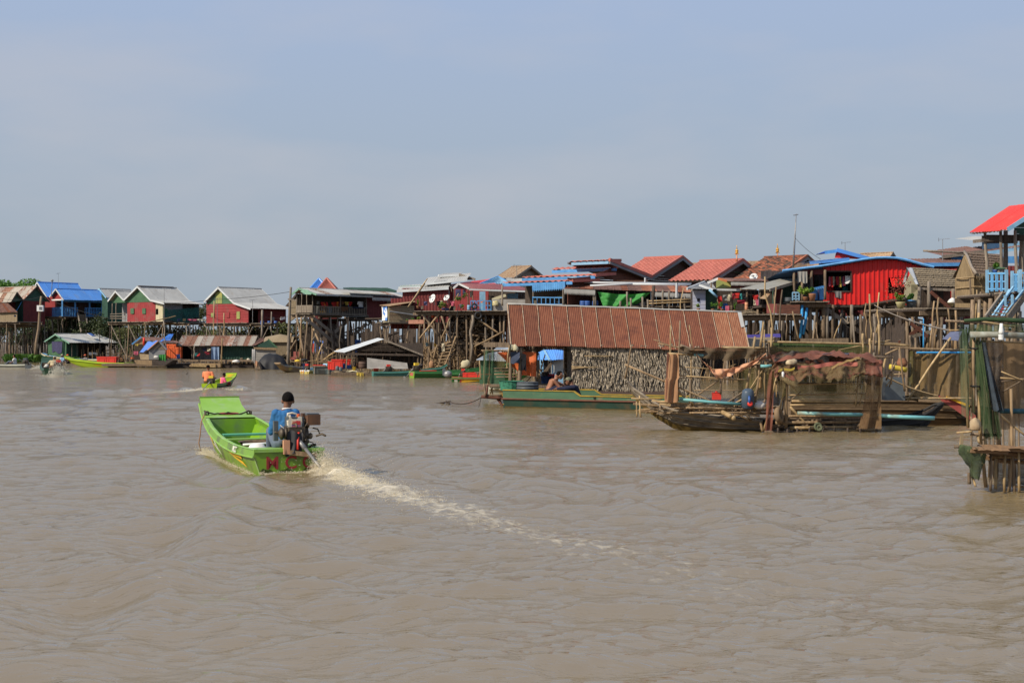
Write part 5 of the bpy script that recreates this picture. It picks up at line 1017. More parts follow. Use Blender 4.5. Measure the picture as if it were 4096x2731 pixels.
antenna('aerial on a pole before the tan weathered gable',frT.ata(1465,235,.8),frT.ata(1485,70,.8).z-frT.ata(1465,235,.8).z,1.1)
# ================================================================ tiered red roof house and green tarp house (z5)
use('z5')
def tiles(th,p0,p1,p2,p3,mat,tw=.3,th_=.33,name='roof_tile',cap=300):
 """tiles on the quad p0 p1 (eave) p2 p3 (ridge); one mesh shared by all tiles"""
 u,v=p1-p0,p3-p0;nu,nv=max(1,round(u.length/tw)),max(1,round(v.length/th_));n=u.cross(v).normalized();n=n if n.z>0 else-n
 us,vs=u.normalized(),v.normalized();par=((p2-p3)-u).length<.35;src=None;k=0;rest=MB()
 def one(o):
  mb=MB();pts=[]
  for i in range(7):s=i/6;pts.append((s,.035*math.sin(s*math.pi*2+.4)))
  L=v.length/nv*1.12
  vv=[o+us*(s*u.length/nu*1.02)+n*(h+.055) for s,h in pts]+[o+us*(s*u.length/nu*1.02)+vs*L+n*(h+.015) for s,h in pts]
  return mb.add(vv+[x-n*.03 for x in vv[:7]],[(i,i+1,i+8,i+7) for i in range(6)]+[(i+14,i+15,i+1,i) for i in range(6)])
 w3=(p2-p3);
 for j in range(nv):
  s=(j+.02)/nv;L=p0.lerp(p3,s);R=p1.lerp(p2,s);row=(R-L);m=max(1,round(row.length/(u.length/nu)))
  for i in range(m):
   o=L+row*(i/m)
   if src is None:src=obj(name,one(o),mat,th,smooth=True);o0=o;k=1
   elif k<cap:inst(src,o-o0);k+=1
   else:t=one(o);rest.add(t.v,t.f)
 if rest.v:obj('roof_tiles',rest,mat,th,kind='stuff',smooth=True)
 obj('roof_deck',MB().prism([p0-n*.03,p1-n*.03,p2-n*.03,p3-n*.03],-n*.05),wood_dark,th)
DR=Dsh(1715)+3;fr=Fr(1715,DR);th=thing('stilt_house','brown boarded house with stepped red tile roofs and blue eaves','house',fr.p(0,0,0),'stilt houses of the village')
V=lambda x,y,a=0:fr.vz(x,y,a)
b0,z0=V(790,368);b1,z1=V(1060,302);b2,z2=V(1310,210);bt,zt=V(1218,128);be,ze=V(1715,326)
zw=V(1715,385)[1];b1u,z1u=b0+(b1-b0)*.9,z1-.45;
def seg(bA,zA,bB,zB,xl,yl,fas=blue_paint):
 aL=(fr.at(xl,yl,bA)-fr.o).dot(fr.u);p=[fr.p(aL,bA,zA),fr.p(.35,bA,zA),fr.p(.35,bB,zB),fr.p(aL,bB,zB)]
 tiles(th,*p,red_tile,.42,.42,cap=120);obj('fascia_board',MB().bar(p[0]-UP*.1,p[1]-UP*.1,.05,.16,up=UP),fas,th);obj('rake_cap',MB().bar(p[1]+UP*.02,p[2]+UP*.02,.1,.16,up=UP),red_tile,th);return aL
aA=seg(b0,z0,b1+.4,z0+.14,30,402);wall(th,fr,'u',b1,aA+2,.2,z0+.3,z1,blue_light,'vplank',pw=.5);aB=seg(b1,z1,b2-.1,z1+.16,260,342);wall(th,fr,'u',b2-.4,aB+1.5,.2,z1+.5,z2,blue_light,'vplank',pw=.5);aC=seg(b2,z2,bt+1.2,z2+.13,612,272)
bm=bt+.4;seg(bt,zt,bm+.9,zt+.06,842,150,blue_light);wall(th,fr,'u',bt+.9,(fr.at(920,200,bt+.5)-fr.o).dot(fr.u),.2,z2+.3,zt+.1,blue_light,'flat')
p=[fr.p(.35,be,ze),fr.p(aC*.6,be,ze),fr.p(aC*.6,bt,zt),fr.p(.35,bt,zt)];tiles(th,*p,red_tile,.42,.45,cap=60);obj('rake_cap',MB().bar(fr.p(.4,bt,zt+.06),fr.p(.4,be,ze+.06),.12,.18,up=UP),red_tile,th);obj('rake_board',MB().bar(fr.p(.42,bt,zt-.12),fr.p(.42,be,ze-.12),.06,.14,up=UP),grey_panel,th)
gable(th,fr,'v',0,[(b0+.1,zw),(be,zw),(be,ze-.1),(bt+.05,zt-.15),(b2+.1,z2),(b1+.1,z1),(b0+.1,z0)],plank_brown,'planks',pw=.17,sep=True);wall(th,fr,'v',.02,b0,be,3.5,zw,plank_brown,'vplank')
p=V(500,460);fq=fr.at(380,405,b0-.1),fr.at(765,378,b0-.1);fringe(th,fq[0],fq[1],.45,blue_paint,18);obj('valance',MB().prism([fq[0]+UP*.05,fq[1]+UP*.05,fq[1]-UP*.35,fq[0]-UP*.35],fr.v*.04),blue_paint,th)
zdk=V(745,640)[1];wall(th,fr,'u',b0+2.2,aA,0,zdk,z0,wood_dark,'flat');deck(th,fr,aA+1,.2,b0-.3,b0+3,zdk,pw=.4)
for x in(20,385,745):a=(fr.at(x,640,b0-.1)-fr.o).dot(fr.u);post(th,fr.p(a,b0-.05,zdk),fr.p(a,b0-.05,z0-.1),.09,wood_grey)
railing(th,[fr.at(385,650,b0-.15),fr.at(745,655,b0-.15)],.45,blue_paint,.3);stilts(th,fr,[aA*.8,aA*.5,aA*.2,0],[b0,b0+2],zdk-.2)
pot_plant('dark leafy plant standing on the veranda under the blue valance',fr.at(690,640,b0+.3),.9,leafd,pl_grey,.2,.3,n=160);bucket('white bucket at the left end of the blue valance veranda',fr.at(418,640,b0-.2),.18,.45,pl_white)
# house with brown awning and green tarpaulin
frG=Fr(1000,DR-7,V3((1,-.05,0)));G5=lambda x,y,b=0:frG.at(x,y,b);th=thing('stilt_house','open house with a long brown iron awning and a green tarpaulin curtain','house',frG.p(0,0,0),'stilt houses of the village')
sheets(th,[G5(755,450,-.2),G5(2268,500,-.2),G5(2200,428,2.4),G5(770,385,2.4)],rust_brown,18,mats=[rust_brown,rust,M('orange_rust',(.36,.15,.08),(.25,.09,.05),scale=2)])
fringe(th,G5(755,455,-.22),G5(1120,472,-.22),.32,zinc,26);fringe(th,G5(1820,495,-.22),G5(2260,515,-.22),.28,zinc,30)
for x0,y0,x1,y1,b in((760,403,2250,425,1.6),(1060,445,1560,425,.2),(1560,427,2240,437,.8)):obj('water_pipe',MB().tube(G5(x0,y0,b)+UP*.12,G5(x1,y1,b)+UP*.12,.055,n=8),zinc_white,th,smooth=True)
obj('down_pipe',MB().tube(G5(1705,400,2.2),G5(1708,325,2.2),.06),zinc_white,th)
obj('vent_pipe',MB().tube(G5(2075,560,-.4),G5(2078,385,-.4),.07),zinc_white,th)
zdk=frG.uz(0,665)[1];wall(th,frG,'u',2.6,frG.uz(760,0)[0],frG.uz(2260,0)[0],zdk,frG.uz(0,440)[1],wood_dark,'vplank',pw=.3);deck(th,frG,frG.uz(750,0)[0],frG.uz(2300,0)[0],-.4,3,zdk,pw=.35)
for x in(743,1103,1122,1790,2255):a=frG.uz(x,0)[0];post(th,frG.p(a,-.1,zdk),frG.p(a,-.1,frG.uz(x,460)[1]),.08 if x<1800 else.1,wood_grey)
stilts(th,frG,[-2,1,4,7,10,13,16],[-.2,1.5],zdk-.2)
def tp(u,v):
 L=G5(1150,490,-.35).lerp(G5(1215,668,-.35),v);R=G5(1770,500,-.35).lerp(G5(1580,668,-.35),v**.6);q=L.lerp(R,u);return q+frG.v*(.12*math.sin(u*19+v*3)+.08*noise.noise(V3((u*8,v*5,0))))-UP*.12*math.sin(u*3.14)*(1-v)
o=obj('tarpaulin',MB().grid(tp,44,14),tarp_green,smooth=True);tag(o,'large green tarpaulin hung below the brown awning','tarp')
o=obj('tarpaulin',MB().grid(lambda u,v:G5(1480+280*u,668-75*u*(1-v)-10*v,-.6)+frG.v*.1*math.sin(u*14),16,6),black_cloth,smooth=True);tag(o,'black sheet sagging at the foot of the green tarpaulin','tarp')
for x,l in((975,'dark blue drum under the awning next to the left pipes'),(1025,'dark blue drum with a tap under the awning'),(1120,'blue drum at the edge of the green tarpaulin')):barrel(l,G5(x,662,.1),.34,.55)
o=obj('net_screen',MB().grid(lambda u,v:G5(1830+360*u,620-60*u+40*v-20*math.sin(u*3.1),-.9),14,4),net_dark,smooth=True);tag(o,'dark net slung between sticks right of the green tarpaulin','net')
for i,(x,y0,y1,l) in enumerate(((1412,690,600,'short stake left of the tall stake before the green tarpaulin'),(1500,690,490,'tall stake before the green tarpaulin'),(1540,690,565,'stake just right of the tall one before the green tarpaulin'),(1680,690,550,'stake at the right edge of the green tarpaulin'),(1742,690,580,'stake over the black sheet'),(1800,690,420,'thick dark post beside the black sheet'),(1920,695,470,'thin stake under the right end of the awning'),(1990,700,480,'second thin stake under the right end of the awning'),(2170,705,540,'stake beside the lilac hut'))):
 tag(obj('stake',MB().crook(G5(x,y0+30,-1.0),G5(x+random.uniform(-6,6),y1,-1.0),.06 if x!=1800 else.1),wood_grey if x!=1800 else wood_dark,smooth=True),l,'stake','stakes before the awning house')
for y,l in((600,'upper pale pole lashed across the stakes right of the green tarpaulin'),(630,'lower pale pole lashed across the stakes right of the green tarpaulin')):tag(obj('cross_pole',MB().crook(G5(1750,y,-1.05),G5(2260,y-20,-1.05),.04),bamboo,smooth=True),l,'pole')
# red tile gabled houses
def tilehouse(label,xf,yf,xa,ya,xr,yr,D,xl,yl,ybot,mat,wmat,green=None):
 fr=Fr(xf,D);bf,zf=fr.vz(xf,yf);ba,za=fr.vz(xa,ya);br,zr=fr.vz(xr,yr);al=(fr.at(xl,yl,ba)-fr.o).dot(fr.u)
 br,zr=2*ba-bf,zf
 th=thing('stilt_house',label,'house',fr.p(0,0,0),'stilt houses of the village')
 tiles(th,fr.p(al,bf,zf),fr.p(.3,bf,zf),fr.p(.3,ba,za),fr.p(al,ba,za),mat);tiles(th,fr.p(.3,br,zr),fr.p(al,br,zr),fr.p(al,ba,za),fr.p(.3,ba,za),mat,.6,.6,cap=60)
 for b_,z_ in((bf,zf),(br,zr)):obj('rake_cap',MB().bar(fr.p(.33,ba,za+.05),fr.p(.33,b_,z_+.05),.14,.14,up=UP),mat,th);obj('rake_board',MB().bar(fr.p(.37,ba,za-.12),fr.p(.37,b_,z_-.12),.06,.16,up=UP),grey_panel,th)
 obj('ridge_cap',MB().bar(fr.p(al,ba,za+.05),fr.p(.35,ba,za+.05),.22,.12,up=UP),mat,th)
 gable(th,fr,'v',0,[(bf+.1,zf),(br-.1,zr),(ba,za-.18)],wmat,'planks',pw=.17,sep=True);zb=fr.vz(xa,ybot)[1];wall(th,fr,'v',.02,bf+.1,br-.1,zb,zf,wmat,'plank',pw=.17,sep=True);wall(th,fr,'u',bf+.1,al,0,zb,zf,wmat,'plank',pw=.3)
 if green:q0,q1=fr.vz(*green[:2]),fr.vz(*green[2:]);panel(th,'painted_board',fr,'v',.06,q0[0],q1[0],q1[1],q0[1],M('dull_green',(.06,.10,.045),(.10,.05,.035),scale=2),t=.03)
 stilts(th,fr,[al*.7,0],[bf,br],zb);return fr
tilehouse('red tile gabled house with a dark boarded gable behind the green tarpaulin',1720,325,2090,86,2460,330,DR+3,1700,106,400,red_tile,plank_dark,(1940,215,2250,245))
use('z6');tilehouse('red tile gabled house carrying a satellite dish on its dark gable',370,640,727,410,1040,640,Dsh(370)+5,292,432,690,red_tile,plank_dark,(590,535,820,565))
frO=tilehouse('old house with mottled brown clay tiles behind the dish house',1082,640,1475,366,1560,430,Dsh(1082)+8,1040,396,700,old_tile,wood_dark)
for x,y,D,l in((718,408,Dsh(718)+9,'gilded spire finial rising behind the red tile ridge'),(1190,392,Dsh(1190)+14,'gilded spire finial rising behind the old clay tile ridge')):
 p=W(x,y+25,D);s=(W(x,y-170,D)-p).length/195*1.0;th=thing('temple_finial',l,'finial',p,'gilded temple finials')
 k=s;obj('column',MB().lathe(p,[(9*k,0),(9*k,35*k),(12*k,38*k),(8*k,45*k),(7*k,95*k)],10),M('salmon_column',(.62,.30,.17),rv=0),th,smooth=True)
 obj('bell',MB().lathe(p,[(8*k,95*k),(17*k,105*k),(18*k,118*k),(11*k,132*k),(14*k,135*k),(8*k,150*k)],12),gold,th,smooth=True);obj('spire',MB().lathe(p,[(9*k,150*k),(5*k,156*k),(8*k,160*k),(4*k,166*k),(6*k,170*k),(3*k,177*k),(4.5*k,181*k),(1.2*k,200*k)],10),gold,th,smooth=True)
 mb=MB()
 for q in range(4):
  d=V3((math.cos(q*1.57+.5),math.sin(q*1.57+.5),0));mb.path([p+UP*100*k+d*8*k,p+UP*92*k+d*24*k,p+UP*104*k+d*34*k],[4*k,3*k,1*k],5);mb.path([p+UP*120*k+d*14*k,p+UP*135*k+d*22*k,p+UP*150*k+d*20*k],[3*k,2.5*k,.6*k],5)
 obj('naga_bracket',mb,gold,th,smooth=True)
frY=Fr(900,Dsh(900)+17,V3((1,0,0)));th=thing('stilt_house','far tan roof strip seen behind the red and clay tile roofs','house',frY.p(0,0,0),'stilt houses of the village')
sheets(th,[frY.at(140,500,0),frY.at(980,500,0),frY.at(1000,415,2),frY.at(140,442,2)],rust_tan,14);wall(th,frY,'u',.3,frY.uz(140,0)[0],frY.uz(960,0)[0],3.5,frY.uz(0,500)[1],wood_dark,'flat');stilts(th,frY,[-8,0],[.5],3.6)
# tall mast
tag(obj('radio_mast',MB().path([W(1372,490,Dsh(1372)+6),W(1393,150,Dsh(1372)+6),W(1408,-130,Dsh(1372)+6)],[.06,.045,.02],6),steel,smooth=True),'very tall thin aerial mast rising beside the old clay tile roof','mast');wire('stay wire from the tall mast down to the blue roof house',[W(1395,150,Dsh(1372)+6),W(1690,395,Dsh(1372)+4)],.1,.012)
tag(obj('mast_head',MB().tube(W(1375,-112,Dsh(1372)+6),W(1432,-122,Dsh(1372)+6),.03),steel),'small crossbar on top of the very tall mast','aerial')
# lilac and green hut with laundry porch, grey lean-to
fr=Fr(355,Dsh(355)-5,V3((1,-.1,0)));A6=lambda x,y,b=0:fr.at(x,y,b);th=thing('stilt_house','lilac and dark green hut with a small yellow gable over a laundry porch','house',fr.p(0,0,0),'stilt houses of the village')
zd=fr.uz(0,1010)[1];lil=M('lilac_wall',(.30,.34,.50),(.36,.36,.38),scale=2,rv=.05);q0,q1=fr.uz(202,0)[0],fr.uz(352,0)[0];wx=(fr.uz(255,0)[0],fr.uz(288,0)[0],fr.uz(0,890)[1],fr.uz(0,855)[1]);zt=fr.uz(0,760)[1]
wall(th,fr,'u',-.3,q0,q1,zd,zt,lil,'plank',holes=[wx],pw=.2);wall(th,fr,'u',0,q1,fr.uz(498,0)[0],zd,fr.uz(0,745)[1],green_dark,'vplank');wall(th,fr,'v',q0,-.3,3,zd,zt,wood_dark,'flat')
sheets(th,[A6(140,740,-.8),A6(480,745,-.8),A6(440,690,1),A6(340,660,1)],zinc,4);obj('fascia_board',MB().bar(A6(140,742,-.85),A6(345,662,.9),.08,.12),zinc_white,th);obj('fascia_board',MB().bar(A6(282,698,-.6),A6(440,752,-.85),.08,.12),zinc_white,th)
gable(th,fr,'u',-.4,[fr.uz(478,735,-.4),fr.uz(648,728,-.4),fr.uz(648,655,-.4),fr.uz(500,632,-.4),fr.uz(478,650,-.4)],olive);wall(th,fr,'u',-.2,fr.uz(648,0)[0],fr.uz(950,0)[0],fr.uz(0,735)[1],fr.uz(0,655)[1],red_brown,'corr')
sheets(th,[A6(600,652,-.7),A6(1090,650,-.7),A6(1000,628,1.5),A6(500,618,1.5)],rust_brown,6);obj('fascia_board',MB().bar(A6(378,672,-.75),A6(500,622,-.7),.06,.12),white,th);obj('fascia_board',MB().bar(A6(500,622,-.75),A6(603,652,-.75),.06,.12),M('orange_trim',(.6,.2,.08),rv=0),th)
fringe(th,A6(650,662,-.75),A6(1050,668,-.75),.2,zinc,28);fringe(th,A6(480,738,-.5),A6(760,745,-.5),.12,zinc_white,22)
for x in(503,657,835,990):post(th,A6(x,1010,-.4),A6(x,745,-.4),.1,wood)
post(th,A6(422,745,-.5),A6(420,680,-.5),.06,wood);wall(th,fr,'u',2.0,fr.uz(495,0)[0],fr.uz(1100,0)[0],zd,fr.uz(0,745)[1],wood_dark,'vplank');deck(th,fr,q0-.2,fr.uz(1090,0)[0],-.8,3,zd,pw=.3);stilts(th,fr,[q0,1,3.5,6,8.5],[-.6,1.5],zd-.2)
tag(obj('water_pipe',MB().tube(A6(398,750,-.9),A6(490,838,-.9),.06,n=8),blue_light,smooth=True),'pale blue pipe slanting down beside the yellow gable','pipe');tag(obj('thatch_debris',MB().grid(lambda u,v:A6(760+220*u,1040-40*v-22*math.sin(u*3.1)+12*noise.noise(V3((u*9,v*5,1))),-1.2+v*.8),16,6),thatch),'heap of old thatch on the deck edge under the laundry porch','thatch')
lean=Fr(1080,Dsh(1080)-6,V3((1,-.1,0)));th=thing('lean_to_roof','wide grey lean-to roof between laundry porch and bright red house','shed',lean.p(0,0,0),'stilt houses of the village')
sheets(th,[lean.at(745,742,0),lean.at(1100,752,-.6),lean.at(1570,610,2),lean.at(1225,625,2.6)],M('grey_sheeting',(.30,.29,.25),(.24,.23,.2),scale=.8,rv=.02),2,waves=2,amp=.008);obj('fascia_board',MB().bar(lean.at(1100,756,-.65),lean.at(1572,614,1.95),.05,.14),wood_grey,th)
wall(th,lean,'u',2.2,lean.uz(1130,0,2.2)[0],lean.uz(1400,0,2.2)[0],lean.uz(0,920,2.2)[1],lean.uz(0,690,2.2)[1],green_dark,'corr');wall(th,lean,'u',1.6,lean.uz(1150,0,1.6)[0],lean.uz(1250,0,1.6)[0],lean.uz(0,920,1.6)[1],lean.uz(0,740,1.6)[1],red_brown,'corr');obj('awning',MB().prism([lean.at(985,855,-.6),lean.at(1060,862,-.6),lean.at(1120,785,-.3),lean.at(1060,800,-.3)],UP*.03),rust_tan,th)
for x0,x1,y0,y1,m,nm in((1065,1180,915,1025,M('pink_brown_panel',(.30,.09,.075),rv=.1),'pinkish'),(1180,1450,925,1030,plank_brown,'brown')):o=obj('deck_screen',MB().prism([lean.at(x0,y1,-.5),lean.at(x1,y1,-.5),lean.at(x1,y0,-.5),lean.at(x0,y0,-.5)],lean.v*.05),m);tag(o,nm+' board screen below the grey lean-to roof','screen')
deck(th,lean,lean.uz(760,0)[0],lean.uz(1460,0)[0],-.6,2.5,lean.uz(0,1040)[1],pw=.3);stilts(th,lean,[-4,-2,0,2.2,4],[-.4,1.5],lean.uz(0,1050)[1]);mb=MB()
mb.path([lean.at(1250+45*(i%4>1)*1.6,955+11*(i//2),-.7) for i in range(14)],.02,5);tag(obj('bent_rods',mb,steel),'zigzag of grey rods hanging on the brown board screen','rods');post(th,lean.at(1158,900,-.4),lean.at(1150,770,-.4),.08,wood)
th2=dish('white satellite dish mounted on the dark gable of the red tile house',W(915,608,Dsh(915)+1),(-.35,-.8,.5),.22);tag(obj('net_bundle',MB().lump(W(880,580,Dsh(915)+1.5),(.12,.12,.25),8,6),net_dark,smooth=True),'grey net bundle behind the gable dish','net')
washline('washing line across the laundry porch',A6(490,815,-.6),A6(840,800,-.6),.06);washline('washing line right of the laundry porch',A6(830,805,-.6),A6(1070,800,-.6),.04)
for x,y,w_,h,c,k,l in((500,828,42,1.2,'red','shirt','long red shirt at the left post of the laundry porch'),(555,812,45,.55,'grey','cloth','pale grey cloth beside the long red shirt'),(600,805,40,.65,'cream','shirt','cream shirt left of the second porch post'),(665,795,25,.6,'maroon','cloth','maroon cloth right of the second porch post'),(690,790,60,.5,'red','shirt','red patterned shirt in the middle of the laundry porch'),(755,795,22,.6,'teal','cloth','narrow teal cloth on the porch line'),(785,798,40,.5,'black','cloth','black cloth near the right end of the porch line'),(905,810,60,.5,'red','shirt','dark red shirt on the right washing line'),(910,860,30,.6,'cream','cloth','white towel beside the magenta cloth'),(935,862,35,.65,'pink','cloth','magenta cloth with white stripes on the right'),(720,872,100,.35,'maroon','cloth','wide red cloth hanging low on the laundry porch')):garment(A6(x,y,-.6),A6(x+w_,y,-.6),h,CL[c],l,k)
for x,y,m,k,l,h in((272,985,leafy,'bush','yellow green shrub before the lilac wall',.6),(440,990,leafg,'bush','feathery green plant at the left post of the laundry porch',.9),(545,990,leafg,'bush','leafy pot plant beside the feathery plant',.8),(695,1005,leafg,'blade','grassy plant at the second porch post',1.0)):pot_plant(l,A6(x,y+12,-.9),h,m,clay,.18,.25,k,n=200)
barrel('blue drum among the porch plants',A6(580,985,-.3),.3,.6);cloth(A6(587,940,-.9),A6(635,938,-.9),.9,CL['pink'],'draped_cloth','pink cloth draped over a jar on the laundry porch');barrel('salmon jar right of the grassy plant',A6(830,985,-.9),.17,.7,M('salmon_column',(.62,.30,.17)),name='jar');bucket('rusty can at the right end of the porch deck',A6(1035,1010,-.9),.16,.3,rust);bucket('cream can below the rusty can',A6(1030,1040,-1.0),.12,.22,pl_white)
# ================================================================ bright red house with the blue roof
fr=Fr(1720,69,V3((1,0,0)));A6=lambda x,y,b=0:fr.at(x,y,b);th=thing('stilt_house','bright red iron walled house with a curved blue roof edge','house',fr.p(0,0,0),'stilt houses of the village')
zb=fr.uz(1900,925)[1];xw=fr.uz(1720,0)[0];use('z7');xe=fr.uz(545,0)[0]
top=[fr.uz(x,y) for x,y in((-300,655),(-100,632),(0,612),(120,592),(240,578),(340,575),(440,580),(560,605),(680,640),(800,668))];use('z6')
wx=[fr.uz(1765,772),fr.uz(2043,538)];zs=fr.uz(0,570)[1];use('z7');w2=[fr.uz(388,915),fr.uz(545,760)];use('z6')
mb=MB()
def ztop(a):
 for(a0,z0),(a1,z1) in zip(top[:-1],top[1:]):
  if a0<=a<=a1:return z0+(z1-z0)*(a-a0)/(a1-a0)
 return top[0][1] if a<top[0][0] else top[-1][1]
a=xw;pit=.23;i=0;src=None
while a<xe+2.6:
 hs=[(zb,ztop(a+.1)-.05)]
 for h in(wx,w2):
  if h[0][0]-.1<a+.1<h[1][0]+.02:hs=[(s0,min(s1,h[0][1])) for s0,s1 in hs[:1]]+[(h[1][1],ztop(a+.1)-.05)]
 for s0,s1 in hs:
  if s1-s0<.02:continue
  m2=MB();P_=[(0,0),(.13,0),(.15,-.035),(.21,-.035),(.23,0)]
  m2.add([fr.p(a+x,y,z) for z in(s0,s1) for x,y in P_],[(k,k+1,k+6,k+5) for k in range(4)])
  obj('wall_sheet',m2,red_bright,th)
 a+=pit
ar_=fr.uz(1665,0)[0]
obj('roof_edge',MB().path([fr.p(fr.uz(1232,540)[0],-.35,fr.uz(0,530,-.35)[1]),fr.p(fr.uz(1665,480)[0],-.35,fr.uz(0,478,-.35)[1])]+[fr.p(a,-.35,z+.04) for a,z in top[2:]],.065,6),M('sky_edge',(.16,.42,.78),rv=0),th)
prof=[fr.p(fr.uz(1232,0)[0],-.4,fr.uz(0,534)[1])]+[fr.p(a,-.4,z+.05) for a,z in top[1:]]
obj('roof',MB().grid(lambda u,v:prof[min(int(u*(len(prof)-1)),len(prof)-2)].lerp(prof[min(int(u*(len(prof)-1)),len(prof)-2)+1],u*(len(prof)-1)-min(int(u*(len(prof)-1)),len(prof)-2))+fr.v*6.5*v-UP*.35*v,40,2),blue_roof,th,smooth=True)
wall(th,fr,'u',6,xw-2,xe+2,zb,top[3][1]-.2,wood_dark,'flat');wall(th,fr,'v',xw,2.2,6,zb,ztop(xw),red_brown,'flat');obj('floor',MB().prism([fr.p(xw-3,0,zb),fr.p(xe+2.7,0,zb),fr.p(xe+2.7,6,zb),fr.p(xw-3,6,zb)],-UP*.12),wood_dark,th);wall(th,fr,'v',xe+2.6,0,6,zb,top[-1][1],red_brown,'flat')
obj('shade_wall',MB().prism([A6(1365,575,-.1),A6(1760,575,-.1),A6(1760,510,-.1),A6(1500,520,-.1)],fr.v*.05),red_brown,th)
use('z7');obj('window_flap',sheet_mb([A6(415,850,-.8),A6(545,852,-.8),A6(545,768,-.05),A6(392,765,-.05)],5,.03),red_bright,th,smooth=True);use('z6')
obj('window_frame',MB().bar(fr.p(wx[0][0],-.04,wx[0][1]),fr.p(wx[1][0],-.04,wx[0][1]),.06).bar(fr.p(wx[1][0],-.04,wx[0][1]),fr.p(wx[1][0],-.04,wx[1][1]),.05).bar(fr.p(wx[0][0],-.04,wx[1][1]),fr.p(wx[1][0],-.04,wx[1][1]),.06),wood_dark,th)
for x,y0,y1 in((1383,780,545),(1480,775,560),(1588,760,530),(1743,770,520)):post(th,A6(x,y0+100,-.25),A6(x,y1,-.25),.11,wood,'veranda_post',8)
zv=fr.uz(0,895)[1];deck(th,fr,fr.uz(1290,0)[0],fr.uz(1725,0)[0],-1.1,4,zv,pw=.3,over=.4);wall(th,fr,'u',2.4,fr.uz(1370,0,2.4)[0],fr.uz(1730,0,2.4)[0],zv,fr.uz(0,560,2.4)[1],M('grey_blue_wall',(.20,.20,.24),rv=.05),'vplank');panel(th,'door',fr,'u',2.3,fr.uz(1620,0,2.3)[0],fr.uz(1665,0,2.3)[0],zv,fr.uz(0,640,2.3)[1],green_dark)
railing(th,[A6(1365,875,-1),A6(1440,875,-1)],fr.uz(0,785)[1]-fr.uz(0,875)[1],blue_light,.14,.05,mid=True)
obj('railing_panel',MB().prism([A6(1570,870,-.9),A6(1728,868,-.6),A6(1728,738,-.6),A6(1570,770,-.9)],fr.v*.05),blue_paint,th);mb=MB()
for k in range(7):mb.bar(A6(1575+24*k,770-5*k,-.95+.04*k),A6(1575+24*k,745-5*k,-.95+.04*k),.05)
mb.bar(A6(1570,747,-.95),A6(1730,712,-.6),.07);obj('railing_top',mb,blue_paint,th)
use('z7')
for x in[fr.uz(q,0)[0] for q in(20,160,290,460,620)]:post(th,fr.p(x,.1,-1),fr.p(x,.1,zb-.1),.12,random.choice((wood,wood_tan)),'stilt',8)
use('z6')
for x,r_ in((1395,.10),(1415,.12),(1575,.14),(1720,.18),(1770,.13),(1830,.11),(2055,.13),(1640,.09)):post(th,A6(x,1330,-.6),A6(x+random.uniform(-6,10),925,-.6),r_,random.choice((wood,wood_grey,wood_tan)),'stilt',8)
stilts(th,fr,[xw-3,xw-1,xw+1,xw+3,xw+5,xw+7],[1.5,3.5],zb-.2,.13);stilts(th,fr,[xw+1,xw+3.5,xw+6],[.3],zb-.2,.12)
for x0,y0,x1,y1 in((1760,980,2190,1270),(1480,985,1900,1290),(2180,1090,1990,1180)):obj('brace',MB().bar(A6(x0,y0,-.3),A6(x1,y1,-.3),.07,.2),wood_grey,th)
for k,(x,c) in enumerate(((1785,'pink'),(1808,'red'),(1830,'cream'),(1850,'black'),(1865,'red'),(1885,'maroon'),(1905,'yellow'),(1922,'navy'),(1942,'pink'),(1960,'maroon'))):
 garment(A6(x,600,.25),A6(x+24,598,.25),random.uniform(.75,1.05),CL[c],f'{c} garment, {("first", "second", "third", "fourth", "fifth", "sixth", "seventh", "eighth", "ninth", "tenth")[k]} from the left in the red house window',random.choice(('shirt','cloth','trousers')))
garment(A6(1975,590,.2),A6(2040,590,.2),.75,white_cloth,'white cloth at the right side of the red house window','cloth');washline('washing line inside the red house window',A6(1765,598,.25),A6(2040,592,.25),.02);cloth(A6(1855,768,-.08),A6(1932,768,-.08),.65,CL['grey'],'draped_cloth','grey cloth hung out over the sill of the red house window')
for x,c,l in((1805,'red','red round tub inside the red house window'),(1890,'navy','dark tub inside the red house window'),(1975,'teal','teal tub inside the red house window')):barrel(l,A6(x,800,.9),.3,.9,CL[c])
K=1;pot_plant('pot plant with yellow leaves on the red house veranda',A6(1515,882,-1.0),.55,leafy,clay,.13,.2,n=200);pot_plant('pot plant in a big clay jar on the red house veranda',A6(1590,882,-1.0),.4,leafg,clay,.19,.36,n=160);barrel('black pot at the edge of the red house veranda',A6(1318,892,-.8),.2,.2,pl_grey,name='tub');tag(obj('sack',MB().lump(A6(1555,770,-.6),(.2,.12,.1),9,6),white_cloth,smooth=True),'white bundle on the railing of the red house veranda','sack');cloth(A6(1655,755,-.85),A6(1680,750,-.85),.5,CL['violet'],'draped_cloth','violet cloth over the blue railing of the red house');cloth(A6(1425,540,-.5),A6(1535,538,-.5),.55,concrete,'rolled_mat','grey mat hung below the eave of the red house')
for x0,y0,x1,y1,l in((1478,930,1455,1315,'straight bright blue pipe running down from the red house veranda'),(1532,960,1490,1270,'curved bright blue pipe right of the straight one')):tag(obj('water_pipe',MB().path([A6(x0,y0,-.9),A6((x0+x1)/2+6,(y0+y1)/2,-.9),A6(x1,y1,-.9)],.065,8),M('sky_pipe',(.06,.35,.72),rv=0,bump=0),smooth=True),l,'pipe')
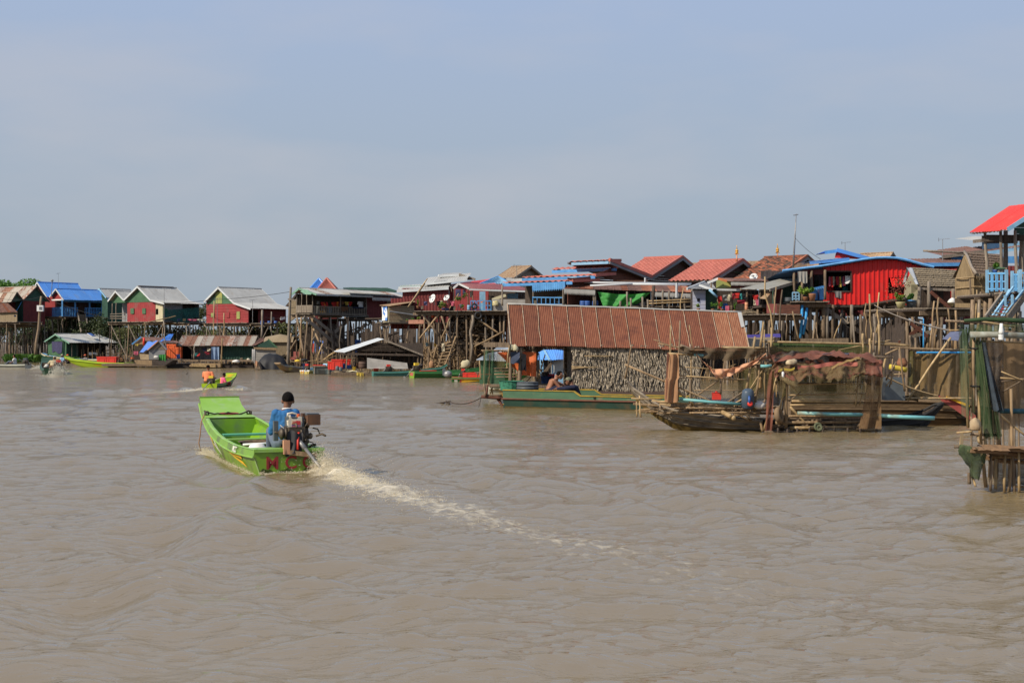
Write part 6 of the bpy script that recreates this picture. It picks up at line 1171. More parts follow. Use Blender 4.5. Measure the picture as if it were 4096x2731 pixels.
# roofs above and behind the red house
frB=Fr(1900,78,V3((1,0,0)));th=thing('stilt_house','red house with blue monitor roof above the bright red walls','house',frB.p(0,0,0),'stilt houses of the village')
tier(th,frB,1740,305,1880,288,0,-.05,2.5,blue_roof,blue_paint);obj('fascia_board',MB().bar(frB.at(1878,290,-.1),frB.at(2255,392,-.1),.1,.2),blue_roof,th);tier(th,frB,1565,425,2025,382,-.6,-.02,2.2,blue_roof,blue_roof)
gable(th,frB,'u',.1,[frB.uz(1860,380),frB.uz(2230,400),frB.uz(1880,300)],red_bright);wall(th,frB,'u',.2,frB.uz(1680,0)[0],frB.uz(2300,0)[0],3.5,frB.uz(0,410)[1],red_brown,'corr');wall(th,frB,'u',.02,frB.uz(1785,0)[0],frB.uz(1990,0)[0],frB.uz(0,450)[1],frB.uz(0,412)[1],blue_paint,'flat');stilts(th,frB,[-3,2],[.5],3.6)
antenna('aerial on the blue monitor roof above the red house',frB.at(1975,310,.5),frB.at(1985,205,.5).z-frB.at(1975,310,.5).z,.9)
frB=Fr(1300,80,V3((1,0,0)));th=thing('stilt_house','tan rusted lean-to roofs between clay tile house and red house','house',frB.p(0,0,0),'stilt houses of the village')
sheets(th,[frB.at(1200,615,-3),frB.at(1560,612,-3),frB.at(1560,540,-.5),frB.at(1300,545,-.5)],rust_tan,7);sheets(th,[frB.at(1350,500,0),frB.at(1720,495,0),frB.at(1660,435,2),frB.at(1430,445,2)],rust_tan,6);wall(th,frB,'u',.5,frB.uz(1330,0)[0],frB.uz(1600,0)[0],3.5,frB.uz(0,500)[1],red_brown,'flat');stilts(th,frB,[0,3],[1],3.6)
use('z7');frB=Fr(300,84);th=thing('stilt_house','tan gable roof behind the curved blue roof edge','house',frB.p(0,0,0),'stilt houses of the village')
bf,zf=frB.vz(330,590);ba,za=frB.vz(390,516);al=(frB.at(110,540,ba)-frB.o).dot(frB.u);roof(th,frB,'u',[(bf-1,zf-.6),(ba,za),(2*ba-bf+1,zf-.6)],al,.2,rust_tan,edge=wood_grey);gable(th,frB,'v',0,[(bf-.8,zf-.6),(2*ba-bf+.8,zf-.6),(ba,za-.15)],wood_dark);wall(th,frB,'v',.02,bf-.8,2*ba-bf+.8,3.5,zf-.6,wood_dark,'flat');stilts(th,frB,[al,0],[ba],3.6)
# ================================================================ thatched huts and stairs house at the right edge
fr=Fr(540,60,V3((1,.12,0)));A7=lambda x,y,b=0:fr.at(x,y,b);th=thing('palm_hut','grey thatched hut with a white edged gable right of the bright red house','hut',fr.p(0,0,0),'stilt houses of the village')
def thatchroof(th,p,mat,rows=9,name='thatch_course'):
 nq=(p[1]-p[0]).cross(p[3]-p[0]).normalized();nq=nq if nq.z>0 else-nq
 obj('roof_underlay',MB().prism([x-nq*.02 for x in p],-nq*.05),thatch_dark,th)
 for j in range(rows):
  s,t=j/rows,(j+1.35)/rows;t=min(t,1.02);n=(p[1]-p[0]).cross(p[3]-p[0]).normalized();n=n if n.z>0 else-n
  a,b,c,d=p[0].lerp(p[3],s),p[1].lerp(p[2],s),p[1].lerp(p[2],t),p[0].lerp(p[3],t)
  obj(name,MB().grid(lambda u,v:a.lerp(b,u).lerp(d.lerp(c,u),v)+n*(.035*(1-v)+.008+.02*noise.noise(V3((u*30,j*3,v))))-(p[3]-p[0]).normalized()*(.08*(1-v)*noise.noise(V3((u*40,j,7)))),36,2),mat,th)
thatchroof(th,[A7(672,850,-.3),A7(1070,858,-.3),A7(1050,690,1.8),A7(605,665,1.8)],thatch)
wh=M('white_ribbed',(.66,.67,.66),(.45,.46,.46),scale=3);obj('gable_edge',sheet_mb([A7(555,660,1.2),A7(612,665,1.6),A7(672,828,-.4),A7(640,822,-.5)],1,.01,rows=12),wh,th);obj('gable_edge',sheet_mb([A7(555,658,1.2),A7(580,662,1.2),A7(538,838,2.4),A7(515,815,2.6)],1,.01,rows=10),wh,th)
zt,zd=fr.uz(0,850)[1],fr.uz(0,1040)[1];gable(th,fr,'u',0,[fr.uz(530,1000),fr.uz(668,1010),fr.uz(660,830),fr.uz(590,720),fr.uz(540,830)],cream);wall(th,fr,'u',.9,fr.uz(670,0)[0],fr.uz(1070,0)[0],zd,zt,wood_dark,'vplank',pw=.3);panel(th,'door_panel',fr,'u',.5,fr.uz(915,0,.5)[0],fr.uz(985,0,.5)[0],zd,fr.uz(0,890)[1],plank_brown)
for x,y1 in((678,850),(773,800),(1010,870)):post(th,A7(x,1050,-.5),A7(x,y1,-.5),.12,wood_grey,n=8)
obj('beam',MB().bar(A7(640,865,-.45),A7(1060,885,-.45),.08,.1),wood_grey,th);deck(th,fr,fr.uz(400,0)[0],fr.uz(1060,0)[0],-1.2,3,zd-.1,pw=.25,over=.6)
for x in(520,545,650,760,870,960,1040,1070):post(th,A7(x+random.uniform(-10,10),1500,-.9),A7(x,1090,-.9),.11,random.choice((wood,wood_grey,wood_tan)),'stilt',8)
stilts(th,fr,[-1,1,3,5],[1,2.5],zd-.3,.12)
for x0,y0,x1,y1 in((790,900,980,1060),(560,1180,760,1340),(480,1400,800,1170),(580,1180,500,1390),(590,1340,830,1280)):obj('brace',MB().bar(A7(x0,y0,-1.1),A7(x1,y1,-1.1),.07,.14),random.choice((wood_grey,plank_brown)),th)
o=obj('green_cloth',MB().grid(lambda u,v:A7(600+60*u,830+100*v*(1-.5*u),-.7),5,5),net_olive,smooth=True);tag(o,'olive cloth hanging below the white gable edge of the thatched hut','cloth')
tag(obj('bush_branches',leaves_mb(A7(500,910,-.7),(.6,.3,.8),300,.09,77,5),M('dry_leaf_red',(.22,.06,.035),rv=0)),'dry reddish shrub before the red window flap','plant');pot_plant('green seedlings in a yellow box beside the red house',A7(498,1062,-1.2),.45,leafy,M('yellow_box',(.42,.38,.2),rv=0),.2,.27,n=220);pot_plant('green plant in a black tub beside the yellow box',A7(600,1060,-1.2),.3,leafg,pl_grey,.22,.34,n=180);tag(obj('basin',MB().lathe(A7(595,990,-1.3),[(.17,0),(.18,.03),(.06,.05)],12),blue_paint),'blue basin lying on the black tub','basin')
tag(obj('sack',MB().lump(A7(1000,1000,-.6),(.2,.15,.17),9,6),white_cloth,smooth=True),'white bundle on the deck of the grey thatched hut','sack');bucket('yellow basin on the deck of the grey thatched hut',A7(965,1045,-.9),.24,.17,M('tan_basin',(.5,.4,.2)));tag(obj('silver_basin',MB().lathe(A7(870,1010,-.4),[(.06,0),(.22,.06),(.24,.08),(.18,.06)],12),steel),'silver basin leaning on the thatched hut deck','basin')
th=thing('palm_hut','tall brown palm hut with thatched roof beside the stairs','hut',A7(1130,1050,-.5)*1,'stilt houses of the village');th.location.z=0
fr=Fr(1215,54,V3((1,.25,0)));A7=lambda x,y,b=0:fr.at(x,y,b)
thatchroof(th,[A7(1215,730,-.4),A7(1560,740,-.4),A7(1490,540,2),A7(1135,510,2)],thatch_dark,8);obj('gable_edge',MB().grid(lambda u,v:A7(1130,515,2.0).lerp(A7(1000,770,3.4),v)+fr.u*(.55*u)+UP*.06*noise.noise(V3((u*9,v*20,0))),6,14),thatch_dark,th)
mud=M('palm_wall',(.30,.215,.115),(.20,.14,.07),scale=3,st=(4,4,.8),rv=.1,bump=.5)
obj('wall',MB().prism([A7(1040,1050,2.2),A7(1215,1055,0),A7(1215,740,0),A7(1130,540,1.6),A7(1042,780,2.2)],fr.v*.1),mud,th);wall(th,fr,'u',.15,0,fr.uz(1480,0)[0],fr.uz(0,1055)[1],fr.uz(0,735)[1],mud,'vplank',pw=.4)
for y in(765,860,955):obj('batten',MB().crook(A7(1035,y+6,2.1),A7(1215,y-12,-.1),.03),bamboo,th);obj('batten',MB().crook(A7(1215,y-12,-.1),A7(1480,y,.0),.03),bamboo,th)
for i in range(90):
 x=1210+270*random.random()
 if i<60:obj('leaf_strip',MB().prism([A7(x,720,-.45),A7(x+6,722,-.45),A7(x+4+random.uniform(-8,8),755+random.uniform(0,35),-.5)],fr.v*.01),thatch,th)
deck(th,fr,-2.5,fr.uz(1480,0)[0],-.8,3,fr.uz(0,1058)[1],pw=.25);stilts(th,fr,[-2,0,1.6,3],[-.5,1.5],fr.uz(0,1070)[1],.11);tag(obj('bamboo_pole',MB().crook(A7(720,498,2),A7(1140,518,2),.045),wood_grey,smooth=True),'long thin pole resting on the tip of the brown palm hut roof','pole')
obj('ridge_pole',MB().crook(A7(1120,505,1.9),A7(1235,720,-.5),.06),wood_grey,th,smooth=True)
frB=Fr(1000,72,V3((1,0,0)));th=thing('stilt_house','blue walled house with brown roofs behind the palm huts','house',frB.p(0,0,0),'stilt houses of the village')
tier(th,frB,725,620,1200,616,0,.4,3,rust_brown,blue_paint);tier(th,frB,900,545,1320,490,2,.4,3,rust_brown,wood_grey);tier(th,frB,1205,395,1420,370,3.4,.3,3,zinc,wood_grey);q0,q1=frB.uz(1000,618,2.2),frB.uz(1110,550,2.2);wall(th,frB,'u',2.3,q0[0],q1[0]+3,q0[1],q1[1],blue_paint,'flat');q0,q1=frB.uz(1300,480,3.6),frB.uz(1700,410,3.6);wall(th,frB,'u',3.7,q0[0],q1[0],q0[1],q1[1],blue_light,'flat');tier(th,frB,1250,520,1710,455,2.8,.4,3,rust_brown,blue_light)
wall(th,frB,'u',.4,frB.uz(740,0)[0],frB.uz(1700,0)[0],3,frB.uz(0,640)[1],red_brown,'corr');wall(th,frB,'u',3,frB.uz(1050,0)[0],frB.uz(1750,0)[0],3,frB.uz(0,530)[1],plank_dark,'flat');stilts(th,frB,[0,4,8],[1],3.2);antenna('aerial with a big loop above the palm huts',frB.at(908,620,1),frB.at(930,385,1).z-frB.at(908,620,1).z,1.0)
fr=Fr(1640,47,V3((1,.1,0)));A7=lambda x,y,b=0:fr.at(x,y,b);th=thing('stilt_house','tall open house with a bright red roof, blue railings and blue stairs','house',fr.p(0,0,0),'stilt houses of the village')
sheets(th,[A7(1170,320,1.2),A7(1545,292,-.6),A7(2000,20,-.6),A7(1565,60,2.4)],red_roof,5,rows=3);sheets(th,[A7(1545,292,-.6),A7(1171,322,1.2),A7(1200,330,1.4),A7(1560,300,-.4)],zinc,2);obj('fascia_board',MB().bar(A7(1545,290,-.65),A7(1990,5,-.65),.04,.14),blue_light,th);obj('fascia_board',MB().bar(A7(1548,297,-.62),A7(1990,14,-.62),.03,.08),white,th)
gable(th,fr,'u',.1,[fr.uz(1625,390),fr.uz(2050,390),fr.uz(2050,30),fr.uz(1900,80),fr.uz(1625,265)],green_dark,'planks',pw=.2);wall(th,fr,'u',1.4,fr.uz(1320,0,1.4)[0],fr.uz(1640,0,1.4)[0],fr.uz(0,415,1.4)[1],fr.uz(0,330,1.4)[1],wood_dark,'vplank')
for x,xt,b in((1352,1322,.9),(1493,1475,.3),(1640,1618,-.1),(1520,1525,2),(1672,1680,1.6),(1705,1690,.2)):post(th,A7(x,905,b),A7(xt,300,b),.085 if b<1 else.13,wood_grey,'post',8)
obj('beam',MB().bar(A7(1295,380,.9),A7(1720,372,-.2),.1,.2),wood_dark,th)
zd=fr.uz(0,900)[1];deck(th,fr,fr.uz(1470,0)[0],fr.uz(1900,0)[0],-.2,3.5,zd,pw=.22)
for x0,x1,b0,b1,y0,y1 in((1345,1532,.6,.1,895,720),(1590,1655,-.1,-.2,893,730),(1668,1760,-.2,-.25,885,715)):
 p,q=A7(x0,y0,b0),A7(x1,y0,b1);h=A7(x0,y1,b0).z-p.z;railing(th,[p,q],h,M('sky_blue_rail',(.16,.42,.70),(.10,.28,.5),scale=5,rv=.08),.16,.075,mid=True);
 for e in(p,q):obj('newel',MB().bar(e-UP*.05,e+UP*(h+.12),.09),blue_light,th)
obj('bird_house',MB().abox(A7(1485,690,.4),.14,.12,.09),wood_grey,th);obj('bird_house_roof',MB().prism([A7(1450,672,.2),A7(1520,672,.2),A7(1508,655,.3),A7(1460,655,.3)],fr.v*.3),green_wall,th)
for(x0,y0,x1,y1) in((1600,850,1385,1150),(1590,930,1480,1150),(1560,880,1420,1160),(1700,880,1490,1160)):obj('stair_rail',MB().bar(A7(x0,y0,-.3),A7(x1,y1,-1.3),.06),blue_light,th)
for(x0,y0,x1,y1) in((1700,950,1545,1165),(1500,930,1330,1165)):obj('stair_stringer',MB().bar(A7(x0,y0,-.3),A7(x1,y1,-1.4),.06,.26),wood_grey,th)
for k in range(7):s=(k+.5)/7;obj('step',MB().bar(A7(1500-170*s,935+215*s,-.35-.95*s),A7(1695-150*s,955+205*s,-.35-.95*s),.2,.05),wood,th)
for x in(1590,1520):obj('newel',MB().bar(A7(x,1120,-.8),A7(x,930,-.8),.07),blue_light,th)
stilts(th,fr,[fr.uz(x,0)[0] for x in(1410,1480,1560,1640,1700,1800)],[.2,1.6],zd-.2,.12);o=cloth(A7(1420,1030,.5),A7(1560,960,.5),.6,M('magenta_cloth',(.5,.04,.12),rv=0),'draped_cloth','crimson cloth hanging behind the blue stairs');box_crate('orange crate on the landing between the blue railings',A7(1575,890,.4),.5,.4,.45,crate_orange)
pot_plant('plant on the blue railing of the stairs house',A7(1425,720,.5),.35,leafg,pl_blue,.1,.12,n=80);bucket('white jug on the blue railing of the stairs house',A7(1383,722,.6),.1,.22,pl_white)
# ================================================================ board screens added behind the stilts to darken the space under the decks
use('f')
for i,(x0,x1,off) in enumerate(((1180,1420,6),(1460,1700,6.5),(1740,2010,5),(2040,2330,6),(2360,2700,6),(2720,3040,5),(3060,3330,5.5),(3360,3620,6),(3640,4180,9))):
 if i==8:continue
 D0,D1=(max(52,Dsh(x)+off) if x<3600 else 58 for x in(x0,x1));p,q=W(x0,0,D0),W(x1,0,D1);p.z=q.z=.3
 th=thing('dark_screen',('added dark board screen under the pavilion','added dark board screen behind the palm hut stilts','added dark board screen behind the firewood stack','added dark board screen behind the left part of the rust roof house','added dark board screen under the green tarpaulin house','added dark board screen under the lilac hut','added dark board screen under the grey lean-to roof','added dark board screen under the bright red house','added dark board screen under the palm huts')[i],'shed',p,'added dark screens under the village');d=(q-p);n=max(4,round(d.length/.35));mb=MB()
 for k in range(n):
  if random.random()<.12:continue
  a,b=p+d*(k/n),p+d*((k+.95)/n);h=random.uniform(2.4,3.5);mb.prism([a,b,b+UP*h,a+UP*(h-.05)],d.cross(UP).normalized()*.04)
 obj('screen_boards',mb,wood_dark,th,kind='stuff');obj('screen_top',MB().prism([p+UP*3.55,q+UP*3.55,q+V3((1.5,4,3.5)),p+V3((1.5,4,3.5))],UP*.08),wood_dark,th)
 # ================================================================ people
K=1
def remesh(name,mb,mat,parent,vox,it=2):
 me=bpy.data.meshes.new('tmp');me.from_pydata(mb.v,[],mb.f);o=bpy.data.objects.new('tmp',me);COL.objects.link(o)
 m=o.modifiers.new('r','REMESH');m.mode='VOXEL';m.voxel_size=vox;sm=o.modifiers.new('s','SMOOTH');sm.iterations=it;sm.factor=.5
 dg=bpy.context.evaluated_depsgraph_get();me2=bpy.data.meshes.new_from_object(o.evaluated_get(dg));bpy.data.objects.remove(o);bpy.data.meshes.remove(me)
 if name!='body' and vox<.0135 and parent['label'].startswith('boy'):
  for q in me2.vertices:q.co+=q.normal*(.016*noise.noise(V3((q.co.x*11,q.co.y*11,q.co.z*5)))+.008*noise.noise(q.co*22))
 me2.name=name;me2.transform(Matrix.Translation(-wloc(parent)));me2.polygons.foreach_set('use_smooth',[True]*len(me2.polygons));me2.materials.clear();me2.materials.append(mat)
 c=bpy.data.objects.new(name,me2);link(c,parent);return c
SIT=dict(hip=(0,0,.1),chest=(0,.04,.42),neck=(0,.05,.55),head=(0,.07,.70),sh=.18,le=(-.25,.1,.27),lh=(-.16,.32,.18),re=(.25,.1,.27),rh=(.16,.32,.18),lk=(-.13,.42,.22),lf=(-.13,.52,-.2),rk=(.13,.42,.22),rf=(.13,.52,-.2))
STAND=dict(hip=(0,0,.86),chest=(0,.02,1.2),neck=(0,.02,1.36),head=(0,.04,1.52),sh=.19,le=(-.25,.02,1.05),lh=(-.23,.1,.82),re=(.25,.02,1.05),rh=(.23,.1,.82),lk=(-.1,.02,.45),lf=(-.11,0,.06),rk=(.1,.02,.45),rf=(.11,0,.06))
def person(label,loc,yaw,pose=SIT,sc=1.,vox=.02,sk=skin,shirt=None,shorts=None,cap=None,hairy=True,sleeve=.55,trousers=False,hs=1.,collar=None,group='people on the boats',**mods):
 J={**pose,**mods};loc=V3(loc);R=Matrix.Rotation(yaw,3,'Z')
 T=lambda p:loc+R@(V3(p)*sc)
 th=thing('person',label,'person',loc,group);k=sc
 hip,chest,neck,head=(V3(J[n]) for n in('hip','chest','neck','head'));sv=V3((J['sh'],0,0));tw=(chest-hip)
 ls,rs=chest-sv+UP*.055,chest+sv+UP*.055
 def torso(mb,g):
  pts=[(hip-UP*.02,.165,.125),(hip+tw*.35,.148,.108),(hip+tw*.72,.165,.115),(chest+UP*.04,.19,.118),(chest+UP*.085,.165,.10),(chest.lerp(neck,.85)+UP*.02,.085,.075),(neck+UP*.0,.058,.056)]
  n=14;vs=[];m=len(pts)
  for c,a,b in pts:
   for i in range(n):t=6.2832*i/n;vs.append(T(c+V3((math.cos(t)*(a*J['sh']/.18+g),math.sin(t)*(b+g),0))))
  fs=[(j*n+i,j*n+(i+1)%n,(j+1)*n+(i+1)%n,(j+1)*n+i) for j in range(m-1) for i in range(n)]+[tuple(range(n))[::-1],tuple((m-1)*n+i for i in range(n))]
  mb.add(vs,fs)
 def limb(mb,pts,rad):
  P=[T(p) for p in pts];mb.path(P,[r*k for r in rad],10)
  for p,r in zip(P,rad):mb.sph(p,r*k*.99,10,8)
 b=MB();torso(b,0);limb(b,[neck-UP*.04,neck+UP*.07],[.06,.052])
 H=lambda x,y,z:T(head+V3((x,y,z))*hs);kb=k;k=k*hs
 b.sph(H(0,0,.02),V3((.078,.095,.10))*k,14,10,R);b.sph(H(0,.025,-.045),V3((.058,.07,.075))*k,12,8,R);b.sph(H(0,.095,-.01),V3((.014,.02,.026))*k,8,6,R);b.sph(H(0,.085,-.055),V3((.026,.014,.012))*k,8,6,R)
 for s in(-1,1):b.sph(H(s*.082,-.005,-.005),V3((.014,.022,.034))*k,8,6,R)
 k=kb
 for s,e,h in((ls,'le','lh'),(rs,'re','rh')):
  e,h=V3(J[e]),V3(J[h]);limb(b,[s,s.lerp(e,.5),e,e.lerp(h,.35),h],[.056,.05,.04,.04,.027]);d=(h-e).normalized();sd=d.cross(UP);sd=sd.normalized() if sd.length>.1 else V3((1,0,0));dn=sd.cross(d)
  b.sph(T(h+d*.045),V3((.034,.034,.034))*k,8,6)
  for f,(o_,l) in enumerate(((-.027,.06),(-.009,.075),(.009,.07),(.027,.055))):p=h+d*.065+sd*o_;limb(b,[p,p+d*l*.55+sd*o_*.25,p+d*l*.8-dn*.03+sd*o_*.3],[.0105,.0095,.0085])
  q=h+d*.02+sd*(.03 if s.x<0 else-.03);limb(b,[q,q+d*.035+sd*(.028 if s.x<0 else-.028)],[.012,.0095])
 for s,kn,f in((-1,'lk','lf'),(1,'rk','rf')):
  kn,f=V3(J[kn]),V3(J[f]);q=hip+V3((s*.09,0,-.02));limb(b,[q,q.lerp(kn,.5),kn,kn.lerp(f,.3),f],[.09,.075,.056,.052,.036]);limb(b,[f,f+V3((0,.13,-.03))],[.04,.03])
 remesh('body',b,sk,th,vox,2)
 k=kb*hs
 if hairy:
  hm=MB().sph((0,0,0),(1,1,1),18,14);vv=[]
  for x,y,z in hm.v:
   f=1.0
   if y>.25 and z<.45:f=.8
   if z<-.35:f=.8
   vv.append(H(x*.087*f,-.006+y*.104*f,.028+z*.106*f))
  hm.v=[tuple(v) for v in vv];obj('hair',hm,hair,th,smooth=True)
 if collar:obj('collar',MB().torus(T(neck+V3((0,-.005,.012))),R@V3((0,.15,1)),.066*kb,.011*kb,18,6),collar,th,smooth=True)
 e_=MB()
 for s in(-1,1):e_.sph(H(s*.03,.086,.012),.010*k,6,5)
 obj('eyes',e_,black,th,smooth=True)
 if cap:obj('cap',MB().lathe(H(0,0,.05),[(.10*k,-.01),(.098*k,.03),(.075*k,.07),(.01,.088)],12).prism([H(-.07,.07,.05),H(.07,.07,.05),H(.05,.17,.04),H(-.05,.17,.04)],UP*.012),cap,th,smooth=False)
 k=kb
 if shirt:
  m=MB();torso(m,.016)
  for s,e,h in((ls,'le','lh'),(rs,'re','rh')):
   e,h=V3(J[e]),V3(J[h])
   limb(m,[s,s.lerp(e,sleeve if sleeve<=1 else 1)]+([e.lerp(h,.85)] if sleeve>1 else[]),[.072,.064]+([.046] if sleeve>1 else[]))
  remesh('shirt',m,shirt,th,max(vox,.013),3)
 if shorts:
  m=MB();m.sph(T(hip-UP*.01),V3((.182,.145,.11))*k,12,8,R)
  for s,kn,f in((-1,'lk','lf'),(1,'rk','rf')):
   kn,f=V3(J[kn]),V3(J[f]);q=hip+V3((s*.09,0,-.02));limb(m,[q,q.lerp(kn,.55),kn]+([kn.lerp(f,.85)] if trousers else[]),[.105,.092,.075]+([.058] if trousers else[]))
  remesh('trousers' if trousers else 'shorts',m,shorts,th,max(vox,.014),2)
 return th
def yaw_of(d):return math.atan2(-d[0],d[1])
# ================================================================ long-tail boats
def interp(st,s):
 for a,b in zip(st[:-1],st[1:]):
  if a[0]<=s<=b[0]:
   t=(s-a[0])/(b[0]-a[0]);return[a[i]+(b[i]-a[i])*t for i in range(5)]
 return list(st[-1] if s>st[-1][0] else st[0])
MAIN=[(0,.545,.44,-.12,.385),(.6,.575,.47,-.14,.37),(1.5,.60,.49,-.15,.365),(2.4,.60,.48,-.14,.39),(3.2,.59,.46,-.13,.44),(4.0,.565,.43,-.09,.52),(4.7,.515,.385,-.01,.60),(5.2,.46,.34,.11,.645),(5.7,.41,.31,.32,.70),(6.1,.385,.31,.63,.83),(6.35,.375,.32,.83,.97)]
class Boat:
 def __init__(s,label,x,y,d,st=MAIN,sc=1.,mat=None,rim=None,inn=None,bow=5.0,group='long narrow motor boats',cat='boat',name='longtail_boat',plate=True,flare=.03,z0=0,deck_s=.75,thw=(1.9,3.2)):
  s.o=V3((x,y,z0));s.d=V3((d[0],d[1],0)).normalized();s.r=V3((s.d.y,-s.d.x,0));s.sc=sc;s.st=st;s.fl=flare
  s.th=th=thing(name,label,cat,s.o,group);N=40;S=[st[0][0]+(st[-1][0]-st[0][0])*i/N for i in range(N+1)]
  sec=lambda q,g=0,b=0:[(-(q[1]-g),q[4]),(-(q[1]+flare-g),q[4]-.11),(-(q[1]-.005-g),q[4]-.12),(-(q[2]-g),q[3]+.09+b),(-(q[2]-.07-g),q[3]+b),(q[2]-.07-g,q[3]+b),(q[2]-g,q[3]+.09+b),(q[1]-.005-g,q[4]-.12),(q[1]+flare-g,q[4]-.11),(q[1]-g,q[4])]
  def loft(g,b,i0=0,i1=N):
   vs=[];rows=0
   for i in range(i0,i1+1):
    for t,z in sec(interp(st,S[i]),g,b):vs.append(s.p(S[i],t,z))
    rows+=1
   return vs,[(i*10+k,(i+1)*10+k,(i+1)*10+k+1,i*10+k+1) for i in range(rows-1) for k in range(9)]
  vs,fs=loft(0,0);m=MB().add(vs,fs);m.f.append(tuple(range(10)));m.f.append(tuple(N*10+k for k in range(10))[::-1]);s.hull=obj('hull',m,mat,th)
  ib=int(N*(bow-st[0][0])/(st[-1][0]-st[0][0])) if plate else N-3;i0=max(1,int(N*.03))
  vs,fs=loft(.05,.04,i0,ib);m=MB().add(vs,[f[::-1] for f in fs]);m.f.append(tuple(range(10))[::-1]);m.f.append(tuple((ib-i0)*10+k for k in range(10)));s.inner=obj('hull_lining',m,inn or mat,th)
  for sg in(-1,1):
   m=MB()
   def rail(u,v):
    i=u*(ib if plate else N);q=interp(st,S[0]+(S[-1]-S[0])*i/N);return s.p(S[0]+(S[-1]-S[0])*i/N,sg*(q[1]+.012-.075*v),q[4]+.006+.012*math.sin(v*3.14))
   obj('gunwale',m.grid(rail,36,3),rim or mat,th,smooth=True);m=MB().path([s.p(a,sg*(interp(st,a)[1]+flare+.004),interp(st,a)[4]-.115) for a in S],.014*sc,5);obj('rub_rail',m,rim or mat,th)
  if plate:
   def pl(u,v):
    a=bow+(st[-1][0]-bow)*v;q=interp(st,a);return s.p(a,(u-.5)*2*(q[1]+.015),q[4]+.012)
   obj('bow_plate',MB().grid(pl,6,16),rim or mat,th,smooth=True);q=interp(st,st[-1][0]);obj('bow_cap',MB().bar(s.p(st[-1][0],-q[1]-.02,q[4]),s.p(st[-1][0],q[1]+.02,q[4]),.05*sc),mat,th)
  if deck_s:
   q0,q1=interp(st,.0),interp(st,deck_s);obj('stern_deck',MB().prism([s.p(.02,-q0[1]+.03,q0[4]-.02),s.p(.02,q0[1]-.03,q0[4]-.02),s.p(deck_s,q1[1]-.03,q1[4]-.02),s.p(deck_s,-q1[1]+.03,q1[4]-.02)],UP*.02),rim or mat,th)
  for a in thw:q=interp(st,a);obj('thwart',MB().bar(s.p(a,-q[1]+.05,q[4]-.1),s.p(a,q[1]-.05,q[4]-.1),.2*sc,.03*sc,up=UP),rim or mat,th)
  obj('floor_boards',MB().prism([s.p(.4,-.4,interp(st,1)[3]+.09),s.p(.4,.4,interp(st,1)[3]+.09),s.p(4,.3,interp(st,4)[3]+.1),s.p(4,-.3,interp(st,4)[3]+.1)],UP*.02),wood,th)
 def p(s,a,t,z):return s.o+(s.d*a+s.r*t)*s.sc+UP*z*s.sc
 def side(s,a,f,sg=-1,off=.018):
  q=interp(s.st,a);t=(q[2]+(q[1]-.005-q[2])*f)+off;return s.p(a,sg*t,q[3]+.09+(q[4]-.12-q[3]-.09)*f)
 def patch(s,name,pts,mat,sg=-1):
  m=MB();a,b,c,d=pts
  m.grid(lambda u,v:s.side(*[(a[i]*(1-u)+b[i]*u)*(1-v)+(d[i]*(1-u)+c[i]*u)*v for i in(0,1)],sg),8,3);return obj(name,m,mat,s.th)
 def engine(s,t=.2,a=.2,z=.42,col=None,cover=None,shaft=1.4,sw=.1,sc=1.,label=None):
  E=lambda x,y,q:s.p(a+x*sc,t+y*sc,z+q*sc);X,Y,Z_=s.d*s.sc*sc,s.r*s.sc*sc,UP*s.sc*sc;k=s.sc*sc;met=M('oily_engine',(.11,.085,.06),(.035,.03,.027),scale=9,rough=.55,rv=.1,metal=.3)
  e=obj('engine',MB().box(E(.12,0,.17),X*.2,Y*.13,Z_*.12).box(E(.1,0,-.0),X*.24,Y*.16,Z_*.05).lathe(E(.1,.13,.15),[(.13*k,0),(.14*k,.03*k),(.14*k,.07*k),(.05*k,.09*k)],14,s.r),met,s.th)
  obj('cylinder_head',MB().lathe(E(.1,-.12,.18),[(.07*k,0),(.1*k,.02*k),(.1*k,.05*k),(.06*k,.06*k),(.1*k,.08*k),(.1*k,.11*k),(.05*k,.14*k)],12,-s.r),met,e,smooth=True);obj('exhaust',MB().path([E(.2,.1,.25),E(.25,.2,.33),E(.2,.26,.3)],.03*k,8),met,e,smooth=True)
  obj('fuel_tank',MB().box(E(.12,.0,.37),X*.13,Y*.13,Z_*.075),col or pl_grey,e)
  if cover:obj('air_cleaner',MB().box(E(.12,.2,.40),X*.1,Y*.11,Z_*.085),cover,e);
  hb=MB();hb.tube(E(.0,0,.1),E(.3,.28,.42),.014*k).tube(E(.2,-.1,.2),E(.55,-.2,.35),.013*k);obj('tiller_handle',hb,steel,e)
  p0=E(-.1,0,.1);p1=s.p(-shaft,t+sw,-.02);sf=obj('propeller_shaft',MB().tube(p0,p0.lerp(p1,.25),.042*k,.036*k,8).tube(p0.lerp(p1,.2),p1,.026*k,.022*k,8),steel,s.th,smooth=True)
  pr=MB();dd=(p1-p0).normalized();aa,bb=perp(dd)
  for q in range(3):c_,s_=math.cos(q*2.09),math.sin(q*2.09);v=aa*c_+bb*s_;w2=(aa*-s_+bb*c_)*.04*k+dd*.03*k;pr.prism([p1+v*.02*k-w2*.4,p1+v*.13*k-w2,p1+v*.15*k,p1+v*.13*k+w2,p1+v*.02*k+w2*.4],dd*.008)
  obj('propeller',pr,steel,s.th);return e
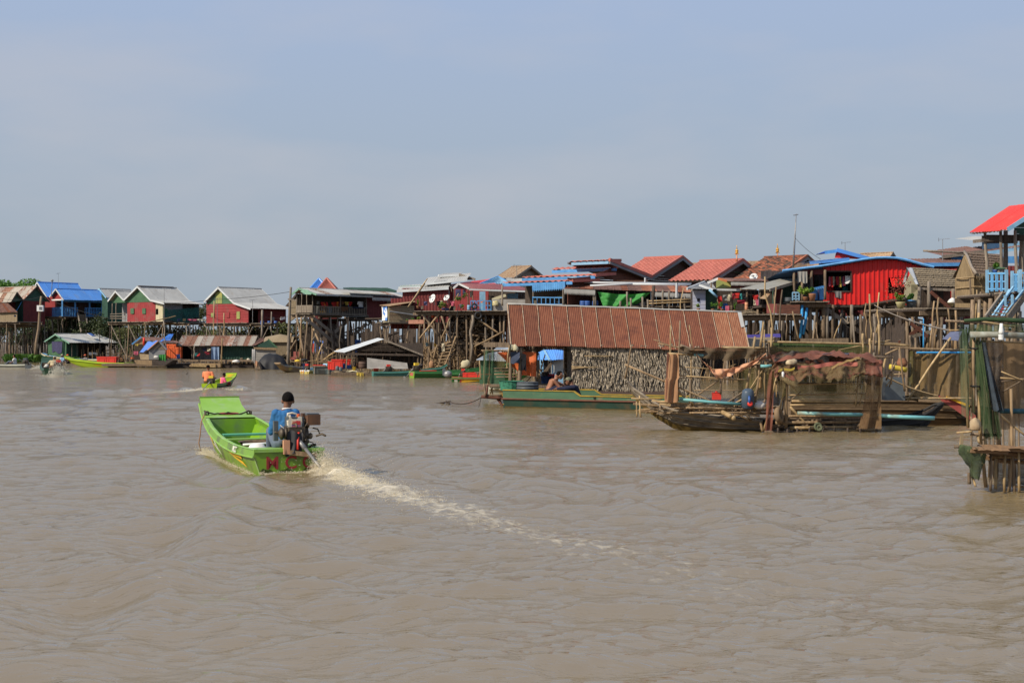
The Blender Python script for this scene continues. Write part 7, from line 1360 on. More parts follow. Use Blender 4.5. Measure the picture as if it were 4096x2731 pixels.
def lettering(txt,parent,at,x,up,size,mat,name='lettering',ext=.004):
 cu=bpy.data.curves.new('txt','FONT');cu.body=txt;cu.size=size;cu.extrude=ext;cu.align_x='CENTER';cu.align_y='CENTER';cu.offset=size*.018
 o=bpy.data.objects.new('tmp',cu);COL.objects.link(o);dg=bpy.context.evaluated_depsgraph_get();me=bpy.data.meshes.new_from_object(o.evaluated_get(dg));bpy.data.objects.remove(o)
 x=x.normalized();n=x.cross(up).normalized();y=n.cross(x);R=Matrix((x,y,n)).transposed().to_4x4();me.transform(Matrix.Translation(V3(at)-wloc(parent))@R);me.materials.clear();me.materials.append(mat);c=bpy.data.objects.new(name,me);return link(c,parent)
lime=M('lime_paint',(.205,.39,.022),(.165,.33,.02),scale=3,rv=0,rough=.38,spec=.5,c3=(.15,.25,.08),s3=2.4,m3=.57)
lime_hull=M('lime_hull',(.18,.33,.02),(.135,.27,.016),scale=2.5,rv=0,rough=.4,spec=.5,c3=(.09,.13,.03),s3=2.6,m3=.57)
lime_rim=M('pale_lime',(.26,.45,.085),(.21,.40,.05),scale=4,rv=0,rough=.45,c3=(.30,.42,.22),s3=3,m3=.6)
mark_y=M('yellow_mark',(.85,.48,.03),rv=0,bump=0);mark_w=M('white_mark',(.75,.75,.62),rv=0,bump=0);mark_r=M('maroon_mark',(.30,.03,.03),(.22,.03,.03),rv=0,bump=0,scale=9)
B=Boat('bright green motor boat speeding away with an upturned bow plate and maroon stern letters',SX,SY,BD,mat=lime_hull,rim=lime_rim,inn=lime)
B.hull.data.materials.append(lime_hull)
B.patch('stripe',[(1.15,.62),(2.05,.98),(1.15,.98),(1.15,.85)],mark_y) if 0 else None
for pts,mt in(([(.95,.74),(2.2,.97),(2.2,.99),(.95,.96)],mark_y),([(.7,.34),(2.1,.92),(2.1,.95),(.95,.62)],mark_y),([(3.05,.50),(4.0,.86),(4.0,.90),(3.5,.80)],mark_w),([(2.95,.36),(3.85,.56),(3.85,.66),(3.45,.58)],mark_w),([(3.95,.62),(4.75,.86),(4.75,.93),(3.95,.80)],mark_y),([(3.95,.36),(4.45,.62),(4.45,.72),(3.95,.54)],mark_y)):B.patch('painted_stripe',pts,mt)
tu=(UP*.44+B.d*-.0).normalized()
for ch,t in(('M',-.27),('C',.03),('C',.31)):lettering(ch,B.th,B.p(-.004,t,.165),B.r,UP,.28,mark_r,'letter')
obj('transom_lip',MB().bar(B.p(-.012,-.57,.372),B.p(-.012,.57,.372),.03,.05,up=UP),lime_rim,B.th)
lettering('IMCC',B.th,B.p(1.28,-.635,.31),-B.d,(UP+B.r*.25).normalized(),.135,mark_w,'letters');
for k in range(2):lettering('200 7 52',B.th,B.p(.98,-.628,.335-.05*k),-B.d,(UP+B.r*.25).normalized(),.04,mark_w,'letters') if 0 else None
wet=M('wet_stain',(.05,.075,.012),rv=0,rough=.25,bump=0)
for sg in(-1,1):B.patch('corner_strip',[(-.001,.0),(.05,.0),(.05,1),(-.001,1)],lime_rim,sg)
obj('transom_stain',MB().grid(lambda u,v:B.p(-.006,(u-.5)*.84*(1+.1*v),-.11+.16*v+.035*v*math.sin(u*17)+.02*v*math.sin(u*41)),24,3),wet,B.th)
obj('bow_emblem',MB().prism([B.p(5.42+.10*math.sin(t),.20*math.cos(t)+.02,interp(MAIN,5.42+.1*math.sin(t))[4]+.03) for t in np.linspace(0,6.1,16)],UP*.004),mark_r,B.th)
rp=thing('mooring_rope','dark rope tied across the bow plate of the bright green boat','rope',B.p(5.4,0,.68));rr=random.Random(2)
obj('rope',MB().path([B.p(5.36+.03*rr.uniform(-1,1),-.46+.92*i/14,.70+.02*rr.uniform(-1,1)+(.04 if i in(0,1,13,14) else 0)) for i in range(15)],.016,5),net_green if 0 else wood_dark,rp,smooth=True)
for sg in(-1,1):obj('knot',MB().torus(B.p(5.36,sg*.44,.70),B.r,.035,.018,10,5).torus(B.p(5.38,sg*.40,.71),B.d,.03,.016,10,5),wood_dark,rp,smooth=True)
obj('loose_end',MB().path([B.p(5.36,-.46,.68),B.p(5.34,-.52,.55),B.p(5.36,-.53,.40),B.p(5.3,-.55,.28),B.p(5.33,-.57,.14),B.p(5.3,-.54,.0)],.011,5),cloth_sand,rp,smooth=True)
eng=B.engine(.15,.16,.44,pl_grey,None,.75,.30)
ce=MB();rr=random.Random(8);P=lambda x,y,q:B.p(.16+x,.22+y,.44+q)
for i in range(26):
 a=V3((rr.uniform(-.12,.3),rr.uniform(-.28,.26),rr.uniform(-.05,.34)));b=a+V3((rr.uniform(-.15,.15),rr.uniform(-.15,.15),rr.uniform(-.15,.12)));ce.path([P(*a),P(*((a+b)/2+V3((.03,.03,.03)))),P(*b)],rr.uniform(.008,.022),6)
for i in range(12):c=P(rr.uniform(-.1,.22),rr.uniform(-.26,.22),rr.uniform(-.02,.32));ce.lathe(c,[(.03,0),(.045,.02),(.045,.05),(.02,.06)],8,V3((rr.uniform(-1,1),-1,rr.uniform(-.5,.5))))
obj('hoses',ce,M('engine_parts',(.15,.105,.06),(.04,.035,.03),scale=14,rv=0,rough=.5,metal=.2),eng,smooth=True,kind='stuff')
obj('silencer',MB().box(P(.0,.20,.40),B.d*.10,B.r*.105,UP*.085).box(P(.14,.16,.45),B.d*.07,B.r*.11,UP*.05),M('brown_silencer',(.15,.075,.04),(.07,.04,.028),scale=7,rv=0),eng);obj('silencer_cover',MB().box(P(-.0,.19,.49),B.d*.08,B.r*.10,UP*.015),pl_grey,eng)
obj('mount_board',MB().bar(P(-.22,-.22,-.1),P(-.3,.2,-.16),.05,.07),wood_tan,eng);obj('mount_block',MB().box(P(-.18,-.27,-.02),B.d*.04,B.r*.05,UP*.11),cloth_peach,eng)
obj('radiator',MB().box(P(.2,-.36,.22),B.d*.05,B.r*.035,UP*.16),pl_grey,eng);obj('red_strap',MB().path([P(-.1,-.05,.2),P(-.2,-.09,.08),P(-.24,-.1,-.06)],.02,6),crate_red,eng,smooth=True)
o=obj('draped_cloth',MB().grid(lambda u,v:P(-.16-.08*v+.03*math.sin(u*9),-.24+.26*u-.06*v,.22-.36*v+.03*math.sin(u*7+v*4)),12,12),black_cloth,smooth=True);tag(o,'black cloth hanging over the engine of the bright green boat','cloth')
jc=thing('jerrycan','white plastic jerrycan with a red and blue label on the boat engine','jerrycan',P(.02,-.09,.33));J_=lambda x,z:P(-.02,-.09+x,.33+z)
m=MB().prism([J_(-.105,-.09),J_(.10,-.09),J_(.115,.03),J_(.11,.12),J_(.09,.125),J_(.06,.125),J_(.05,.10),J_(.03,.085),J_(-.03,.085),J_(-.06,.10),J_(-.075,.15),J_(-.09,.12),J_(-.115,.05)],B.d*.11);obj('canister',m,pl_white,jc)
obj('handle',MB().path([P(.03,-.20,.45),P(.03,-.20,.50),P(.03,-.13,.51),P(.03,-.06,.495),P(.03,-.06,.44)],.018,7),pl_white,jc,smooth=True);obj('cap',MB().lathe(P(.03,-.03,.44),[(.03,0),(.03,.05),(.02,.055)],10),crate_orange,jc)
obj('label_red',MB().prism([J_(-.055,-.0),J_(.085,-.01),J_(.085,.055),J_(-.05,.065)],B.d*-.006),M('label_red',(.55,.05,.05),(.7,.45,.3),scale=12,wid=.1,mid=.58,rv=0,bump=0),jc);obj('label_blue',MB().prism([J_(-.06,-.075),J_(.08,-.08),J_(.082,-.015),J_(-.055,-.005)],B.d*-.006),M('label_blue',(.10,.10,.36),(.6,.15,.12),scale=10,wid=.1,rv=0,bump=0),jc)
# cargo in the green boat
p=B.p(2.6,.12,.13);o=obj('basket',MB().lathe(p,[(.28,0),(.42,.2),(.45,.21),(.40,.2),(.25,.03)],18),M('wicker',(.20,.13,.07),(.08,.05,.03),scale=16,rv=0,bump=.6));tag(o,'brown wicker basket inside the bright green boat','basket')
o=obj('pipe',MB().tube(B.p(2.0,-.35,.33),B.p(2.15,.45,.34),.022),white,smooth=True);tag(o,'white pipe lying across the bright green boat','pipe')
o=obj('crumpled_bag',MB().lump(B.p(1.35,-.22,.30),(.16,.13,.09),10,7),white_cloth,smooth=True)
tag(o,'crumpled white bag on the floor of the bright green boat','bag');bucket('teal tub beside the boy in the bright green boat',B.p(1.1,.1,.12),.15,.2,CL['teal']);obj('shelf',MB().bar(B.p(3.6,-.42,.40),B.p(3.6,.42,.40),.26,.03,up=UP),M('teal_shelf',(.10,.38,.22),rv=0),B.th)
o=obj('net_heap',MB().grid(lambda u,v:B.p(2.2+1.2*u,-.3+.6*v,.12+.16*math.sin(u*3.14)*math.sin(v*3.14)+.05*noise.noise(V3((u*8,v*8,0)))),14,10),net_brown,smooth=True);tag(o,'heap of brown net in the bright green boat','net')
person('boy in a blue shirt and jeans sitting at the stern of the bright green boat',B.p(.66,.06,.37),yaw_of(B.d)-.05,SIT,1.09,.0105,hs=1.06,sh=.145,shirt=M('blue_tshirt',(.035,.155,.36),(.028,.125,.30),scale=2.2,rv=0,rough=.9,bump=.5),shorts=M('jeans',(.12,.15,.20),rv=0),trousers=True,sleeve=.9,hip=(0,0,.08),chest=(.03,.03,.45),neck=(.055,.05,.56),head=(.075,.08,.69),collar=white,re=(.19,.12,.22),rh=(.26,.24,.10),le=(-.16,.16,.20),lh=(-.10,.38,.16))
# ---------------------------------------------------------------- second green boat with man and child
use('y6');D=F*H/(1420+800*.17007-CY)
lg=M('yellow_lime',(.33,.46,.012),(.27,.39,.01),rv=0,rough=.4);lgh=M('grey_green_hull',(.10,.16,.07),(.07,.12,.05),rv=0,rough=.4)
x,y=W(810,0,D).x,D;B2=Boat('yellow green motor boat with yellow emblems on its tall bow plate',x,y,(.04,1),sc=.64,mat=lgh,rim=lg,inn=lg)
obj('transom',MB().prism([B2.p(-.01,-.5,.0),B2.p(-.01,.5,.0),B2.p(-.01,.55,.37),B2.p(-.01,-.55,.37)],-B2.d*.01),lg,B2.th)
for a,w_,h in((6.05,.26,.07),(5.75,.17,.11),(5.45,.24,.05)):obj('bow_emblem',MB().prism([B2.p(a+h*math.sin(t),w_*math.cos(t),interp(MAIN,a+h*math.sin(t))[4]+.03) for t in np.linspace(0,6.1,14)],UP*.004),mark_y,B2.th)
B2.engine(.05,.15,.4,pl_yellow,None,1.0,-.25,1.15)
tsh=M('orange_tshirt',(.86,.26,.12),rv=0,rough=.9);
person('man in an orange t-shirt steering the yellow green boat',B2.p(.6,-.28,.36),yaw_of((.15,1)),SIT,1.0,.018,shirt=tsh,shorts=CL['brown'],sleeve=.75,re=(.3,.0,.22),rh=(.32,-.12,.1));person('small child in an orange and pink top sitting low in the yellow green boat',B2.p(2.5,.26,.08),yaw_of((.6,.5)),SIT,.78,.018,shirt=M('child_top',(.86,.26,.12),(.8,.12,.25),scale=2,wid=.05,rv=0),shorts=CL['maroon'],sleeve=.9,head=(.03,.12,.68))
tag(obj('floating_branch',MB().path([W(255,455,Dwl(455)),W(290,425,Dwl(450)),W(308,402,Dwl(450))],[.03,.025,.012],5),wood_dark,smooth=True),'thin dark branch sticking out of the river near the yellow green boat','branch')
# ---------------------------------------------------------------- boats at the far left
use('z1');dk=M('dark_green_paint',(.03,.075,.035),(.02,.05,.025),rv=.05,rough=.45);wht=M('off_white_hull',(.48,.47,.40),(.34,.33,.28),rv=0,scale=2)
def simple(label,px_stern,y_wl,d,sc,mat,rim,inn=None,**k):
 D=F*H/(Z[1]+y_wl*Z[2]-CY);return Boat(label,W(px_stern,0,D).x,D,d,sc=sc,mat=mat,rim=rim,inn=inn or wood,**k)
b=simple('white hulled boat entering at the left edge with a man in a white shirt',385,1418,(-1,.12),1.0,wht,dk);b.engine(0,.1,.4,pl_grey,None,.9,0);person('man in a white shirt sitting with stretched legs in the white hulled boat',b.p(1.0,-.1,.28),yaw_of((-1,.1)),SIT,1.0,.025,shirt=white_cloth,shorts=M('denim',(.10,.12,.16),rv=0),trousers=True,lk=(-.13,.42,.3),lf=(-.13,.75,.05),rk=(.13,.42,.3),rf=(.13,.75,.05))
b=simple('dark green boat throwing up spray with a white letter on its stern',740,1500,(-.36,.93),1.1,dk,dk,thw=(1.9,));lettering('C',b.th,b.p(-.01,-.22,.14),b.r,UP,.36,mark_w,'letter',.006);b.engine(.25,.2,.42,crate_red,None,1.0,0);person('man in a beige hooded jacket bending over in the spraying boat',b.p(.7,-.05,.38),yaw_of((-.3,1)),SIT,1.05,.025,shirt=M('beige_jacket',(.52,.43,.26),rv=0,rough=.9),shorts=CL['brown'],sleeve=1.5,chest=(.05,.2,.36),neck=(.08,.28,.48),head=(.1,.36,.58),cap=M('beige_jacket',(.5,.4,.25)));tag(obj('sack',MB().lump(b.p(.5,-.4,.5),(.17,.14,.14),10,7),M('sack_cloth',(.52,.50,.45)),smooth=True),'white sack on the left side of the spraying boat','sack')
yw=M('pale_yellow_hull',(.62,.50,.24),(.5,.38,.15),rv=0,c3=(.5,.14,.04),s3=.5);b=simple('pale yellow boat with an orange keel moored behind the spraying boat',1420,1335,(-1,.15),1.0,yw,blue_light)
for x,l,sh,cp,hy_ in((855,'person in a light blue shirt and hat by the pale yellow boat',blue_light,CL['cream'],1.0),(930,'person in an orange cap beside the one in light blue',CL['brown'],crate_orange,.75),(1170,'person in grey with an orange cap at the rear of the pale yellow boat',CL['grey'],crate_orange,.8)):
 p=W(x,1280,127);p.z=.1;person(l,p,2.6,SIT,1.0,.03,shirt=sh,shorts=CL['navy'],cap=cp,sleeve=1.5)
b=simple('lime green boat carrying two red fish crates',1840,1388,(-1,.1),.93,M('lime_yellow_hull',(.34,.46,.02),(.28,.40,.02),rv=0),M('lime_edge',(.35,.5,.05),rv=0));b.patch('stripe',[(1.0,.3),(3.6,.55),(3.6,.62),(1.0,.55)],M('orange_stripe',(.8,.28,.03),rv=0));b.engine(0,.1,.42,crate_orange,None,.8,0)
obj('stern_cover',MB().prism([b.p(-.02,-.5,-.1),b.p(.75,-.6,-.13),b.p(.75,-.62,.36),b.p(-.02,-.56,.38)],b.r*-.02),wood_dark,b.th)
for a,l in((2.95,'left red fish crate on the lime green boat'),(2.05,'right red fish crate on the lime green boat')):box_crate(l,b.p(a,0,.18),.80,.6,.62,crate_red,math.atan2(b.d.y,b.d.x))
person('person in brown crouching at the engine of the lime green boat',b.p(1.1,0,.28),yaw_of((-.8,-.6)),SIT,1.0,.025,shirt=CL['brown'],shorts=wood_dark,chest=(0,.14,.38),neck=(0,.2,.5),head=(0,.28,.6),sleeve=1.2)
# ---------------------------------------------------------------- boats around the open shed
use('z3');tealh=M('teal_hull',(.06,.22,.20),(.05,.16,.14),rv=0);ywb=M('yellow_white',(.72,.58,.16),rv=0);bl=M('boat_blue',(.13,.32,.46),(.08,.2,.32),rv=0)
b=simple('worn blue and yellow boat with a tyre on top moored left of the red crates',590,1380,(-.5,-.86),.7,M('worn_hull',(.32,.26,.16),(.25,.13,.08),rv=0,scale=2,c3=(.55,.45,.15),s3=2),bl,bl,plate=False,bow=4.8);tyre('tyre lying on the blue and yellow boat',W(402,1228,90.5),(0,.2,1),.17,.07);tag(obj('yellow_bundle',MB().lump(W(310,1238,92),(.22,.16,.09),9,6),pl_yellow,smooth=True),'yellow bundle on the blue and yellow boat','bundle')
b=simple('small boat with a white and yellow stern lettered H',403,1412,(.25,1),.62,ywb,blue_light,bl);lettering('H',b.th,b.p(-.01,-.25,.18),b.r,UP,.3,M('orange_letter',(.75,.3,.03),rv=0),'letter',.006);obj('transom',MB().prism([b.p(-.005,-.5,.22),b.p(-.005,.5,.22),b.p(-.005,.54,.38),b.p(-.005,-.54,.38)],-b.d*.004),white,b.th);b.engine(.15,.2,.45,crate_red,None,.6,0,1.3);bucket('blue pail at the engine of the boat lettered H',b.p(.8,-.2,.5),.2,.35,pl_blue)
D=Dwl(1420);fr=Fr(630,D,V3((1,0,0)));th=thing('barge_boat','square ended grey blue boat with a net over its side','boat',fr.p(0,0,0),'moored boats');A3=lambda x,y,b=0:fr.at(x,y,b)
obj('hull',MB().prism([A3(520,1415),A3(740,1418),A3(745,1310),A3(515,1312)],fr.v*2.5),M('grey_blue_wood',(.16,.20,.19),(.10,.13,.125),scale=3,rv=0),th);obj('rail',MB().bar(A3(512,1312,-.04),A3(748,1310,-.04),.07),wood_grey,th)
for x in(540,735):obj('rib',MB().bar(A3(x,1416,-.03),A3(x,1312,-.03),.06),wood_grey,th)
o=obj('net',MB().grid(lambda u,v:A3(560+120*u,1330+80*v+15*math.sin(u*3),-.08),8,6),net_dark,smooth=True);tag(o,'dark net hanging over the square grey blue boat','net');box_crate('flat red crate lid on the square grey blue boat',A3(605,1312,.6),.78,.4,.1,crate_red,lid=False);bucket('cream bucket on the square grey blue boat',A3(722,1310,.5),.07,.15)
fr=Fr(900,86,V3((1,0,0)));A3=lambda x,y,b=0:fr.at(x,y,b)
for x,y,w_,h,l,b in((850,1358,.86,.74,'big front red fish crate beside the open shed',.2),(757,1355,.3,.55,'narrow red fish crate at the left of the big front one',.3),(980,1302,.58,.42,'red fish crate behind the shed post',1.0)):box_crate(l,A3(x,y,b),w_*.78,.4,h*.78,crate_red,random.uniform(-.1,.1))
box_crate('dark blue crate under the rear red one',A3(985,1345,.7),.5,.4,.24,pl_blue,lid=False)
for x,y,l in((850,1365,'grey canister at the left front of the shed platform'),(895,1378,'grey canister lying right of the other one')):tag(obj('canister',MB().lathe(A3(x,y,-.3),[(.11,0),(.12,.03),(.12,.2),(.07,.25),(.03,.27)],12),pl_grey,smooth=True),l,'canister','canisters')
bucket('yellow pail on the shed platform',A3(1078,1368,0),.11,.22,pl_yellow);barrel('rusty drum under the open shed',A3(1195,1340,.3),.26,.4,M('rust_drum',(.13,.08,.06),rv=0));barrel('dark barrel under the open shed beside the crates',A3(925,1330,.8),.14,.25)
person('person in dark clothes bending forward under the open shed',A3(1115,1345,.6),yaw_of((.9,.2)),STAND,.82,.025,shirt=CL['black'],shorts=M('tan_shorts',(.36,.25,.15),rv=0),chest=(0,.28,1.05),neck=(0,.4,1.12),head=(0,.52,1.13),le=(-.2,.45,.85),lh=(-.15,.55,.65),re=(.2,.45,.85),rh=(.15,.55,.65),sleeve=.9)
mbk=MB();r5=random.Random(6)
for i in range(120):p=A3(r5.uniform(780,1560),1395+r5.uniform(-8,12),r5.uniform(-.5,.3));mbk.sph(p,(r5.uniform(.05,.25),.1,r5.uniform(.03,.09)),6,4)
o=obj('platform_litter',mbk,M('litter_brown',(.22,.16,.09),(.08,.06,.04),scale=2),kind='stuff');o['label']='brown rags and litter along the edge of the shed platform'
cloth(A3(1110,1392,-.65),A3(1205,1400,-.65),.2,CL['yellow'],'draped_cloth','yellow cloth lying on the edge of the shed platform');tag(obj('mat',MB().grid(lambda u,v:A3(970+150*u,1385-20*v+4*math.sin(u*8),-.5+.6*v),10,4),cream,smooth=True),'pale mat spread on the shed platform','mat')
D=Dwl(1445);fr=Fr(1450,D,V3((1,0,0)));b=simple('low teal boat moored right of the open shed',1330,1445,(1,.25),.72,tealh,green_wall,plate=False,bow=4.9);b.engine(.1,1.2,.45,crate_red,None,-.4,.2,1.2);bucket('red tub at the left end of the low teal boat',b.p(.3,0,.3),.17,.25,crate_red);bucket('white can by the red engine of the low teal boat',b.p(1.6,-.3,.3),.12,.3)
use('z4');D=Dwl(1478);gr=M('boat_green',(.045,.17,.04),(.03,.12,.03),rv=.05,rough=.42);b=simple('long green boat with a lime stern and a red patch beside the low teal boat',150,1478,(.93,.36),1.0,gr,M('boat_green_rim',(.06,.22,.07),rv=0),gr,thw=(2,3))
obj('transom',MB().prism([b.p(-.01,-.46,.0),b.p(-.01,.46,.0),b.p(-.01,.55,.37),b.p(-.01,-.55,.37)],-b.d*.01),lime,b.th);obj('transom_patch',MB().prism([b.p(-.025,-.32,.12),b.p(-.025,.3,.12),b.p(-.025,.32,.3),b.p(-.025,-.32,.3)],-b.d*.006),M('faded_red',(.5,.13,.09),rv=0),b.th);b.engine(.0,.15,.42,pl_yellow,None,.2,-.6,1.0);b.patch('stripe',[(2.0,.45),(3.6,.55),(3.6,.62),(2.0,.7)],mark_y,1);obj('red_lid',MB().box(b.p(.9,0,.4),b.d*.5,b.r*.3,UP*.03),crate_red,b.th)
fan=thing('outboard_rudder','raised grey rudder blade between the two green boats','rudder',W(560,1400,D-1));obj('blade',MB().prism([W(530,1440,D-1),W(560,1462,D-1),W(588,1400,D-1),W(560,1350,D-1),W(535,1360,D-1)],V3((0,.05,0))),pl_grey,fan);obj('float',MB().sph(W(600,1430,D-1),(.25,.2,.2),9,6),steel,fan,smooth=True)
b=simple('green boat with red and yellow trim carrying red crates and a red engine',650,1530,(1,.03),.66,gr,M('red_rim',(.6,.12,.05),rv=0),gr,plate=False,bow=5);a_=1
for pts,mt in(([(.75,.1),(2.4,.6),(2.4,.66),(.75,.8)],mark_y),([(.2,.2),(.45,.2),(.45,.8),(.2,.8)],mark_w),([(.5,.1),(.75,.3),(1.0,.8),(.8,.8)],M('red_stripe',(.55,.06,.04),rv=0)),([(.9,.1),(1.0,.1),(.7,.8),(.6,.8)],M('red_stripe',(.55,.06,.04))),([(.1,-.05),(5,-.05),(5,.04),(.1,.04)],M('orange_stripe',(.8,.28,.03)))):b.patch('painted_stripe',pts,mt,1)
b.engine(0,.75,.55,crate_red,None,-.4,0,1.1);box_crate('wide red crate on the red and yellow trimmed boat',b.p(1.55,.1,.3),.9,.5,.3,crate_red,0,lid=False);box_crate('second red crate on the red and yellow trimmed boat',b.p(2.5,.1,.3),.8,.5,.24,crate_red,0,lid=False);bucket('cream bucket on the red and yellow trimmed boat',b.p(2.0,.3,.36),.17,.28)
b=simple('dark green boat with a high bow moored behind the red and yellow trimmed boat',640,1475,(1,.1),.72,gr,gr,bow=5.0)
# ================================================================ floating house with the long rusty roof (y2, z5)
use('y2');DRH=46.5;fr=Fr(1000,DRH,V3((1,.03,0)));A2=lambda x,y,b=0:fr.at(x,y,b)
th=thing('floating_house','floating house with a long rust red iron roof and dried leaf walls','house',fr.p(0,0,0),'floating houses')
use('z5');e0,r0=fr.at(128,1120,-.7),fr.at(88,643,1.3);use('z6');e1,r1=fr.at(868,1465,-.7),fr.at(768,1022,1.3);use('y2')
e1=e0.lerp(e1,1);strip=M('pale_lath',(.46,.36,.26),(.30,.18,.10),scale=6,rv=.1)
rusts=[rust,M('rusty_iron_dark',(.145,.047,.024),(.225,.09,.047),st=(16,1,.6),scale=2.5,rv=.10,bump=.3,mid=.6,wid=.3,c3=(.115,.04,.022),s3=2.5,m3=.58),M('rusty_iron_warm',(.215,.075,.036),(.36,.18,.10),st=(16,1,.6),scale=2.5,rv=.08,bump=.3,mid=.55,wid=.3)]
N=16
for i in range(N):
 s0,s1=i/N,(i+1)/N;q=[e0.lerp(e1,s0),e0.lerp(e1,s1),r0.lerp(r1,s1),r0.lerp(r1,s0)];dn=(q[0]-q[3]).normalized();j=random.uniform(-.02,.05);n=(q[1]-q[0]).cross(q[3]-q[0]).normalized();l=.006+.012*(i%2)
 q=[q[0]+dn*j+n*l,q[1]+dn*j+n*l,q[2]+n*l,q[3]+n*l];obj('roof_sheet',sheet_mb(q,8,.012),random.choice(rusts[:2]+rusts[:1]) if i<N-2 else rusts[2],th,smooth=True)
 if i:a,b=e0.lerp(e1,s0)+n*.035+dn*j,r0.lerp(r1,s0)+n*.035;obj('joint_lath',MB().path([a.lerp(b,k/6)+V3((random.gauss(0,.006),0,0)) for k in range(7)],.013,5),strip,th)
for b_,b2_ in((r0,e0),(r1,e1)):n=UP*.03;obj('verge_lath',MB().tube(b_+n,b2_+n,.022,n=5),strip,th)
back=(r0+fr.v*2-UP*1.4,r1+fr.v*2-UP*1.4);sheets(th,[back[1],back[0],r0,r1],rust,10)
obj('ridge_cap',MB().path([r0.lerp(r1,k/24)+UP*(.03+random.gauss(0,.006)) for k in range(25)],.05,6,flat=.7),zinc,th,smooth=True);p9=r1.lerp(e1,.02)-(r1-r0).normalized()*.13;obj('patch_sheet',MB().prism([r1+UP*.05,p9+UP*.05,p9.lerp(e0.lerp(e1,.985),.42)+UP*.06,r1.lerp(e1,.42)+UP*.06],UP*.008),zinc,th)
wx0=fr.uz(1378,700)[0];wx1=fr.uz(2560,700)[0];zb=.35;zt=e0.z-.02
gable(th,fr,'v',fr.uz(815,0)[0]-.05,[(-.6,zt),(3.2,zt),(1.3,r0.z-.12)],wood_dark,'planks',pw=.2);obj('gable_rail',MB().bar(A2(550,465,-.75),A2(790,470,-.75),.1,.16,up=UP),wood,th)
# leaf wall: rows of dried leaves, the 300 largest as parts
wall(th,fr,'u',-.48,wx0,wx1,zb,zt,wood_dark,'flat');wall(th,fr,'v',wx0,-.4,3.2,zb,zt,wood_dark,'vplank',pw=.25);wall(th,fr,'u',3.2,wx0,wx1,zb,zt,wood_dark,'flat')
rl=random.Random(12);srcs=[];rest=MB();cnt=0
def leaf_mb(o,L,wd,tw,bend):
 m=MB();x=fr.u;n=-fr.v
 for k in range(5):t=k/4;c=o-UP*L*t+n*(.012+bend*t**3)+x*(tw*t*t);wk=wd*(1.0,1.1,1.0,.75,.12)[k]*.5;m.v+=[tuple(c-x*wk+n*.004),tuple(c+n*.016),tuple(c+x*wk-n*.002)]
 m.f+=[(3*k+j,3*k+j+1,3*k+j+4,3*k+j+3) for k in range(4) for j in range(2)];return m
rows=10;org=fr.p(wx0,-.56,zt)
for k in range(6):srcs.append(obj('leaf',leaf_mb(org,rl.uniform(.20,.38),rl.uniform(.045,.075),rl.uniform(-.06,.06),rl.uniform(.02,.09)),leaf_wall,th,smooth=False,org=org))
todo=[]
for j in range(rows):
 z_=zt-.02-(zt-zb)*j/rows;a=wx0+rl.uniform(0,.05)
 while a<wx1:todo.append((a,z_+rl.gauss(0,.035),rl.uniform(-.1,.02)));a+=rl.uniform(.028,.062)
rl.shuffle(todo);vis=[t for t in todo if fr.p(t[0],0,0).x<5.0]
for a,z_,o_ in vis[:294]:inst(rl.choice(srcs),fr.p(a,-.57+o_*.3,z_)-org,rot=(rl.gauss(0,.05),rl.gauss(0,.10),rl.gauss(0,.2)))
for a,z_,o_ in vis[294:]+[t for t in todo if fr.p(t[0],0,0).x>=5.0]:m=leaf_mb(fr.p(a,-.57+o_*.3,z_),rl.uniform(.17,.40),rl.uniform(.035,.075),rl.uniform(-.09,.09),rl.uniform(.01,.10));rest.add(m.v,m.f)
obj('leaf_cladding',rest,leaf_wall,th,kind='stuff')
for x0,y0,x1,y1 in((1500,572,1760,576),(1380,672,1560,680),(1380,690,1640,676)):obj('lath',MB().crook(A2(x0,y0,-.68),A2(x1,y1,-.68),.02),bamboo,th,smooth=True)
for x in range(3):obj('lath',MB().crook(A2(1378,640+x*32,-.66),A2(1440,636+x*32,-.66),.016),wood,th,smooth=True)
for x,x2,y1,b,r_ in((800,808,500,-.55,.085),(838,842,590,.3,.05),(868,872,590,.5,.05),(888,902,490,-.6,.095)):post(th,A2(x,880,b),A2(x2,y1,b),r_,wood,'post',8)
obj('eave_net',MB().grid(lambda u,v:A2(860+500*u,490+10*u+25*v*(1+.4*math.sin(u*7)),-.5+.3*v),14,3),net_dark,th,smooth=True)
obj('platform',MB().prism([A2(540,840,-.9),A2(1380,855,-.9),A2(1380,850,3),A2(560,838,3)],-UP*.07),wood,th);obj('float_hull',MB().prism([A2(900,902,-1),A2(1460,905,-1),A2(1400,862,-.9),A2(905,858,-.9)],fr.v*2),wood_dark,th)
wall(th,fr,'u',2.0,fr.uz(1310,0,2)[0],wx0+.1,zb,zt,thatch_dark,'plank',pw=.2);obj('dark_hull',MB().prism([A2(1440,945,-.9),A2(2400,950,-.9),A2(2400,900,-.6),A2(1460,900,-.6)],fr.v*2),M('brown_black_hull',(.075,.048,.036),rv=0),th)
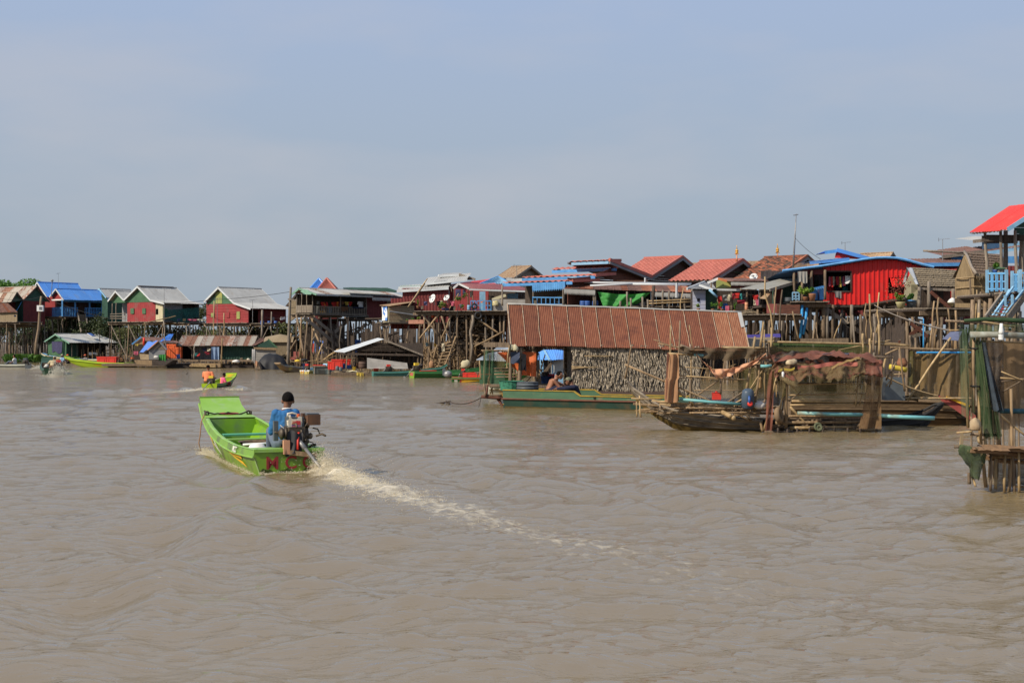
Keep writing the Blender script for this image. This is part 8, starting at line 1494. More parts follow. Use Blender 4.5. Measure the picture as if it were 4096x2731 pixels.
# tarp, nets, hung clothes
o=obj('tarpaulin',MB().grid(lambda u,v:(A2(675+370*u,537-2*u,-.5).lerp(A2(905+140*u,748+20*u,-.5),v) if 1 else 0)+fr.v*(.07*math.sin(u*11+v*3)+.05*noise.noise(V3((u*5,v*4,2)))),30,20),tarp_orange,smooth=True);tag(o,'bright orange tarpaulin hanging beside the floating rust roof house','tarp')
o=obj('net_screen',MB().grid(lambda u,v:A2(548+105*u-14*v*(1-u),515+315*v,-.7)+fr.v*(.12*math.sin(u*12+v*2)),16,16),net_green,smooth=True);tag(o,'green net hanging at the left corner of the rust roof house','net')
o=obj('net_screen',MB().grid(lambda u,v:A2(640+200*u*(1-.1*v),545+280*v*(.35+.65*u),.6)+fr.v*.1*math.sin(u*8),14,12),net_olive,smooth=True);tag(o,'olive brown net sagging behind the orange tarpaulin','net')
jn=M('denim_dark',(.045,.06,.10),(.03,.04,.07),scale=6,rv=0);garment(A2(805,535,-.75),A2(892,535,-.75),.38,jn,'dark jeans bundled on the posts of the rust roof house','cloth');garment(A2(905,545,-.75),A2(952,560,-.75),.55,CL['black'],'black cloth hanging right of the dark jeans','cloth');tag(obj('bundle',MB().lump(A2(850,505,-.7),(.11,.1,.13),9,7).lump(A2(815,500,-.7),(.08,.08,.12),8,6),cream,smooth=True),'pale bundle stuffed under the eave above the dark jeans','bundle')
tag(obj('rope',MB().path([A2(795,470,-.8),A2(780,560,-.8),A2(772,660,-.8),A2(765,690,-.75),A2(778,680,-.8)],.02,5),bamboo,smooth=True),'thick rope hanging from the roof corner beside the orange tarpaulin','rope')
rk=thing('bamboo_rack','bamboo rack of thin rails around the orange tarpaulin','rack',A2(600,840,0))
for x0,y0,x1,y1 in((530,520,1060,520),(540,528,700,522),(560,520,556,900),(605,850,612,560),(640,690,900,688),(650,715,830,712),(650,745,900,742),(670,770,900,772),(1045,540,1060,830),(1085,820,1072,545),(1060,800,1130,560),(950,820,1010,755),(580,940,600,770),(610,940,640,860),(640,940,600,800)):obj('rail',MB().crook(A2(x0,y0,.1),A2(x1,y1,.1),.022,j=.02),random.choice((bamboo,wood,wood_tan)),rk,smooth=True)
for x0,y0,x1,y1,r_ in((530,955,735,970,.06),(540,940,720,945,.04),(555,840,570,950,.04),(590,845,575,940,.03),(680,975,740,1055,.04),(700,975,728,1055,.03)):obj('jetty_pole',MB().crook(A2(x0,y0,-1.2),A2(x1,y1,-1.3),r_),random.choice((wood,plank_brown)),rk,smooth=True)
o=obj('net_bag',MB().grid(lambda u,v:A2(620+110*u,845+45*v*math.sin(u*3.14)+4,-.8+.5*v),8,5),net_green,smooth=True);tag(o,'green net sagging over the jetty poles at the bow of the cargo boat','net')
wire('mooring line stretched from the jetty poles to a branch float',[W(525,965,44.5),W(235,1005,46)],.12,.018,'mooring_line','line',wood_dark)
fl=thing('branch_float','tangle of dark branches floating left of the green cargo boat','branch',W(170,1030,47));
for x0,y0,x1,y1 in((105,1022,240,998),(150,1035,260,1038),(140,1015,150,1042),(180,1010,170,1042),(200,1000,260,1040),(190,1040,230,1015)):obj('branch',MB().crook(W(x0,y0,47),W(x1,y1,46.5),.035,.02),wood_dark,fl,smooth=True)
wire('thin rope dangling from the jetty pole into the water',[W(528,960,44.4),W(505,1050,44)],.02,.012,'rope','rope',wood_dark)
# small sheds behind
fb=Fr(1180,56,V3((1,.1,0)));th2=thing('floating_hut','small light blue hut with a bright blue iron roof behind the orange tarpaulin','hut',fb.p(0,0,0),'floating houses')
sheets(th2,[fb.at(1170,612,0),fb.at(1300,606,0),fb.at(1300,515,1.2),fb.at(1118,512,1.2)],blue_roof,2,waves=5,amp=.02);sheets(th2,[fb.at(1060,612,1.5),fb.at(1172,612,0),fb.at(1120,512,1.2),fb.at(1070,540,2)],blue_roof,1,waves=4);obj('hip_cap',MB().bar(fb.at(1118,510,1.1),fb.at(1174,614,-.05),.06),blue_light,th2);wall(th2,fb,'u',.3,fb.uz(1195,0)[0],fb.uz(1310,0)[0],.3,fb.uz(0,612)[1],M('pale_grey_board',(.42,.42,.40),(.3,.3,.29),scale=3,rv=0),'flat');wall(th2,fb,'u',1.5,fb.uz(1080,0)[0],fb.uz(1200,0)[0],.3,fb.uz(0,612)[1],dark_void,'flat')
for x in(1085,1110,1200):post(th2,fb.at(x,800,.2),fb.at(x,612,.2),.05,blue_light)
for y in(650,690,730):obj('rung',MB().bar(fb.at(1085,y,.15),fb.at(1112,y,.15),.05),blue_light,th2)
obj('brace',MB().bar(fb.at(1105,750,.1),fb.at(1200,630,.1),.06,.1),wood,th2);obj('skirt',MB().prism([fb.at(1190,830,.2),fb.at(1300,830,.2),fb.at(1300,740,.2),fb.at(1195,740,.2)],fb.v*.05),blue_light,th2)
for x,y,m,l in((1140,795,pl_blue,'dark blue basin by the small light blue hut'),(1185,775,CL['pink'],'pink bottle by the small light blue hut'),(1130,755,steel,'silver pot by the small light blue hut')):bucket(l,A2(x,y+35,1.0),.13 if m!=pl_blue else.22,.25,m)
fb=Fr(560,62,V3((1,.1,0)));th2=thing('floating_hut','green walled hut with a white tin roof behind the green net','hut',fb.p(0,0,0),'floating houses')
sheets(th2,[fb.at(475,612,.2),fb.at(760,622,0),fb.at(720,530,1.5),fb.at(600,548,1.5)],zinc_white,3);sheets(th2,[fb.at(640,520,1.5),fb.at(790,530,1.5),fb.at(790,485,3),fb.at(690,482,3)],zinc_white,2);wall(th2,fb,'u',.4,fb.uz(520,0)[0],fb.uz(760,0)[0],.2,fb.uz(0,612)[1],green_wall,'plank');post(th2,fb.at(525,790,.1),fb.at(512,615,.1),.05,bamboo)
fb=Fr(800,54,V3((1,.05,0)));b_=Boat('pale decorated boat moored behind the rack of bamboo rails',fb.at(600,830).x,54,(1,.05),sc=.8,mat=M('pale_boat',(.50,.50,.40),(.40,.38,.25),rv=0,c3=(.5,.3,.05),s3=3,m3=.62),rim=wood_tan,inn=wood,plate=False,bow=4.8,z0=.05)
# ---------------------------------------------------------------- cargo boat and the two men
d_=(V3((W(1950,0,42).x,42,0))-V3((W(725,0,44.2).x,44.2,0))).normalized();fr=Fr(725,44.2,d_);A2=lambda x,y,b=0:fr.at(x,y,b)
th=thing('cargo_boat','long green cargo boat with yellow edges moored in front of the rust roof house','boat',fr.p(0,0,0),'moored boats')
L0=fr.uz(732,900)[0];zt0,zr0=fr.uz(735,895)[1],fr.uz(735,977)[1];sx0,sx1=fr.uz(1400,0)[0],fr.uz(1462,0)[0];zt1=fr.uz(1470,952)[1];XE=fr.uz(2330,0)[0]
cg,cgd=M('cargo_green',(.07,.145,.08),(.05,.105,.06),scale=2.5,st=(.5,1,2),rv=0,c3=(.16,.14,.08),s3=2.5,m3=.66),M('cargo_dark_green',(.020,.056,.038),(.013,.036,.025),scale=2.5,st=(.5,1,2),rv=0,c3=(.07,.055,.03),s3=2,m3=.62);cy_=M('cargo_yellow',(.40,.26,.03),(.22,.15,.03),scale=4,rv=0)
for b0,s in((0,1),(1.5,-1)):
 obj('upper_strake',MB().prism([fr.p(L0,b0,zr0+.02),fr.p(XE,b0,zr0+.02),fr.p(XE,b0,zt1),fr.p(sx1,b0,zt1),fr.p(sx0,b0,zt0),fr.p(L0,b0,zt0)],fr.v*.05*s),cg,th)
 obj('lower_hull',MB().prism([fr.p(L0-.02,b0+.0*s,zr0),fr.p(XE,b0,zr0),fr.p(XE,b0+.12*s,-.25),fr.p(L0+.12,b0+.12*s,-.25)],fr.v*.05*s),cgd,th)
 for k,z_,m,r_ in((0,zr0+.01,plank_brown,.028),(1,.12,cy_,.012)):obj('rub_rail',MB().tube(fr.p(L0-.03,b0-.02*s+(.07*s if k else 0),z_),fr.p(XE,b0-.02*s+(.07*s if k else 0),z_),r_,n=6),m,th)
 mb=MB()
 for p,q in(((L0,zt0),(sx0,zt0)),((sx0,zt0),(sx1,zt1)),((sx1,zt1),(XE,zt1))):mb.bar(fr.p(p[0],b0+.02*s,p[1]+.012),fr.p(q[0],b0+.02*s,q[1]+.012),.09,.03,up=UP)
 obj('gunwale',mb,cy_,th)
obj('end_board',MB().prism([fr.p(L0,.05,zr0),fr.p(L0,1.45,zr0),fr.p(L0,1.45,zt0),fr.p(L0,.05,zt0)],fr.u*.05),cg,th);obj('lower_end',MB().prism([fr.p(L0,.05,-.2),fr.p(L0,1.45,-.2),fr.p(L0-.01,1.45,zr0),fr.p(L0-.01,.05,zr0)],fr.u*.05),cgd,th);obj('floor_boards',MB().prism([fr.p(L0,.05,.12),fr.p(XE,.05,.12),fr.p(XE,1.45,.12),fr.p(L0,1.45,.12)],UP*.03),wood,th)
alg=M('algae_stain',(.11,.075,.02),(.06,.045,.015),scale=3,rv=0);obj('waterline_stain',MB().prism([fr.p(L0+.1,.08,-.1),fr.p(XE,.08,-.1),fr.p(XE,.05,.06),fr.p(L0+.04,.05,.06)],-fr.v*.01),alg,th)
for k in(1588,1598):obj('bracket',MB().bar(A2(k,980,-.03),A2(k,955,-.03),.02),black,th)
p=A2(1150,900,.75);person('shirtless man leaning forward to work in the green cargo boat',V3((p.x,p.y,.40)),yaw_of((1,.1)),SIT,1.08,.016,sk=skin2,shorts=CL['navy'],chest=(0,.17,.38),neck=(0,.27,.49),head=(0,.37,.58),le=(-.2,.40,.34),lh=(-.1,.62,.22),re=(.2,.36,.22),rh=(.08,.52,.06),lk=(-.16,.3,.25),lf=(-.16,.36,0),rk=(.16,.3,.25),rf=(.16,.36,0))
p=A2(1450,945,.75);person('man in a navy shirt and patterned cap reaching towards the shirtless man',V3((p.x,p.y,.20)),yaw_of((-1,.1)),SIT,1.05,.016,shirt=CL['navy'],shorts=CL['black'],cap=M('camouflage_cap',(.22,.21,.13),(.10,.10,.06),scale=14,rv=0),chest=(0,.14,.40),neck=(0,.22,.52),head=(0,.31,.62),le=(-.2,.40,.42),lh=(-.1,.66,.40),re=(.2,.40,.42),rh=(.1,.66,.40),sleeve=1.3)
o=obj('catch_bag',MB().lump(A2(1265,898,.7),(.2,.15,.10),12,7),M('pinkish_net',(.30,.13,.10),(.15,.06,.05),scale=9,rv=0),smooth=True);tag(o,'pinkish net bundle between the two men in the cargo boat','net')
o=obj('fish_basket',MB().lathe(A2(815,895,.9),[(.36,0),(.42,.3),(.44,.3),(.39,.28)],18),M('mint_basket',(.06,.26,.16),(.02,.08,.05),scale=14,rv=0,bump=.5));tag(o,'mint green basket at the left end of the cargo boat','basket');barrel('dark grey tub beside the mint basket in the cargo boat',A2(965,905,.8),.36,.28,pl_grey,name='tub')
# ================================================================ old fishing boats with net frames (y3, y4)
use('y3');DO=33.0;fr=Fr(1000,DO,V3((1,0,0)));A3=lambda x,y,b=0:fr.at(x,y,b)
oldw=M('old_boat_wood',(.29,.24,.18),(.16,.13,.095),st=(1,1,4),scale=4,rv=.08,bump=.5,c3=(.06,.05,.042),s3=2.5,m3=.58);oldd=M('black_boat_wood',(.035,.032,.03),(.02,.018,.017),scale=3,rv=.1,bump=.3)
def sampan(label,top,keel,mat,b,wid,plank_n=2,stain=True,name='wooden_sampan'):
 """top, keel: matching lists of picture points along the near side; wid: half breadths"""
 T=[fr.at(x,y,b) for x,y in top];K=[fr.at(x,y,b+.12) for x,y in keel];n=len(T);th=thing(name,label,'boat',V3((T[n//2].x,T[n//2].y,0)),'old fishing boats')
 m=MB();C=[]
 for i in range(n):
  hw=wid[i];off=(max(wid)-hw);C.append([T[i]+fr.v*off,T[i].lerp(K[i],.35)+fr.v*(off-.0),T[i].lerp(K[i],.7)+fr.v*(off+.05),K[i]+fr.v*(off+.25*hw),K[i]+fr.v*(off+1.75*hw),T[i].lerp(K[i],.5)+fr.v*(off+2*hw),T[i]+fr.v*(off+2*hw)])
 for i in range(n):m.v+=[tuple(p) for p in C[i]]
 m.f+=[(i*7+k,i*7+k+1,(i+1)*7+k+1,(i+1)*7+k) for i in range(n-1) for k in range(6)]+[tuple(range(7)),tuple((n-1)*7+k for k in range(7))[::-1]];obj('hull',m,mat,th)
 m=MB();m.v+=[tuple(p) for i in range(n) for p in([C[i][0]+fr.v*.05-UP*.01,C[i][2]+fr.v*.08+UP*.05,C[i][4]-fr.v*.1+UP*.08,C[i][6]-fr.v*.05-UP*.01])];m.f+=[(i*4+k,(i+1)*4+k,(i+1)*4+k+1,i*4+k+1) for i in range(1,n-2) for k in range(3)];obj('hull_lining',m,wood_dark,th)
 for k in(0,6):obj('gunwale',MB().path([c[k]+UP*.01 for c in C],.035,6),mat,th)
 for k in range(plank_n):obj('strake',MB().path([c[0].lerp(c[1],.9)+(c[1]-c[2])*.0-fr.v*.012 if k==0 else c[1].lerp(c[2],.8)-fr.v*.012 for c in C],.016,5),mat,th)
 if stain:obj('waterline_stain',MB().add([q for c in C for q in(c[2].lerp(c[3],.15)-fr.v*.015,c[3]-fr.v*.03-UP*.02)],[(2*i,2*i+2,2*i+3,2*i+1) for i in range(n-1)]),M('algae_brown',(.15,.095,.022),(.07,.05,.016),scale=4,rv=0),th)
 for i in range(2,n-2,2):obj('rib',MB().bar(C[i][0]+fr.v*.06-UP*.04,C[i][6]-fr.v*.06-UP*.04,.07,.05,up=UP),wood,th)
 return th,C
sampan('old weathered wooden boat with a raised split bow below the peach cloth',[(58,755),(140,850),(225,905),(330,985),(450,1055),(640,1122),(860,1165),(1100,1205),(1400,1235),(1800,1262)],[(72,805),(135,945),(215,1050),(320,1130),(445,1225),(640,1345),(860,1395),(1100,1405),(1400,1410),(1800,1420)],oldw,0,[.06,.14,.22,.3,.4,.5,.55,.55,.55,.5])
use('y4');fr4=fr;th,C=sampan('black wooden boat with a tall curved bow right of the draped net frame',[(150,1040),(500,1060),(900,1060),(1300,1050),(1520,1045),(1800,1025),(2050,985),(2180,930),(2270,870),(2345,845)],[(150,1240),(500,1245),(900,1245),(1300,1245),(1520,1245),(1800,1240),(1990,1225),(2120,1130),(2220,1010),(2350,880)],oldd,.9,[.5,.55,.55,.55,.55,.5,.4,.28,.18,.06],stain=False)
sampan('brown wooden boat moored behind the black one',[(480,812),(900,815),(1400,812),(1700,812),(2000,815),(2300,830),(2600,860),(2900,900)],[(480,1080),(900,1090),(1400,1100),(1700,1105),(2000,1108),(2300,1105),(2600,1095),(2900,1060)],M('brown_boat_wood',(.20,.135,.075),(.11,.075,.045),st=(1,1,4),scale=4,rv=.05,bump=.5),3.0,[.5]*8,stain=False)
b_=Boat('red bowed boat behind the tall net cage at the right',W(2420,0,38).x,38,(-.55,.8),sc=.01,mat=wood) if 0 else None
bw=thing('boat_bow','faded red pointed bow with yellow edge beside the tall net cage','boat',W(2400,800,35),'old fishing boats');use('y5');q=lambda x,y,d=35:W(x,y,d)
obj('hull',MB().prism([q(490,745),q(555,760),q(700,830),q(790,905),q(790,960),q(720,925),q(600,840),q(520,790)],V3((.2,.7,0))),M('faded_red_hull',(.36,.085,.07),(.28,.06,.05),scale=3,rv=0),bw);obj('edge_strip',MB().bar(q(560,755,34.95),q(740,832,34.95),.03,.06),mark_y,bw)
# bamboo raft with the net frames
use('y3');fr=fr4;th=thing('lift_net_rig','bamboo lift net frame hung with brown strips and a peach cloth on the old boat','fishing frame',A3(1200,1250,-.3),'lift net frames')
def st3(pts,b=-.2,name='pole',m=None):
 for x0,y0,x1,y1,r_ in pts:obj(name,MB().crook(A3(x0,y0,b),A3(x1,y1,b+random.uniform(-.05,.05)),r_*.68,r_*.5,7,.02),m or random.choice((bamboo,wood_tan,bamboo,wood)),th,smooth=True)
st3([(575,1000,597,0,.035),(690,980,720,-60,.04),(868,1100,868,340,.035),(840,0,888,330,.02),(1580,910,1700,150,.055),(1690,1140,1790,320,.05),(1770,280,1812,-40,.05),(1835,960,1822,60,.03),(855,1110,850,700,.04),(1250,900,1252,710,.04),(1412,1030,1420,860,.035),(0,700,85,262,.035),(0,515,1330,1085,.04),(430,240,900,335,.03),(370,188,720,310,.015),(720,265,890,330,.06),(560,372,900,388,.04),(1275,295,1860,300,.055),(1260,270,1500,300,.02),(1440,580,1900,480,.03),(700,660,1600,715,.025),(720,545,1540,600,.018),(720,690,1600,722,.015),(880,960,1220,725,.035),(1340,1010,1560,860,.04),(1420,1030,1700,880,.035),(720,520,850,660,.02),(640,820,905,1035,.06),(900,850,1540,850,.02),(350,985,1450,1075,.03),(600,1050,1700,1105,.035),(420,1005,1000,1060,.03),(700,1080,1400,1090,.03),(450,1030,1300,1120,.025),(840,1145,1760,1140,.03),(850,1100,1700,1060,.025),(1420,1160,1760,1185,.05),(1750,1150,1840,960,.05),(1620,860,1850,500,.022),(80,960,480,968,.03),(1260,1060,1640,1250,.04),(1480,1080,1660,1240,.05),(155,1200,150,1000,.03),(205,1205,190,920,.035),(1410,1130,1860,600,.018)])
for x0,y0,x1,y1,c in((900,385,1115,402,teal_pvc),(720,968,1540,1035,teal_pvc)):obj('plastic_pipe',MB().path([A3(x0,y0,-.25),A3((x0+x1)/2,(y0+y1)/2+4,-.25),A3(x1,y1,-.25)],.036,8),c,th,smooth=True)
for x,y in((1430,1220),(1380,1190)):obj('bamboo_end',MB().lathe(A3(x,y,-.6),[(.045,0),(.055,.03),(.055,.4),(.045,.4)],10,V3((-.35,1,.2))),bamboo,th,smooth=True)
def nt3(label,f,mat,nu=18,nv=14,name='net',cat='net'):o=obj(name,MB().grid(f,nu,nv),mat,smooth=True);tag(o,label,cat,'nets on the old fishing boats');return o
nt3('narrow sand coloured net strip hanging at the left of the lift net frame',lambda u,v:A3(555+140*u-35*v*(1-u)+(-10 if v>.5 else 10)*math.sin(v*3),365+630*v+20*math.sin(u*3),-.32)+fr.v*.06*math.sin(u*9+v*3),cloth_sand,10,18)
nt3('red brown net edge beside the sand coloured strip',lambda u,v:A3(548-22*v+24*u,360+620*v,-.36),net_red,3,12);nt3('dark brown net rolled along the top pole of the lift net frame',lambda u,v:A3(720+1130*u,290+60*v+105*math.sin(u*3.14)*v+15*u,-.36+.1*v)+UP*.05*noise.noise(V3((u*12,v*4,0)))+fr.v*.06*math.sin(u*26+v*3),M('rolled_net',(.15,.105,.06),(.06,.045,.03),scale=3,alpha=.9,rv=0,rough=.9),34,8)
nt3('brown net bundle lying on the top left of the lift net frame',lambda u,v:A3(850+190*u,330-42*math.sin(u*3.14)*math.sin(v*3.14),-.4+.5*v)+UP*.02*noise.noise(V3((u*14,v*6,0))),net_brown if 0 else cloth_sand,14,8)
def pc(u,v):
 if u<.33:t=u/.33;x,y,w_=900+240*t,375+200*t**1.1,10+95*t
 else:t=(u-.33)/.67;x,y,w_=1140+690*t,575+20*t-230*t**2.2,110*(1-t)**.8+18
 return A3(x+(v*40 if u<.5 else 10*v),y+w_*v+5*math.sin(u*40+v*5),-.3)+fr.v*(.05*math.sin(u*55)+.05*math.sin(v*6+u*20))
nt3('twisted peach cloth slung like a hammock across the lift net frame',pc,cloth_peach,60,9,'cloth_sling','cloth')
nt3('olive net screen standing behind the bamboo poles',lambda u,v:A3(1480+480*u,560+420*v,.8)+fr.v*.1*math.sin(u*10),net_olive,14,10);nt3('red brown net strip hanging left of the draped frame',lambda u,v:A3(1880+70*u-50*v+(20*u*v),580+800*v,-.45)+fr.v*.05*math.sin(u*8+v*4),net_red,6,18)
nt3('blue grey net sagging over the top of the draped frame',lambda u,v:A3(1880+1050*u,285+90*u+150*v*(1-.75*u)+30*math.sin(u*3.1),-.2+1.2*v)+UP*.05*noise.noise(V3((u*7,v*5,0))),net_blue,30,10)
tag(obj('can',MB().abox(A3(1195,925,-.1),.1,.07,.085).lathe(A3(1195,880,-.1),[(.03,0),(.03,.03)],8),crate_red),'red plastic can standing on the poles of the old boat','can');j2=thing('jerrycan','blue grey jerrycan with a red cap lying among the poles','jerrycan',A3(1600,1090,-.4));obj('canister',MB().lathe(A3(1600,1085,-.35),[(.11,0),(.14,.04),(.15,.28),(.13,.42),(.08,.46)],14,V3((0,-.25,1))),M('blue_grey_can',(.07,.10,.14),(.05,.075,.11),rv=0,rough=.4),j2,smooth=True);obj('cap',MB().lathe(A3(1630,1030,-.62),[(.06,0),(.06,.05),(.04,.06)],10,V3((.1,-1,.2))),crate_red,j2);obj('handle',MB().path([A3(1625,930,-.55),A3(1625,960,-.68),A3(1625,1000,-.68),A3(1625,1015,-.6)],.03,6),pl_blue,j2,smooth=True)
tag(obj('float',MB().lathe(A3(1760,830,-.2),[(.03,0),(.048,.03),(.045,.2),(.05,.25),(.025,.28)],12),M('foam_float',(.42,.27,.12),(.3,.18,.08),scale=9,rv=0),smooth=True),'tan cylindrical float hanging between the poles','float');tag(obj('sack',MB().lump(A3(1760,1060,-.3),(.14,.1,.11),10,7),white_cloth,smooth=True),'crumpled white bag lying behind the bamboo poles','bag')
# draped frame (y4)
use('y4');th=thing('lift_net_rig','square lift net frame covered with a heap of red brown netting','fishing frame',A3(800,1180,-.5),'lift net frames')
st3([(160,1165,330,440,.04),(330,440,345,330,.04),(1480,1110,1570,420,.05),(1560,460,1600,280,.05),(425,1130,430,560,.06),(310,560,312,760,.03),(350,920,400,650,.04),(380,920,415,660,.03),(1240,870,1280,500,.035),(1290,860,1345,540,.02),(0,380,330,350,.03),(170,320,400,410,.05),(450,600,1300,575,.02),(450,608,1330,600,.025),(450,735,1360,715,.03),(470,870,700,1115,.05),(1255,1120,1420,940,.06),(480,620,560,700,.02),(480,790,600,690,.02),(1230,690,1330,560,.018),(490,805,1330,815,.05),(470,850,1340,835,.03),(160,1165,830,1175,.05),(840,1160,1545,1140,.06),(470,1120,1430,1105,.06),(300,1010,1500,1010,.035),(300,1060,1300,1050,.06),(320,980,1320,985,.04),(150,1160,120,1040,.06),(1435,285,1675,288,.035),(1590,500,1840,480,.02),(1600,560,1720,340,.03),(1640,640,1700,400,.025),(1820,690,1760,180,.04),(1660,610,1680,280,.03),(1600,630,1700,500,.02)])
st3([(x,1235,x+random.uniform(-10,10),1120,.05) for x in(330,440,560,700,850,1000,1150,1300,1480)],-.4,'raft_post',wood_dark);st3([(200,y,1520,y+random.uniform(-10,10),.045) for y in(1195,1210,1222)],-.35,'raft_log',wood_dark)
for x0,y0,x1,y1,r_ in((560,945,1340,965,.058),(1500,975,2168,1005,.062),(125,395,255,390,.05),(600,487,1380,490,.03)):obj('plastic_pipe',MB().path([A3(x0,y0,-.5),A3((x0+x1)/2,(y0+y1)/2+3,-.5),A3(x1,y1,-.5)],r_*.75,8),teal_pvc if r_>.03 else pl_grey,th,smooth=True)
def hp(u,v):
 y=330-60*math.sin(min(1,u*1.15)*3.14)*(.6+.4*math.sin(u*9));bot=520-35*u+34*(abs(math.sin(u*8+.8*math.sin(u*5)))**.7)-20*(u>.9)
 return A3(285+1270*u,y+(bot-y)*v,-.75+.35*math.cos(v*3)-.0)+fr.v*(.26*noise.noise(V3((u*9,v*3,0)))+.13*noise.noise(V3((u*24,v*9,4))))+UP*(.14*noise.noise(V3((u*7,v*3,5)))+.05*noise.noise(V3((u*30,v*9,1))))
nt3('heap of red brown netting draped over the top of the square frame',hp,net_red,70,16);nt3('second layer of rusty netting behind the draped heap',lambda u,v:hp(u,v*.8)+fr.v*.3+UP*(.03+.05*math.sin(u*15)),net_brown,50,10)
nt3('olive brown netting hanging over the front of the draped heap',lambda u,v:hp(.04+u*.8,.35+v*.75)-fr.v*.05+UP*(.03-.10*v*(1+math.sin(u*17))*.6),M('olive_brown_net',(.20,.15,.07),(.12,.085,.04),scale=5,alpha=.5,rv=0,rough=.9),50,8);nt3('dark grey net bunched along the left half of the draped heap',lambda u,v:hp(u*.5,v*.45-.12)+UP*(.05+.04*math.sin(u*21)),M('grey_bunch_net',(.11,.10,.09),(.06,.055,.05),scale=6,alpha=.8,rv=0,rough=.9),36,6)
def top(u,v):return A3(300+1240*u,335-50*math.sin(u*3.14),-.75)+fr.v*2.0*v+UP*(.1*math.sin(v*3.1)+.12*noise.noise(V3((u*7,v*4,2)))+.05*noise.noise(V3((u*19,v*9,2))))
nt3('netting spread over the roof of the square frame',top,net_red,40,10);nt3('yellow cord net lying on the right part of the draped heap',lambda u,v:A3(960+330*u,410-130*u**.7+26*v+6*math.sin(u*20),-.95),M('yellow_net',(.55,.40,.16),(.40,.24,.10),scale=7,alpha=.8,rv=0),20,3)
nt3('pink red net patch on the middle of the draped heap',lambda u,v:A3(560+700*u,385-50*u+45*v+12*math.sin(u*8),-.92)+fr.v*.03*math.sin(u*30),M('pink_net',(.48,.16,.12),(.34,.09,.07),scale=6,alpha=.75,rv=0),20,4)
nt3('brown net curtain hanging at the right post of the square frame',lambda u,v:A3(1385+150*u-40*v*(1-u)-60*v*v*(1-u),480+650*v,-.6)+fr.v*.08*math.sin(u*9+v*2),net_brown,10,18);nt3('dark net at the left post of the square frame',lambda u,v:A3(330+90*u,560+250*v*(1-.3*u),-.3),net_olive,5,8)
nt3('green net wall at the back of the square frame',lambda u,v:A3(470+890*u,495+300*v,1.2)+fr.v*.06*math.sin(u*14),net_olive,24,10);nt3('tan cloth square behind the green net wall',lambda u,v:A3(755+260*u,500+190*v,1.3),net_brown,6,6)
nt3('long green net stretched below the upper bamboo rail',lambda u,v:A3(260+1100*u,120+10*u+90*v+14*math.sin(u*9)*v,4.5),M('green_yellow_net',(.10,.16,.05),(.06,.10,.035),scale=2,alpha=.85,rv=0),26,6);nt3('second green net hanging behind the draped heap',lambda u,v:A3(240+1150*u,170+110*v,3.5),net_olive,20,5)
tag(obj('yellow_rag',MB().grid(lambda u,v:A3(330+195*u,445-45*u+26*v-14*math.sin(u*6),-1.0),14,4),CL['yellow'],smooth=True),'yellow rag hanging at the left corner of the draped heap','rag');tag(obj('cloth_bundle',MB().lump(A3(490,355,-.9),(.13,.1,.09),10,7),M('cream_bundle',(.55,.44,.28),(.2,.15,.1),scale=9,rv=0),smooth=True),'cream bundle above the yellow rag','bundle')
lb=thing('lamp_bulb','white energy saving bulb hanging at the left corner of the draped frame','bulb',A3(388,530,-1.05));obj('bulb',MB().lathe(A3(388,533,-1.05),[(.018,0),(.028,.02),(.028,.07),(.03,.08),(.03,.12),(.018,.14)],10),white,lb,smooth=True);obj('cord',MB().tube(A3(388,460,-1.05),A3(388,420,-1.0),.012),black,lb)
tag(obj('rope_coil',MB().torus(A3(800,1105,-.7),V3((.2,-1,.2)),.075,.032,14,6).torus(A3(815,1120,-.72),V3((-.2,-1,.4)),.055,.03,12,6),M('green_rope',(.13,.14,.08),(.07,.08,.04),scale=20,rv=0,bump=.6),smooth=True),'coil of greenish rope on the front of the raft','rope');tag(obj('tyre_hull',MB().torus(A3(340,970,-.4),V3((.9,-.5,.2)),.13,.07,16,7),M('tan_rubber',(.25,.17,.10),rv=0),smooth=True),'tan ring float at the left of the square frame','float')
tag(obj('rack_bag',MB().lump(A3(305,800,.1),(.1,.08,.2),9,7),M('grey_bag',(.3,.3,.29),rv=0),smooth=True),'grey plastic bag hanging inside the square frame','bag')
mb=MB();rr=random.Random(3)
for i in range(70):p=A3(rr.uniform(200,1500),rr.uniform(1000,1180),rr.uniform(-.2,.5));mb.bar(p,p+V3((rr.uniform(-.5,.5),rr.uniform(-.3,.3),rr.uniform(-.06,.08))),rr.uniform(.03,.07))
o=obj('raft_clutter',mb,wood,kind='stuff');o['label']='loose sticks and scraps lying on the raft under the net frames'
use('y3');mb=MB()
for i in range(110):p=A3(rr.uniform(420,1750),rr.uniform(1030,1150),rr.uniform(0,.8));mb.crook(p,p+V3((rr.uniform(-.9,.9),rr.uniform(-.3,.3),rr.uniform(-.1,.1))),rr.uniform(.012,.03),n=5,k=3)
o=obj('boat_sticks',mb,wood_tan,kind='stuff');o['label']='bamboo sticks heaped along the old weathered boat'
use('y4')
